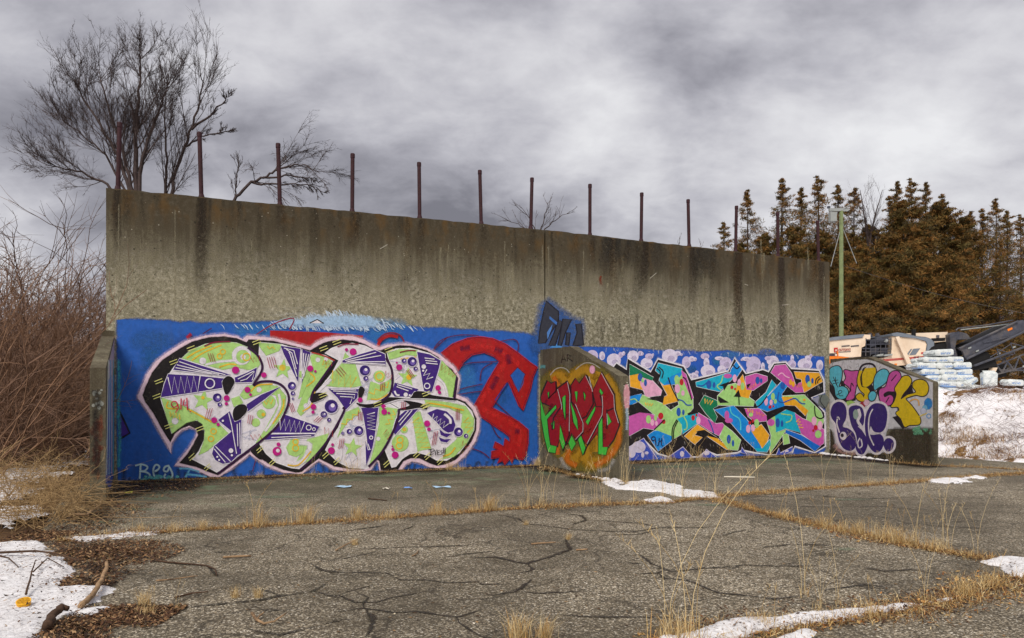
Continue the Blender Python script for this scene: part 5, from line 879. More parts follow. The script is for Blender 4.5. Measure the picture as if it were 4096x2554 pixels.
for nm, pl, dens, sig, hg, lab in (('grass_strip', J1, 420, .085, .055, 'strip of dry straw grass along the joint parallel to the wall'), ('grass_strip', J2, 560, .09, .05, 'strip of dry straw grass along the joint crossing the court'), ('grass_strip', J3, 620, .13, .05, 'strip of dry grass along the nearest joint beside the snow band'), ('grass_strip', J4, 300, .12, .06, 'strip of dry grass running from the end wing to the snow bank'), ('grass_strip', JW, 300, .08, .05, 'dead grass and leaves along the foot of the blue mural'), ('grass_strip', JW2, 240, .07, .07, 'dead grass along the foot of the angular lettering'), ('grass_strip', JM, 260, .08, .06, 'dead grass along the foot of the middle wing wall'), ('grass_strip', JR, 300, .10, .08, 'dead grass at the foot of the end wing wall')):
    ln = along(pl, 2, .1, rs)[1]; k = int(dens * ln)
    P, _ = along(pl, k, sig, rs); P2, _ = along(pl, int(k * .9), sig * 1.15, rs); P3, _ = along(pl, int(k * .5), sig * .8, rs)
    P4, _ = along(pl, int(k * .8), sig * 1.1, rs); V, Fc, C = merge([blades(P[:int(k * .45)], hg * 1.5, .002, 1.6, rs), leaves(P2, .02, rs, BRN + STRAW[:2]), blades(P3, hg * .8, .0026, 4.5, rs, STRAW + BRN[:3], 1.5), blades(P4, hg * .5, .0022, 7, rs, STRAW + BRN[:2], 1.6)])
    tag(me_obj(nm, V, Fc, M_GRASS, None, True, C), lab, kind='stuff')
# leaf litter: brown drifts beside the snow, along the wall foot and scattered chips
def inpoly(pxs, n, rs):
    poly = np.array([[*G(*p).xy] for p in pxs]); lo = poly.min(0); hi = poly.max(0); P = rs.uniform(lo, hi, (n * 3, 2)); P = P[sdist(P, poly) + .22 * vnoise(P, 3.4, 3) > rs.exponential(.3, len(P)) - .28][:n]
    return np.concatenate([P, np.full((len(P), 1), .006)], 1)
LIT = [c(74, 50, 34), c(96, 66, 42), c(52, 36, 26), c(130, 96, 64), c(164, 132, 96), c(84, 54, 34)]
parts = []
for q, n in ((c0([(380, 810), (700, 800), (1000, 810), (1150, 870), (950, 960), (760, 1060), (700, 1150), (480, 1190), (330, 1120), (520, 1060), (560, 1010), (440, 920)]), 8000), (c0([(190, 1200), (440, 1195), (470, 1230), (240, 1270)]), 700), (c0([(330, 1420), (480, 1330), (780, 1290), (1300, 1260), (1200, 1330), (760, 1400), (650, 1500), (330, 1500)]), 4500), (c0([(800, 400), (1000, 390), (1500, 370), (2300, 350), (2300, 370), (1500, 400), (1080, 500), (800, 520), (700, 480)]), 4500), (c0([(0, 820), (200, 740), (480, 740), (380, 800), (200, 800)]), 2500), (c0([(500, 560), (760, 500), (900, 560), (760, 720), (420, 760), (380, 680)]), 4000)):
    parts.append(leaves(inpoly(q, int(n * .9), rs), .019, rs, LIT, .5)); Pq = inpoly(q, int(n * .35), rs); parts.append(blades(Pq, .012, .0022, 9, rs, LIT + STRAW[:2], 1.5))
for q, n in ((c0([(0, 820), (500, 860), (540, 1010), (330, 1130), (640, 1180), (560, 1290), (330, 1470), (0, 1480)]), 1500), ([(-100, 1780), (350, 1790), (340, 1850), (100, 2000), (100, 2125), (-100, 2150)], 1500), ([(2400, 1910), (2600, 1920), (2870, 1978), (2870, 1996), (2560, 1966)], 500), (c2([(300, 1300), (700, 1190), (1100, 1150), (1960, 1030), (1990, 1070), (1400, 1170), (640, 1270)]), 700), ([(225, 2150), (640, 2124), (645, 2145), (240, 2175)], 700), ([(3965, 2245), (4200, 2250), (4200, 2320), (4034, 2322)], 120)):
    Pq = inpoly(q, n, rs); Pq[:, 2] = .055; parts.append(leaves(Pq, .015, rs, LIT, .5))
P = inpoly([(300, 2060), (2000, 2050), (2900, 2010), (4096, 1950), (4096, 2554), (0, 2554)], 3600, rs); P[:, 2] = .004
parts.append(leaves(P, .016, rs, [c(150, 120, 84), c(196, 182, 156), c(100, 74, 48), c(214, 204, 186), c(70, 50, 34)], .15))
V, Fc, C = merge(parts); tag(me_obj('leaf_litter', V, Fc, M_GRASS, None, True, C), 'brown leaf litter scattered over the asphalt and snow edge', kind='stuff')

# ------------------------------------------------------------------ standing tufts and tall dry stalks
def tuft(name, n, h, w_, spread, stalks, sh_, seed):
    r2 = np.random.default_rng(seed); P = np.zeros((n, 3)); P[:, :2] = r2.normal(0, spread, (n, 2)); V, Fc, C = blades(P, h, w_ * .55, 1.5, r2, STRAW[:2] + [STRAW[3], STRAW[5], STRAW[3]])
    mb = MB(); rr = random.Random(seed)
    for i in range(stalks):
        a = rr.uniform(0, 6.28); l_ = sh_ * rr.uniform(.6, 1.15); le_ = l_ * rr.uniform(.05, .5); b0 = Vector((rr.gauss(0, spread), rr.gauss(0, spread), 0)); d = Vector((cos(a), sin(a), 0))
        mb.col = random.choice(STRAW[:2] + [STRAW[3]]) + (1,)
        pts_ = [b0 + d * le_ * k * k + Vector((0, 0, l_ * (k - .12 * k * k))) for k in (0, .2, .4, .6, .8, 1)]
        mb.tube(pts_, [.002, .0019, .0018, .0016, .0013, .001], 3, False)
        for j in range(5):
            q = pts_[4].lerp(pts_[5], j / 5); e = Vector((rr.uniform(-1, 1), rr.uniform(-1, 1), 1)).normalized() * .05; mb.tube([q, q + e], [.002, .0008], 3, False)
    V = V.tolist(); b0 = len(V); V += mb.v; Fc = [tuple(f) for f in Fc] + [tuple(i + b0 for i in f) for f in mb.f]; C = np.concatenate([C, np.array(mb.c)]) if mb.c else C
    m = bpy.data.meshes.new(name); m.from_pydata(V, [], Fc); at = m.color_attributes.new('Col', 'FLOAT_COLOR', 'POINT'); at.data.foreach_set('color', np.asarray(C, np.float32).ravel()); m.materials.append(M_GRASS); m.update(); return m
TM = [tuft('grass_tuft', 170, .20, .003, .06, 0, 0, 1), tuft('grass_tuft', 120, .15, .003, .06, 2, .45, 2), tuft('grass_stalks', 30, .16, .003, .05, 6, 1.0, 3), tuft('grass_stalks', 14, .14, .003, .04, 3, 1.25, 4), tuft('grass_tuft', 120, .24, .003, .07, 3, .6, 5)]
def put(m, x, y, s, label, group, cat='grass', name=None):
    o = bpy.data.objects.new(name or m.name.split('.')[0], m); COL.objects.link(o); o.location = G(x, y); o.scale = (s, s, s); o.rotation_euler = (0, 0, random.uniform(0, 6.28)); return tag(o, label, cat, group)
for x, y, k, s in ((815, 2118, 0, .6), (1040, 2104, 4, 1.0), (1225, 2092, 0, 1.1), (1430, 2078, 0, .9), (1560, 2072, 1, .8), (1745, 2058, 4, .9), (1960, 2042, 0, 1.1), (1900, 2048, 1, .8), (690, 2126, 1, .7), (560, 2136, 1, .8)): put(TM[k], x, y, s, 'pale dry grass tuft standing in the joint before the blue mural', 'grass tufts before the blue mural')
for x, y, k, s in ((2100, 2026, 2, 1.0), (2160, 2022, 2, .9), (2210, 2024, 3, .8), (2330, 2016, 3, .9), (2390, 2016, 2, .8), (2420, 2010, 2, .9), (2540, 1998, 3, .7)): put(TM[k], x, y, s, 'tall thin straw stalks rising before the red and green letters', 'tall stalks before the middle wing')
for x, y, k, s in ((2640, 1990, 2, 1.0), (2690, 1985, 3, 1.0), (2740, 1988, 2, .9), (2830, 1985, 3, 1.0), (2870, 1985, 2, .8), (2990, 1975, 3, .8), (3030, 1972, 2, .7), (3290, 1950, 3, .9), (3400, 1945, 2, .8), (3480, 1940, 3, .9), (3560, 1935, 2, .8)): put(TM[k], x, y, s, 'tall thin straw stalks in the joint beyond the snow patch', 'tall stalks in the far joint')
for x, y, k, s in ((3130, 2072, 1, .8), (3290, 2108, 4, .7), (3365, 2126, 1, .9), (3430, 2136, 0, .8), (3520, 2158, 4, .8), (3585, 2172, 0, .9), (3640, 2180, 4, .7), (3740, 2200, 1, .8), (3770, 2206, 2, .8), (3660, 2190, 3, 1.0), (3900, 2230, 3, .7)): put(TM[k], x, y, s, 'golden dry grass clump in the joint crossing the court', 'grass clumps in the crossing joint')
for x, y, k, s in ((2660, 2552, 3, 1.0), (2745, 2545, 3, 1.15), (2700, 2560, 1, 1.2), (3215, 2380, 3, 1.0), (3350, 2420, 3, .6), (3270, 2440, 2, .5), (3700, 2410, 3, .7), (3500, 2470, 1, .7), (3860, 2380, 0, .7), (3960, 2350, 4, .6), (2080, 2560, 0, .8), (2180, 2552, 0, .6), (3050, 2505, 1, .7)): put(TM[k], x, y, s, 'dry grass tuft near the long curving snow band', 'grass tufts by the snow band')
for x, y, k, s in ((590, 2460, 1, .5), (580, 2420, 0, .5), (940, 2390, 0, .4), (1030, 2390, 0, .4), (1420, 2180, 0, .35), (2275, 2158, 0, .35), (2105, 2100, 0, .3), (710, 2440, 3, .3)): put(TM[k], x, y, s, 'tiny dry sprout growing from an asphalt crack', 'sprouts in the asphalt cracks')
for x, y, k, s in ((1405, 1896, 4, 1.2), (1440, 1894, 2, .9), (1800, 1880, 0, .9), (1830, 1882, 1, 1.0), (1040, 1912, 1, .8), (1250, 1902, 2, .7), (1860, 1878, 3, .7), (2150, 1864, 0, 1.0)): put(TM[k], x, y, s, 'weathered grass tuft against the foot of the blue mural', 'grass tufts at the foot of the blue mural')
for x, y, k, s in ((2620, 1850, 2, .7), (2680, 1848, 4, 1.2), (2760, 1846, 2, .8), (2800, 1844, 4, 1.3), (2900, 1838, 4, 1.1), (3000, 1834, 1, 1.0), (2485, 1938, 2, .8), (2500, 1940, 2, .9), (3080, 1830, 1, .9)): put(TM[k], x, y, s, 'brown weed clump against the foot of the angular lettering', 'weeds at the foot of the angular lettering')

# ------------------------------------------------------------------ sticks and bits of rubbish
M_STK = plain('dead_wood', c(150, 122, 92), 0.85, 0.35, 20, dirt=c(84, 62, 44)); M_DST = plain('dark_bark', c(74, 54, 40), 0.9, 0.4, 20)
M_YEL = plain('yellow_plastic', c(232, 172, 30), 0.4, .1); M_PAP = plain('pale_blue_paper', c(170, 200, 226), 0.7, .15); M_WPL = plain('white_plank', c(220, 212, 196), .7, .15)
def stick(pxs, r0, r1, label, mat=M_STK, lift=None, name='fallen_stick', group='fallen sticks on the asphalt'):
    P = [G(*p) for p in pxs]; n = len(P); lift = lift or [0] * n
    P = [p + Vector((0, 0, r0 + .006 + l_)) for p, l_ in zip(P, lift)]
    Q = []
    for i in range(n - 1):
        for k in range(4): Q.append(P[i].lerp(P[i + 1], k / 4) + (Vector((random.uniform(-1, 1), random.uniform(-1, 1), random.uniform(0, .4))) * r0 * .3 if k else Vector()))
    Q.append(P[-1]); m_ = len(Q); mb = MB(); mb.tube(Q, [r0 + (r1 - r0) * i / (m_ - 1) for i in range(m_)], 7)
    return tag(mb.build(name, mat, smooth=True), label, 'stick', group)
stick(c0([(560, 1285), (640, 1225), (700, 1150), (735, 1100), (738, 1070)]), .024, .015, 'thick pale curved branch piece lying at the snow edge', lift=[0, .02, .05, .09, .12])
stick(c0([(325, 1440), (370, 1370), (430, 1325), (475, 1320)]), .034, .02, 'thick dark curved limb lying on the snow', M_DST, [0, .02, .03, .01])
stick(c0([(1745, 1340), (1780, 1370), (1830, 1395), (1900, 1390), (1985, 1360)]), .012, .005, 'curved pale twig beside the wide crack', lift=[.02, .0, 0, .01, .04])
stick(c0([(1780, 1370), (1800, 1345), (1830, 1340)]), .009, .005, 'short forked twig beside the curved pale twig', lift=[0, .01, .03])
stick(c0([(1080, 1090), (1200, 1080), (1370, 1055)]), .007, .004, 'thin straight straw coloured stick beside the leaf drift')
stick(c0([(1210, 1210), (1330, 1180), (1440, 1170)]), .009, .005, 'dark slender stick lying along a crack', M_DST)
stick(c0([(1545, 930), (1740, 920)]), .012, .010, 'short flat pale stick on the asphalt')
stick(c0([(920, 885), (1010, 905), (1100, 955), (1240, 970), (1420, 985), (1490, 1010), (1500, 1055)]), .010, .005, 'long dark crooked twig reaching out from the leaf drift', M_DST)
stick(c0([(0, 940), (250, 935), (400, 950), (560, 985)]), .013, .006, 'long dark twig lying across the snow', M_DST, [.06, .07, .06, .03])
stick(c0([(0, 970), (60, 985), (130, 1045)]), .010, .004, 'small dark twig angled over the snow', M_DST, [.07, .07, .06])
stick(c0([(180, 1230), (215, 1150), (245, 1110)]), .009, .004, 'dark twig stuck in the snow beside the yellow lid', M_DST, [.05, .12, .2])
stick(c0([(230, 1075), (300, 1020), (330, 990), (440, 1030)]), .007, .004, 'fine bent dark twig on the snow', M_DST, [.06, .08, .08, .05])
stick(c0([(500, 650), (600, 655), (690, 610), (700, 580)]), .022, .012, 'curved grey branch beneath the blond brush', M_STK, [.03, .03, .08, .1])
stick(c1([(1430, 662), (1600, 650)]), .010, .007, 'straight pale stick in the middle of the slab'); stick(c1([(1740, 705), (1820, 700)]), .010, .008, 'short bleached stick in the middle of the slab')
stick(c1([(75, 705), (160, 665), (230, 650)]), .008, .005, 'thin straw coloured stick by a sprout', lift=[0, .01, .04]); stick(c1([(605, 745), (640, 725), (645, 705)]), .008, .005, 'tiny hooked pale stick')
stick(c1([(300, 345), (430, 358)]), .010, .008, 'dark short stick before the blue mural', M_DST)
stick(c2([(480, 263), (680, 267)]), .016, .014, 'bleached straight lath beyond the snow patch', M_WPL)
def scrap(x, y, w_, d_, label, mat, group='paper scraps'):
    p = G(x, y); nx_, ny_ = 5, 3; V = []
    for j in range(ny_):
        for i in range(nx_): V.append((p.x + (i / (nx_ - 1) - .5) * w_ + random.uniform(-.03, .03), p.y + (j / (ny_ - 1) - .5) * d_ + random.uniform(-.03, .03), .012 + random.uniform(0, .03)))
    o = me_obj('paper_scrap', V, [(j * nx_ + i, j * nx_ + i + 1, (j + 1) * nx_ + i + 1, (j + 1) * nx_ + i) for j in range(ny_ - 1) for i in range(nx_ - 1)], mat); return tag(o, label, 'paper', group)
scrap(1372, 1952, .28, .16, 'pale blue paper scrap lying nearest the thicket', M_PAP); scrap(1545, 1960, .13, .1, 'small white paper scrap between the blue ones', M_WPL); scrap(1630, 1958, .15, .12, 'small blue paper scrap beside the white one', plain('blue_paper', c(110, 150, 210), .7, .15)); scrap(1768, 1953, .32, .14, 'long pale blue paper scrap under the red painted hand', M_PAP)
# small yellow lid on the snow and yellow wrapper by the narrow wing
p = G(97, 2440); mb = MB(); e = empty('yellow_lid', (p.x, p.y, .03)); tag(e, 'small yellow plastic lid standing in the snow', 'lid')
n = 16; mb.tube([(0, 0, 0), (0, 0, .025), (0, 0, .042)], [.044, .048, .047], n, False); mb.build('cup', M_YEL, e, world=False, smooth=False)
mb = MB(); mb.tube([(0, 0, .038), (0, 0, .046), (0, 0, .046), (0, 0, .012), (0, 0, .012)], [.05, .051, .044, .040, .001], n, False); mb.build('rim', M_YEL, e, world=False); e.rotation_euler = (.35, .1, 0)
p = G(485, 1985); mb = MB(); V = []
for j in range(3):
    for i in range(4): V.append((p.x + i * .05, p.y + j * .05, .03 + random.uniform(0, .06)))
tag(me_obj('wrapper', V, [(j * 4 + i, j * 4 + i + 1, j * 4 + i + 5, j * 4 + i + 4) for j in range(2) for i in range(3)], plain('lime_wrapper', c(206, 214, 50), .5, .1)), 'crumpled lime yellow wrapper by the narrow wing wall', 'wrapper')
# snow capped stump in the thicket
p = G(70, 1850); e = empty('tree_stump', (p.x, p.y, 0)); tag(e, 'short cut stump capped with snow under the thicket', 'stump')
mb = MB(); mb.tube([(0, 0, -.03), (0, 0, .1), (0, 0, .33)], [.24, .2, .19], 12); mb.build('trunk', M_DST, e, world=False); mb = MB(); mb.tube([(0, 0, .32), (0, 0, .37), (0, 0, .40)], [.21, .2, .1], 14); mb.build('snow_cap', M_SNOW, e, world=False, smooth=True)
# ================================================================== bare shrubs and trees
M_TWIG = plain('brown_twigs', c(116, 90, 74), 0.85, 0.45, 3); M_BLOND = plain('blond_brush', c(164, 136, 96), 0.85, 0.4, 3); M_BARK = plain('dark_wet_bark', c(72, 60, 58), 0.85, 0.3, 8)
def rv(rr): return Vector((rr.gauss(0, 1), rr.gauss(0, 1), rr.gauss(0, 1))).normalized()
def limb(mb, rr, p, d, ln, r, nseg, sag, wob, sides=3, r1=None):
    pts_ = [p]; d = d.normalized()
    for i in range(nseg):
        d = (d + rv(rr) * wob + Vector((0, 0, sag))).normalized(); pts_.append(pts_[-1] + d * (ln / nseg))
    r1 = r * .35 if r1 is None else r1
    mb.tube(pts_, [r + (r1 - r) * i / nseg for i in range(nseg + 1)], sides, False); return pts_
def shrub_mesh(name, seed, n, hgt, spread, sag, br, tw, mat, r0=.014, bias=Vector()):
    rr = random.Random(seed); mb = MB(); mt = MB()
    for i in range(n):
        a = rr.uniform(0, 6.28); b0 = Vector((rr.gauss(0, .25), rr.gauss(0, .25), -.03)); d = Vector((cos(a) * spread, sin(a) * spread, 1)) + bias * rr.uniform(.2, 1.2)
        ln = hgt * rr.uniform(.55, 1.15); ps = limb(mb, rr, b0, d, ln, r0 * rr.uniform(.6, 1.2), 9, sag * rr.uniform(.3, 1.8), .2)
        for j in range(br):
            k = rr.randint(2, 8); p = ps[k].lerp(ps[k + 1], rr.random()); dd = (ps[k + 1] - ps[k]).normalized() + rv(rr) * .75
            qs = limb(mt, rr, p, dd, ln * rr.uniform(.14, .36), r0 * .42, 4, sag * .8, .3)
            for m_ in range(tw):
                kk = rr.randint(0, 3); q = qs[kk].lerp(qs[kk + 1], rr.random()); limb(mt, rr, q, (qs[kk + 1] - qs[kk]).normalized() + rv(rr) * .8, ln * rr.uniform(.04, .13), r0 * .22, 2, 0, .2)
    def mesh(nm, b): m = bpy.data.meshes.new(nm); m.from_pydata(b.v, [], b.f); m.materials.append(mat); m.update(); return m
    return mesh('stems', mb), mesh('twigs', mt)
def put_shrub(name, ms, loc, s, rz, label, group, cat='shrub'):
    e = empty(name, loc, rz); e.scale = s if isinstance(s, tuple) else (s, s, s)
    for m, nm in zip(ms, ('stems', 'twigs')):
        o = bpy.data.objects.new(nm, m); COL.objects.link(o); o.parent = e; o['kind'] = 'stuff'
    return tag(e, label, cat, group)
SH = [shrub_mesh('s', 21, 22, 5.8, .5, -.03, 9, 4, M_TWIG, .028), shrub_mesh('s', 22, 20, 5.4, .7, -.055, 9, 4, M_TWIG, .026), shrub_mesh('s', 23, 26, 3.4, .9, -.07, 8, 4, M_TWIG, .016)]
BR = [shrub_mesh('s', 31, 17, 2.2, .75, -.06, 6, 3, M_BLOND, .011, Vector((.55, -.1, 0))), shrub_mesh('s', 32, 18, 1.6, 1.2, -.08, 6, 2, M_BLOND, .009, Vector((.5, -.2, 0)))]
tall = [(-60, 1810, 0, 1.0), (60, 1800, 1, 1.05), (150, 1790, 0, .95), (250, 1795, 1, .95), (320, 1800, 0, .8), (-160, 1830, 1, 1.0), (10, 1770, 0, 1.25), (130, 1765, 1, 1.25), (230, 1762, 0, 1.15), (340, 1765, 1, 1.1), (-120, 1765, 0, 1.3), (60, 1740, 1, 1.5), (200, 1742, 0, 1.45), (320, 1738, 1, 1.35), (-220, 1900, 1, .9), (-60, 1740, 0, 1.5), (280, 1715, 0, 1.7), (100, 1718, 1, 1.7), (-40, 1715, 0, 1.7), (400, 1725, 0, 1.3), (185, 1815, 1, .85), (-10, 1850, 1, .9), (110, 1830, 0, .85), (270, 1830, 1, .7)]
for i, (x, y, k, s) in enumerate(tall):
    put_shrub('bare_shrub', SH[k], G(x, y), s * 1.13, random.uniform(0, 6.28), 'tall tangled bare shrub with arching brown stems in the thicket', 'tall bare shrubs of the thicket')
for x, y, s in ((40, 1850, 1.0), (150, 1850, 1.0), (240, 1838, .9), (-40, 1890, 1.1), (310, 1845, .8), (90, 1880, .9), (200, 1870, .9), (280, 1815, 1.0), (-100, 1850, 1.1), (160, 1800, 1.2), (40, 1800, 1.2), (300, 1790, 1.1)):
    put_shrub('low_shrub', SH[2], G(x, y), s, random.uniform(0, 6.28), 'low dense brown shrub at the foot of the thicket', 'low shrubs of the thicket')
for x, y, k, s in ((60, 2080, 0, .5), (150, 2050, 0, .55), (230, 2060, 0, .5), (20, 2010, 0, .6), (120, 2110, 1, .55), (220, 2100, 1, .55), (300, 2070, 1, .5), (-50, 2100, 0, .6), (320, 2010, 1, .5), (90, 1980, 0, .55), (200, 1990, 0, .5), (280, 1980, 1, .6), (20, 1940, 1, .6)):
    put_shrub('dead_brush', BR[k], G(x, y), s, random.uniform(-.5, .5), 'blond dead brush leaning over the snow before the thicket', 'blond dead brush beside the narrow wing')
ARC = shrub_mesh('s', 41, 16, 5.2, .35, -.05, 6, 3, plain('pale_arching_stems', c(128, 98, 76), .85, .35, 3), .022, Vector((.85, -.25, 0)))
for i, (x, y, s) in enumerate(((-160, 1900, .8), (-80, 1860, .9), (20, 1880, .75), (60, 1840, .95), (150, 1860, .75), (-120, 1960, .8), (200, 1840, .8))):
    put_shrub('arching_shrub', ARC, G(x, y), s, random.uniform(-.35, .35), 'pale stemmed shrub arching over towards the narrow wing wall', 'arching shrubs leaning to the narrow wing')
# ground layer of fallen stems in the thicket (uncountable)
mb = MB(); rr = random.Random(77)
for i in range(420):
    p = G(rr.uniform(-250, 345), rr.choice([rr.uniform(1780, 1900), rr.uniform(1880, 2120)])); a = rr.gauss(0, .7)
    limb(mb, rr, p + Vector((0, 0, rr.uniform(.03, .3))), Vector((cos(a), sin(a), rr.uniform(-.1, .35))), rr.uniform(.4, 1.6), rr.uniform(.003, .008), 4, -.05, .12)
tag(mb.build('fallen_stems', M_BLOND), 'mat of fallen dead stems under the thicket', kind='stuff')

def bare_tree(name, seed, trunks, label, group=None, lv=(16, 8, 6, 3), up=.09, bl=.42):
    """trunks: list of (points, r0, r1)"""
    rr = random.Random(seed); base = trunks[0][0][0]; e = empty(name, base); tk = MB(); cw = MB()
    for pts_, r0, r1 in trunks:
        P = [Vector(p) for p in pts_]; Q = []
        for i in range(len(P) - 1):
            for k in range(4): Q.append(P[i].lerp(P[i + 1], k / 4) + rv(rr) * .03)
        Q.append(P[-1]); n = len(Q); tk.tube(Q, [r0 + (r1 - r0) * i / (n - 1) for i in range(n)], 7, False)
        tot = sum((Q[i + 1] - Q[i]).length for i in range(n - 1))
        for j in range(lv[0]):
            k = rr.uniform(.34, .99); i = min(n - 2, int(k * (n - 1))); p = Q[i]; ax = (Q[i + 1] - Q[i]).normalized(); rad = r0 + (r1 - r0) * k
            side = rv(rr); side = (side - ax * side.dot(ax)).normalized(); d = ax + side * rr.uniform(.5, .95) + Vector((0, 0, .12)); l1 = bl * tot * rr.uniform(.22, .42) * (1.15 - k * .55)
            s1 = limb(cw, rr, p, d, l1, min(.03, max(.008, rad * .35)), 6, up, .10, 4)
            for m_ in range(lv[1]):
                kk = rr.randint(1, 5); q = s1[kk].lerp(s1[kk + 1], rr.random()); d2 = (s1[kk + 1] - s1[kk]).normalized() + rv(rr) * .6; s2 = limb(cw, rr, q, d2, l1 * rr.uniform(.25, .55), .0055, 4, up, .14)
                for m2 in range(lv[2]):
                    kk = rr.randint(0, 3); q = s2[kk].lerp(s2[kk + 1], rr.random()); d3 = (s2[kk + 1] - s2[kk]).normalized() + rv(rr) * .7; s3 = limb(cw, rr, q, d3, l1 * rr.uniform(.1, .24), .0036, 3, up, .15)
                    for m3 in range(lv[3]):
                        kk = rr.randint(0, 2); limb(cw, rr, s3[kk], (s3[kk + 1] - s3[kk]).normalized() + rv(rr) * .8, l1 * rr.uniform(.04, .1), .0028, 2, up, .1)
    tk.build('trunk', M_BARK, e); cw.build('crown', M_BARK, e); return tag(e, label, 'tree', group)
def tp(Y, *pts): return [AT(x, y, Y) for x, y in pts]
def gd(x, Y): p = AT(x, HY, Y); return Vector((p.x, p.y, -.05))
Y = 21.0
bare_tree('bare_tree', 1, [([gd(555, Y)] + tp(Y, (548, 900), (543, 740), (540, 560), (552, 420), (560, 310), (568, 215)), .105, .01), ([gd(552, Y)] + tp(Y, (540, 860), (525, 740), (490, 600), (440, 440), (410, 350), (390, 280)), .075, .009), ([gd(545, Y)] + tp(Y, (500, 850), (430, 740), (330, 690), (240, 670), (180, 655)), .06, .008), ([gd(552, Y)] + tp(Y, (535, 820), (480, 640), (400, 500), (330, 390), (300, 320)), .07, .009), ([gd(556, Y)] + tp(Y, (556, 700), (590, 560), (630, 460), (662, 370), (675, 310)), .07, .009), ([gd(556, Y)] + tp(Y, (500, 760), (420, 620), (330, 540), (250, 480)), .05, .007)], 'large multi stemmed bare tree behind the thicket end of the wall', lv=(26, 8, 5, 2), bl=.46)
bare_tree('bare_tree', 2, [([gd(665, Y + .6)] + tp(Y + .6, (660, 900), (664, 760), (668, 640), (660, 480), (665, 370)), .07, .010), ([gd(680, Y + .6)] + tp(Y + .6, (680, 860), (695, 720), (750, 560), (790, 440), (810, 330), (800, 290)), .07, .008), (tp(Y + .6, (738, 590), (800, 550), (880, 530), (940, 520)), .03, .006), (tp(Y + .6, (765, 515), (840, 460), (900, 400), (930, 370)), .04, .006)], 'leaning forked bare tree beside the large multi stemmed tree', lv=(17, 8, 5, 2), bl=.5)
bare_tree('bent_tree', 3, [([gd(880, 19)] + tp(19, (915, 830), (945, 790), (1004, 731), (1058, 711), (1103, 686), (1154, 666), (1204, 659), (1243, 675), (1280, 695)), .05, .006), (tp(19, (1004, 733), (1080, 740), (1160, 735), (1250, 745), (1310, 775)), .03, .005), (tp(19, (1050, 713), (1140, 705), (1220, 708), (1290, 730)), .03, .005)], 'bent bare tree arching sideways over the wall top', lv=(16, 7, 5, 2), up=-.05, bl=.42)
bare_tree('bare_sapling', 4, [([gd(932, 19.5)] + tp(19.5, (938, 790), (946, 720), (962, 640)), .03, .004)], 'slim upright bare sapling beside the bent tree', lv=(14, 4, 3, 1), up=.15, bl=.16)
bare_tree('bare_sapling', 5, [([gd(2150, 23)] + tp(23, (2150, 930), (2120, 880), (2075, 820)), .03, .004), ([gd(2152, 23)] + tp(23, (2160, 930), (2180, 860), (2190, 810)), .03, .004), ([gd(2152, 23)] + tp(23, (2170, 930), (2220, 880), (2280, 845)), .03, .004), ([gd(2152, 23)] + tp(23, (2110, 920), (2060, 890), (2010, 880)), .02, .003)], 'sparse bare shrub tips showing over the wall near its joint', lv=(7, 2, 1, 1), up=.05, bl=.25)
for i, x in enumerate((2715, 2800)): bare_tree('bare_sapling', 6 + i, [([gd(x, 26)] + tp(26, (x, 1000), (x + 5, 945 + 25 * i)), .02, .003)], ('thin bare twig tip over the wall beside the tenth post', 'short bare twig tip over the wall past the tenth post')[i], lv=(7, 2, 1, 1), bl=.12)

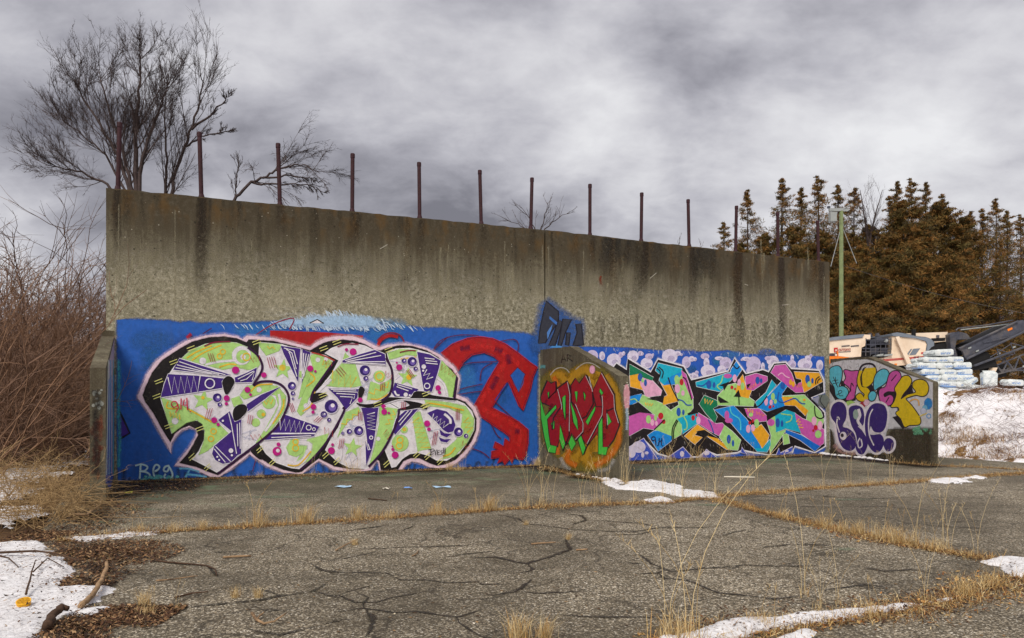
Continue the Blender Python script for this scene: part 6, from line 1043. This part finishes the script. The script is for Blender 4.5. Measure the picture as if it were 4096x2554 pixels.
# ------------------------------------------------------------------ conifers beyond the yard
M_NEED = attr_mat('conifer_needles', 0.8, 0.35, 1.2)[0]
NC = [c(114, 86, 40), c(90, 74, 34), c(130, 94, 44), c(74, 62, 32), c(98, 84, 40), c(140, 98, 46)]
def conifer(seed, H, R, nb, nt, nl, z0, power, size, droop):
    rr = random.Random(seed); r2 = np.random.default_rng(seed); tk = MB(); tk.tube([(0, 0, -.3), (rr.uniform(-.1, .1), 0, H * .5), (0, 0, H)], [H * .012, H * .008, .02], 7, False)
    Pc = []
    for i in range(nb):
        z = H * (z0 + (1 - z0) * (i + rr.random()) / nb); k = 1 - z / H; a = rr.uniform(0, 6.28); ln = (R * k ** power + .12) * rr.choice((.35, .6, .9, 1.0, 1.25)); d = Vector((cos(a), sin(a), .25 - droop * k))
        ps = limb(tk, rr, Vector((0, 0, z)), d, ln, .012 + .02 * k, 4, .03, .1, 3)
        for j in range(nt):
            t_ = rr.uniform(.3, 1.02); q = min(3, int(t_ * 4)); p = ps[q].lerp(ps[q + 1], t_ * 4 - q if t_ < 1 else 1); Pc.append(p + rv(rr) * (.10 + .16 * ln * (1 - t_ * .6)) * min(1, .25 + 3 * k))
    for j in range(9): Pc.append(Vector((rr.gauss(0, .03), rr.gauss(0, .03), H - rr.uniform(-.1, 1.2))))
    P0_ = np.array(Pc); P = P0_; n = len(P); P = np.repeat(P, nl, 0) + r2.normal(0, 1, (n * nl, 3)) * np.array([size * 1.5, size * 1.5, size * .6]) * np.clip(.3 + (1 - P0_[:, 2:3].repeat(nl, 0) / H) * 3.5, .3, 1); m_ = len(P)
    d = r2.normal(0, 1, (m_, 3)); d /= np.linalg.norm(d, axis=1)[:, None]; e = np.cross(d, r2.normal(0, 1, (m_, 3))); e /= np.linalg.norm(e, axis=1)[:, None]
    s = size * r2.uniform(.5, 1.3, m_); V = np.stack([P - d * s[:, None], P + e * (s * .17)[:, None], P + d * s[:, None], P - e * (s * .17)[:, None]], 1).reshape(-1, 3)
    Fc = (np.arange(m_)[:, None] * 4 + np.arange(4)).tolist(); cc = np.array(NC)[np.repeat(r2.integers(0, len(NC), n), nl)] * r2.uniform(.8, 1.15, m_)[:, None]
    C = np.repeat(np.concatenate([cc, np.ones((m_, 1))], 1), 4, 0)
    m1 = bpy.data.meshes.new('trunk'); m1.from_pydata(tk.v, [], tk.f); m1.materials.append(M_BARK)
    m2 = bpy.data.meshes.new('crown'); m2.from_pydata(V.tolist(), [], Fc); at = m2.color_attributes.new('Col', 'FLOAT_COLOR', 'POINT'); at.data.foreach_set('color', C.astype(np.float32).ravel()); m2.materials.append(M_NEED)
    return (m1, m2, H)
CS = [conifer(1, 16, 5.6, 135, 6, 14, .10, .9, .13, -.05), conifer(2, 16, 5.0, 125, 6, 14, .14, .85, .13, -.05), conifer(3, 16, 4.4, 125, 6, 14, .12, .9, .13, -.05)]
CD = [conifer(4, 14, 5.0, 200, 8, 30, .02, .62, .17, .1), conifer(5, 14, 4.6, 190, 8, 30, .03, .68, .17, .12)]
def put_con(ms, x, ytop, Y, label, group, wide=1.0):
    p = AT(x, HY, Y); zb = bank_h(p.x, p.y) - .1; top = AT(x, ytop, Y).z; s = (top - zb) / ms[2]
    e = empty('conifer', (p.x, p.y, zb), random.uniform(0, 6.28)); e.scale = (s * wide, s * wide, s)
    for m, nm in zip(ms[:2], ('trunk', 'crown')):
        o = bpy.data.objects.new(nm, m); COL.objects.link(o); o.parent = e
    return tag(e, label, 'tree', group)
gA = 'tall open conifers beyond the yard'; gB = 'dense brown conifers behind the machine'
for x, yt, Y, k, wd, lab in ((2896, 892, 62, 2, 1.0, 'small open conifer first to show past the wall posts'), (2991, 765, 64, 1, .9, 'slim open conifer behind the eleventh post'), (3129, 720, 62, 0, 1.0, 'broad open conifer behind the twelfth post'), (3205, 755, 66, 2, .9, 'narrow conifer between the two tallest ones behind the wall end'), (3272, 708, 63, 1, .95, 'tallest open conifer beside the utility pole box'), (3353, 742, 68, 2, .9, 'slim conifer tip just left behind the utility pole lamp arm'), (3417, 757, 65, 1, .9, 'thin open conifer standing behind the utility pole')): put_con(CS[k], x, yt, Y, lab, gA, wd)
for x, yt, Y, k, wd in ((3587, 728, 70, 2, .8), (3644, 718, 72, 1, .8), (3702, 731, 70, 2, .8), (3560, 790, 66, 0, .9), (3771, 782, 68, 0, .9)): put_con(CS[k], x, yt, Y, 'pointed conifer tip rising above the dense brown conifers', gA, wd)
for x, yt, Y, k, wd in ((3880, 850, 64, 1, .9), (3930, 840, 66, 0, .9), (3985, 800, 70, 1, .9), (4030, 846, 62, 2, .9), (4082, 862, 64, 1, .9), (4150, 800, 66, 0, .9), (4000, 960, 57, 1, .8), (4110, 980, 58, 0, .8), (4230, 850, 64, 1, .9), (4320, 800, 66, 2, .9), (4420, 840, 62, 0, .9), (4540, 800, 66, 1, .9), (4660, 860, 62, 2, .9)): put_con(CS[k], x, yt, Y, 'open dark conifer beyond the black conveyor', gA, wd)
for x, yt, Y, k, wd in ((3620, 810, 58, 0, .95), (3760, 815, 60, 1, 1.0), (3690, 900, 54, 1, .95), (3850, 880, 58, 0, .95), (3480, 905, 60, 1, .9), (3560, 1000, 55, 0, .9), (3800, 1000, 53, 1, .9)): put_con(CD[k], x, yt, Y, 'dense brown conifer in the thick stand behind the machine', gB, wd)
for x, yt, Y, k, wd in ((2960, 980, 62, 0, .8), (3060, 940, 62, 1, .9), (3170, 915, 60, 0, .9), (3290, 930, 60, 1, .9), (3390, 940, 58, 0, .9), (3450, 980, 56, 1, .8)): put_con(CD[k], x, yt, Y, 'dense brown conifer filling in behind the wall end', gB, wd)
for x, yt, Y, k, wd in ((3950, 1150, 58, 0, .8), (4070, 1190, 60, 1, .8)): put_con(CD[k], x, yt, Y, 'lower dense brown conifer beyond the black conveyor', gB, wd)
Yb = 59; pb = AT(3480, HY, Yb); zb = bank_h(pb.x, pb.y)
bare_tree('bare_tree', 9, [([Vector((pb.x, pb.y, zb - .1))] + tp(Yb, (3475, 1100), (3480, 960), (3500, 860), (3530, 760)), .16, .02), ([Vector((pb.x, pb.y, zb - .1))] + tp(Yb, (3470, 950), (3455, 850), (3440, 760)), .12, .02)], 'pale bare tree between the utility pole and the dense conifers', lv=(14, 6, 4, 1))
# ================================================================== utility pole with lamp arm
M_WOODP = plain('greenish_pole_wood', c(120, 132, 92), .85, .2, 5); M_GREY = plain('galvanised_grey', c(150, 154, 152), .5, .12, 4); M_BLKM = plain('black_painted_steel', c(66, 68, 78), .5, .3, 3, dirt=c(104, 98, 94)); M_CREAM = plain('cream_machine_paint', c(226, 206, 182), .45, .08, 1.2, dirt=c(196, 170, 140)); M_REDP = plain('red_machine_paint', c(178, 34, 38), .5, .1); M_ROOF = plain('slate_roof_panel', c(112, 120, 130), .5, .12, 3); M_ORG = plain('orange_machine_paint', c(232, 124, 30), .5, .1); M_RUB = plain('black_rubber', c(24, 23, 24), .8, .2)
Yp = 46.0; pp = AT(3365, HY, Yp); zb = bank_h(pp.x, pp.y); top = AT(3365, 845, Yp).z
e = empty('utility_pole', (pp.x, pp.y, zb)); tag(e, 'greenish wooden utility pole with box and lamp arm behind the wall end', 'utility pole')
h = top - zb; mb = MB(); mb.tube([(0, 0, -.3), (0, 0, h * .5), (0, 0, h)], [.15, .135, .12], 12); mb.build('pole', M_WOODP, e, world=False)
mb = MB(); mb.box((-.80, -.10, h - .02), (.42, .06, h + .16)); mb.build('cross_arm', M_GREY, e, world=False)
mb = MB(); mb.box((-.82, -.3, h - .72), (-.42, .02, h - .14)); mb.build('equipment_box', M_GREY, e, world=False)
mb = MB(); mb.tube([(.1, -.1, h + .1), (.35, -.2, h + .3), (.62, -.25, h + .34)], .03, 6); mb.build('lamp_bracket', M_GREY, e, world=False)
mb = MB(); mb.box((-.9, -.1, h + .17), (-.74, .05, h + .3)); mb.build('insulator_block', M_BLKM, e, world=False)
for sx, hz in ((-.72, 3.6), (.95, 3.4)): mb = MB(); mb.tube([(0.02, 0, h - .9), (sx, -.1, h - hz)], .022, 5); mb.build('brace_rod', M_GREY, e, world=False)
mb = MB(); a = AT(3365, 1060, Yp); b = AT(4300, 1290, 40); Q = [a.lerp(b, k / 16) - Vector((0, 0, .35 * sin(pi * k / 16))) for k in range(17)]; mb.tube(Q, .008, 4)
tag(mb.build('overhead_cable', M_BLKM), 'thin pale cable sagging from the utility pole past the conifers', 'cable')

# ================================================================== road milling machine with loading conveyor
Ym = 36.0
def q(x, y, dy=0.0): p = AT(3280 + x * .33649, 1250 + y * .33649, Ym); p.y += dy; return p
gx = q(700, 600); gz = bank_h(gx.x, gx.y)
mach = empty('milling_machine', (gx.x, gx.y, gz)); tag(mach, 'cream road milling machine with red stripes parked behind the end wing', 'machine')
def slab(name, pts, mat, depth=2.2, dy=0.0, parent=None):
    mb = MB(); mb.prism([q(x, y, dy) for x, y in pts], (0, depth, 0)); return mb.build(name, mat, parent or mach)
def bevel(o, w_=.03):
    md = o.modifiers.new('bevel', 'BEVEL'); md.width = w_; md.segments = 2; md.limit_method = 'ANGLE'; return o
rear = bevel(slab('engine_hood', [(60, 350), (120, 342), (500, 305), (518, 268), (598, 266), (598, 318), (545, 318), (534, 400), (492, 420), (486, 524), (120, 546), (60, 548)], M_CREAM), .04)
bevel(slab('hood_roof', [(60, 338), (120, 330), (152, 296), (300, 280), (522, 260), (500, 300), (120, 338), (60, 346)], M_ROOF, 2.3, -.05), .02)
for x0 in (255, 365): slab('vent_slot', [(x0, 398), (x0 + 96, 390), (x0 + 96, 396), (x0, 404)], M_BLKM, .02, -.025, rear); slab('vent_slot', [(x0, 406), (x0 + 96, 398), (x0 + 96, 403), (x0, 411)], M_BLKM, .02, -.025, rear)
slab('logo_block', [(163, 424), (208, 420), (211, 474), (166, 478)], M_REDP, .02, -.03, rear); 
# lettering
def text(s, x0, y0, x1, y1, mat, parent, dy=-.03):
    cu = bpy.data.curves.new('lettering', 'FONT'); cu.body = s; cu.size = 1; cu.extrude = .004; ob = bpy.data.objects.new('tmp', cu); COL.objects.link(ob)
    bpy.context.view_layer.update(); dg = bpy.context.evaluated_depsgraph_get(); m = bpy.data.meshes.new_from_object(ob.evaluated_get(dg)); bpy.data.objects.remove(ob)
    co = np.empty(len(m.vertices) * 3); m.vertices.foreach_get('co', co); co = co.reshape(-1, 3); lo = co.min(0); hi = co.max(0)
    V = []
    for x, y, z in co:
        u = (x - lo[0]) / (hi[0] - lo[0]); v = (y - lo[1]) / (hi[1] - lo[1]); p = q(x0 + (x1 - x0) * u, y0 + (y1 - y0) * u - 33 * v * 1.0, dy); V.append(p + Vector((0, z, 0)))
    fs = [tuple(pl.vertices) for pl in m.polygons]; bpy.data.meshes.remove(m)
    return me_obj('lettering', V, fs, mat, parent)
text('ONTESANO', 216, 468, 362, 458, plain('red_lettering', c(150, 40, 40), .5, .05), rear)
slab('underline', [(216, 474), (365, 464), (365, 468), (216, 478)], M_BLKM, .015, -.025, rear)
slab('logo_stroke', [(178, 466), (178, 436), (187, 452), (197, 435), (197, 464), (192, 464), (192, 448), (187, 460), (183, 450), (183, 466)], M_CREAM, .01, -.045, rear)
# engine bay between the hoods
slab('engine_bay', [(486, 420), (534, 400), (545, 316), (600, 300), (850, 300), (850, 500), (800, 520), (486, 524)], M_RUB, 1.7, .35)
for y0, y1 in ((330, 325), (385, 380), (432, 428), (470, 466)): 
    mb = MB(); mb.tube([q(540 if y0 < 400 else 492, y0, -.02), q(842, y1, -.02)], .022, 6); mb.build('guard_rail', M_BLKM, mach)
for x0 in (545, 600, 660, 720, 780, 838): mb = MB(); mb.tube([q(x0, 310, -.02), q(x0 - 4, 518, -.02)], .02, 6); mb.build('rail_post', M_BLKM, mach)
for x0, y0, w_, h_ in ((610, 330, 60, 70), (690, 300, 50, 70), (750, 310, 70, 60), (620, 430, 90, 60), (740, 440, 70, 50)): bevel(slab('engine_block', [(x0, y0), (x0 + w_, y0 - 6), (x0 + w_ + 4, y0 + h_), (x0 + 3, y0 + h_ + 4)], M_BLKM, .5, .1), .03)
for x0 in (620, 710): slab('operator_console', [(x0, 285), (x0 + 12, 240), (x0 + 22, 258), (x0 + 34, 288)], M_BLKM, .3, .2)
for x0, w_ in ((660, 68), (742, 92)): bevel(slab('step_plate', [(x0, 508), (x0 + w_, 498), (x0 + w_, 516), (x0, 524)], M_GREY, .5, -.2), .01)
mb = MB(); mb.tube([q(770, 335, -.05), q(790, 345, -.05)], .09, 10); mb.build('work_lamp', M_GREY, mach)
# front body
front = bevel(slab('front_body', [(845, 288), (1130, 320), (1236, 350), (1252, 384), (1230, 524), (1172, 532), (1162, 622), (1000, 630), (880, 632), (740, 546), (830, 516), (850, 440)], M_CREAM, 2.3, -.08), .03)
bevel(slab('front_roof', [(842, 258), (900, 246), (965, 248), (1140, 288), (1232, 296), (1300, 318), (1338, 360), (1336, 400), (1300, 420), (1262, 470), (1240, 520), (1256, 384), (1238, 346), (1130, 314), (842, 282)], M_ROOF, 2.4, -.13), .03)
for a_, b_ in (((742, 562), (1228, 522)), ((756, 574), (1226, 536))): slab('red_stripe', [a_, b_, (b_[0], b_[1] + 8), (a_[0], a_[1] + 8)], M_REDP, .02, -.10, front)
slab('emblem_plate', [(1012, 514), (1066, 440), (1085, 436), (1036, 510)], M_ROOF, .02, -.10, front); slab('emblem_plate', [(1050, 512), (1098, 436), (1178, 430), (1124, 506)], M_ROOF, .02, -.10, front)
slab('red_marker', [(1190, 478), (1222, 475), (1222, 496), (1190, 499)], M_REDP, .02, -.10, front); slab('red_marker', [(874, 612), (904, 610), (904, 628), (874, 630)], M_ORG, .02, -.10, front); slab('type_plate', [(1118, 562), (1168, 558), (1168, 578), (1118, 582)], M_BLKM, .02, -.10, front); slab('type_plate', [(1116, 594), (1166, 590), (1164, 602), (1116, 606)], M_BLKM, .02, -.10, front)
text('W 210 i', 1104, 556, 1176, 548, M_BLKM, front, -.11)
mb = MB(); mb.prism([q(862, 300, -.32), q(900, 296, -.32), q(1046, 606, -.32), q(1000, 616, -.32)], (0, .12, 0)); bevel(mb.build('support_strut', M_CREAM, mach), .02)
bevel(slab('rear_tank', [(900, 252), (1140, 240), (1590, 222), (1566, 338), (1480, 344), (1380, 352), (1342, 330), (1170, 290), (1000, 262)], M_CREAM, 1.6, .5), .03)
slab('tank_recess', [(1392, 300), (1558, 292), (1556, 330), (1394, 338)], M_RUB, .02, .48); slab('tank_fitting', [(1450, 262), (1480, 262), (1478, 296), (1452, 298)], M_BLKM, .1, .42)
mb = MB(); mb.tube([q(1153, 196, .3), q(1153, 296, .3)], .1, 10); mb.build('exhaust_stack', M_RUB, mach)
slab('crawler_frame', [(700, 620), (1180, 624), (1250, 560), (1640, 520), (1640, 800), (640, 820), (640, 660)], M_RUB, 1.8, .4)
for x0 in (640, 1150): 
    tr = bevel(slab('crawler_track', [(x0, 690), (x0 + 60, 650), (x0 + 330, 650), (x0 + 390, 700), (x0 + 380, 800), (x0 + 330, 850), (x0 + 60, 850), (x0, 800)], M_RUB, .4, .05), .05)
# front frame that carries the conveyor
slab('conveyor_mount', [(1560, 262), (1604, 236), (1660, 226), (1760, 250), (1806, 310), (1760, 320), (1640, 322), (1622, 420), (1660, 560), (1600, 540), (1570, 430)], M_BLKM, 1.2, .1)
mb = MB(); mb.tube([q(1616, 215, 0), q(1640, 192, 0), q(2000, 150, 0), q(2290, 96, 0)], .035, 6); mb.build('hydraulic_line', M_BLKM, mach); mb = MB(); mb.tube([q(1700, 205, .2), q(2100, 160, .2), q(2420, 120, .2)], .03, 6); mb.build('hydraulic_line', M_GREY, mach)
slab('drum_housing', [(1240, 470), (1290, 400), (1560, 350), (1580, 430), (1680, 600), (1640, 700), (1250, 640)], M_RUB, 1.4, .45)
# conveyor: side girder, top rail, lower truss
cv = slab('conveyor_girder', [(1620, 432), (2300, 112), (2380, 96), (2420, 140), (2440, 210), (1700, 566), (1670, 470)], M_BLKM, .12, -.2)
slab('conveyor_girder', [(1640, 440), (2300, 120), (2420, 150), (2440, 210), (1710, 560)], M_BLKM, .12, 1.1)
slab('conveyor_belt', [(1640, 430), (2330, 108), (2345, 130), (1650, 452)], M_RUB, 1.2, -.1)
for a_, b_, r_ in (((1615, 436), (2310, 112), .05), ((1700, 560), (2440, 210), .06), ((1900, 366), (2280, 284), .02), ((1790, 640), (2430, 400), .06), ((2060, 440), (2250, 510), .025), ((2220, 370), (2270, 500), .03), ((2060, 440), (2110, 570), .03), ((2220, 370), (2420, 420), .025), ((1980, 540), (2230, 380), .02)): mb = MB(); mb.tube([q(*a_, -.26), q(*b_, -.26)], r_, 6); mb.build('conveyor_rail', M_BLKM, mach)
slab('conveyor_base', [(1690, 560), (1960, 470), (2050, 560), (2090, 640), (1840, 690), (1780, 650)], M_RUB, 1.2, -.15)
for dy_ in (-.1, 1.0):
    for a_, b_ in (((2060, 640), (2460, 480)), ((2080, 740), (2460, 640)), ((2090, 640), (2150, 720)), ((2150, 720), (2210, 590)), ((2210, 590), (2290, 690)), ((2290, 690), (2350, 530)), ((2350, 530), (2440, 660)), ((2120, 690), (2440, 690))):
        mb = MB(); mb.tube([q(*a_, dy_), q(*b_, dy_)], .04, 6); mb.build('lattice_bar', M_BLKM, mach)
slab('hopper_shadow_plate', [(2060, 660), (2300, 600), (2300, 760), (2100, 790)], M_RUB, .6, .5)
for x0, y0 in ((1726, 426), (1816, 462), (1956, 574), (2250, 416), (2070, 494), (2370, 640)): slab('reflector_plate', [(x0, y0), (x0 + 36, y0 - 14), (x0 + 38, y0 + 4), (x0 + 2, y0 + 18)], M_GREY, .02, -.235)
slab('rust_patch', [(2190, 206), (2248, 184), (2252, 208), (2200, 230)], M_ORG, .02, -.225)
slab('support_foot', [(2030, 660), (2080, 660), (2050, 726), (1998, 722)], M_CREAM, .3, -.2)
# support leg down to the yard
mb = MB(); p1 = q(2060, 700, .4); mb.box((p1.x - .12, p1.y - .12, bank_h(p1.x, p1.y) - .05), (p1.x + .12, p1.y + .12, p1.z + .4)); mb.build('support_leg', M_RUB, mach)

# small orange machine half hidden behind the wall end
Yo = 31.0
def qo(x, y, dy=0.0): p = AT(3280 + x * .33649, 1250 + y * .33649, Yo); p.y += dy; return p
po = qo(200, 560); oz = bank_h(po.x, po.y); orng = empty('orange_loader', (po.x, po.y, oz)); tag(orng, 'orange machine hood with a work lamp showing over the end wing', 'machine')
mb = MB(); mb.prism([qo(60, 530), (qo(120, 524)), qo(240, 522), qo(330, 534), qo(380, 548), qo(380, 760), qo(60, 760)], (0, 1.2, 0)); bevel(mb.build('hood', M_ORG, orng), .03)
mb = MB(); mb.box((po.x - .9, po.y - .05, oz - .1), (po.x + .7, po.y + 1.0, qo(0, 740).z)); mb.build('chassis', M_RUB, orng)
mb = MB(); mb.prism([qo(238, 462, .3), qo(256, 460, .3), qo(258, 530, .3), qo(240, 530, .3)], (0, .1, 0)); mb.build('post', M_ORG, orng)
mb = MB(); mb.prism([qo(135, 500, .2), qo(150, 486, .2), qo(222, 486, .2), qo(232, 500, .2), qo(226, 522, .2), qo(140, 518, .2)], (0, .2, 0)); bevel(mb.build('lamp_housing', M_BLKM, orng), .02)
mb = MB(); mb.tube([qo(213, 504, .18), qo(213, 504, .22)], .05, 10); mb.build('lamp', M_WPL, orng)

# ================================================================== plastic sacks on the bank
def sack_mat():
    m, t, b = new_mat('white_plastic_sack'); tcn = N(t, 'ShaderNodeTexCoord'); o = tcn.outputs['Object']; sx = N(t, 'ShaderNodeSeparateXYZ'); L(t, o, sx.inputs[0])
    oi = N(t, 'ShaderNodeObjectInfo'); rnd = oi.outputs['Random']
    blk = N(t, 'ShaderNodeTexBrick', inp={'Scale': 9, 'Mortar Size': .03, 'Bias': 0}); L(t, mapping(t, o, (1, 0, 1.3)), blk.inputs['Vector'])
    inx = math_n(t, 'LESS_THAN', math_n(t, 'ABSOLUTE', math_n(t, 'ADD', sx.outputs[0], math_n(t, 'MULTIPLY', math_n(t, 'SUBTRACT', rnd, .5), .3))), .17); inz = math_n(t, 'LESS_THAN', math_n(t, 'ABSOLUTE', math_n(t, 'SUBTRACT', sx.outputs[2], .09)), .035)
    pr = math_n(t, 'MULTIPLY', math_n(t, 'MULTIPLY', inx, inz), math_n(t, 'GREATER_THAN', noise(t, mapping(t, o, (1, .2, 1)), 40, 2), .47))
    band = math_n(t, 'MULTIPLY', math_n(t, 'LESS_THAN', sx.outputs[2], .055), math_n(t, 'GREATER_THAN', rnd, .6))
    col = ramp(t, noise(t, o, 7, 5, .6), [(.3, c(176, 186, 190)), (.6, c(222, 226, 224))])
    col = mixc(t, math_n(t, 'MULTIPLY', pr, .8), col, c(60, 120, 190)); col = mixc(t, math_n(t, 'MULTIPLY', band, .7), col, c(70, 140, 215))
    L(t, col, b.inputs['Base Color']); b.inputs['Roughness'].default_value = .35; bump(t, b, noise(t, o, 10, 5, .6, .8), .7, .03); return m
M_SACK = sack_mat()
def sack_mesh(seed, Lx=.66, Ly=.44, Lz=.225):
    rr = random.Random(seed); nu, nv = 20, 10; V = []; Fc = []
    def se(t_, p): return math.copysign(abs(t_) ** p, t_)
    for j in range(nv + 1):
        ph = -pi / 2 + pi * j / nv
        for i in range(nu):
            th = 2 * pi * i / nu; x = se(cos(ph), .16) * se(cos(th), .22); y = se(cos(ph), .16) * se(sin(th), .22); z = se(sin(ph), .3)
            k = 1 + .05 * sin(7 * th + seed) + .04 * cos(5 * th + 3 * ph); V.append((x * Lx / 2 * (1 - .06 * abs(z)), y * Ly / 2 * k, Lz / 2 + z * Lz / 2 * (1 - .18 * abs(x) ** 6) + .012 * sin(x * 5 + seed) * cos(y * 4) + rr.uniform(-.004, .004)))
    for j in range(nv):
        for i in range(nu): Fc.append((j * nu + i, j * nu + (i + 1) % nu, (j + 1) * nu + (i + 1) % nu, (j + 1) * nu + i))
    # crimped flat ends
    for s in (-1, 1):
        b0 = len(V); x0 = s * Lx * .47; x1 = s * Lx * .58
        V += [(x0, -Ly * .40, Lz * .45), (x0, Ly * .40, Lz * .45), (x1, Ly * .43, Lz * .5 + .02), (x1, -Ly * .43, Lz * .42), (x0, -Ly * .40, Lz * .55), (x0, Ly * .40, Lz * .55)]; Fc += [(b0, b0 + 1, b0 + 2, b0 + 3), (b0 + 4, b0 + 5, b0 + 2, b0 + 3)]
    m = bpy.data.meshes.new('plastic_sack'); m.from_pydata(V, [], Fc); m.materials.append(M_SACK); m.polygons.foreach_set('use_smooth', [True] * len(m.polygons)); m.update(); return m
SM = [sack_mesh(1), sack_mesh(2), sack_mesh(3)]
Ys = 24.5
def put_sack(x, y, label, rz=0.0, tilt=(0, 0), s=1.0, dy=0.0, k=None, group='white plastic sacks piled on the bank'):
    p = AT(3280 + x * .33649, 1250 + y * .33649, Ys); o = bpy.data.objects.new('plastic_sack', SM[k if k is not None else random.randint(0, 2)]); COL.objects.link(o)
    o.location = (p.x, p.y + dy, p.z); o.rotation_euler = (tilt[0], tilt[1], rz); o.scale = (s, s, s); return tag(o, label, 'sack', group)
rows = [('topmost white sack lying alone on the pile', 524, [(1450, 1.0)]), ('white sack in the second row from the top of the pile', 602, [(1270, .8), (1430, .85), (1580, .9)]), ('white sack in the third row from the top of the pile', 680, [(1240, 1.0), (1440, .95), (1660, 1.0)]), ('white sack in the fourth row from the top of the pile', 752, [(1280, .95), (1480, .9), (1680, .95)]), ('white sack in the fifth row from the top of the pile', 822, [(1320, .9), (1500, 1.0), (1690, .95)]), ('white sack in the second row from the bottom of the pile', 896, [(1300, .95), (1480, 1.0), (1660, .95)]), ('white sack in the bottom row of the pile', 968, [(1330, 1.0), (1500, 1.0), (1650, .9)])]
for lab, y, xs in rows:
    for j, (x, s) in enumerate(xs): put_sack(x, y, lab, random.uniform(-.12, .12), (random.uniform(-.04, .04), random.uniform(-.05, .05)), s * 1.02, random.uniform(-.05, .05))
    for j, (x, s) in enumerate(xs): put_sack(x + 20, y, 'white sack in the rear half of the pile', random.uniform(-.1, .1), (0, 0), s, .5)
put_sack(1745, 860, 'white sack slumped over the side of the pile', .4, (0, -.5), .8, -.15); put_sack(1775, 935, 'small torn white sack lying open below the pile', .2, (0, .06), .85, -.3)
put_sack(2330, 872, 'white sack with a blue band lying apart on the bank', .1, (0, .03), .95, .2)
# upright sack on the crest
p = AT(3280 + 1992 * .33649, 1250 + 885 * .33649, 24.0); o = bpy.data.objects.new('standing_sack', SM[1]); COL.objects.link(o); o.location = (p.x + .12, p.y, p.z + .25); o.rotation_euler = (0, radians(90), radians(85)); o.scale = (.78, 1.05, 1.2); tag(o, 'single white sack standing upright on the crest of the bank', 'sack')
# scrubby weeds and bramble stems on the bank
rr = random.Random(99)
mb = MB(); n = 0
while n < 45:
    a_ = rr.uniform(-2.0, 6); b_ = rr.uniform(.4, 4.2); p = TO + td * a_ + tn * b_; px = HX + p.x / p.y * F
    if px < 3700 or px > 4250: continue
    for k in range(26):
        a2 = rr.uniform(0, 6.28); g = p + Vector((rr.gauss(0, .2), rr.gauss(0, .2), 0)); g.z = bank_h(g.x, g.y) - .02
        limb(mb, rr, g, Vector((cos(a2) * 1.1, sin(a2) * 1.1, .8)), rr.uniform(.2, .8), .004, 5, -.09, .2)
    n += 1
tag(mb.build('bank_brambles', plain('bramble_stem', c(92, 62, 52), .85, .3, 4)), 'thin reddish bramble stems sprawling over the snowy bank', kind='stuff')
P = []
r2 = np.random.default_rng(8)
for i in range(26):
    a0 = r2.uniform(-2, 5.5); b0 = r2.uniform(.25, 3.4)
    for j in range(150): a_ = a0 + r2.normal(0, .35); b_ = b0 + r2.normal(0, .12); p = TO + td * a_ + tn * b_; P.append((p.x, p.y, bank_h(p.x, p.y) - .01))
acc = 0
while acc < 3200:
    a_ = r2.uniform(-2, 6); b_ = r2.uniform(.1, 4); p = TO + td * a_ + tn * b_; z_ = bank_h(p.x, p.y); px = HX + p.x / p.y * F; py = HY - (z_ - CH) / p.y * F
    if min(((px - 3870) / 110) ** 2 + ((py - 1750) / 42) ** 2, ((px - 4000) / 130) ** 2 + ((py - 1815) / 26) ** 2, ((px - 3790) / 50) ** 2 + ((py - 1680) / 30) ** 2) < 1 + r2.normal(0, .25): P.append((p.x, p.y, z_ - .01)); acc += 1
    else: acc += .02
V, Fc, C = blades(np.array(P), .13, .004, 2.2, r2, [c(150, 110, 56), c(170, 130, 74), c(120, 84, 46), c(196, 160, 104)]); tag(me_obj('bank_grass', V.tolist(), Fc, M_GRASS, None, True, C), 'matted brown grass showing through the snow on the bank', kind='stuff')
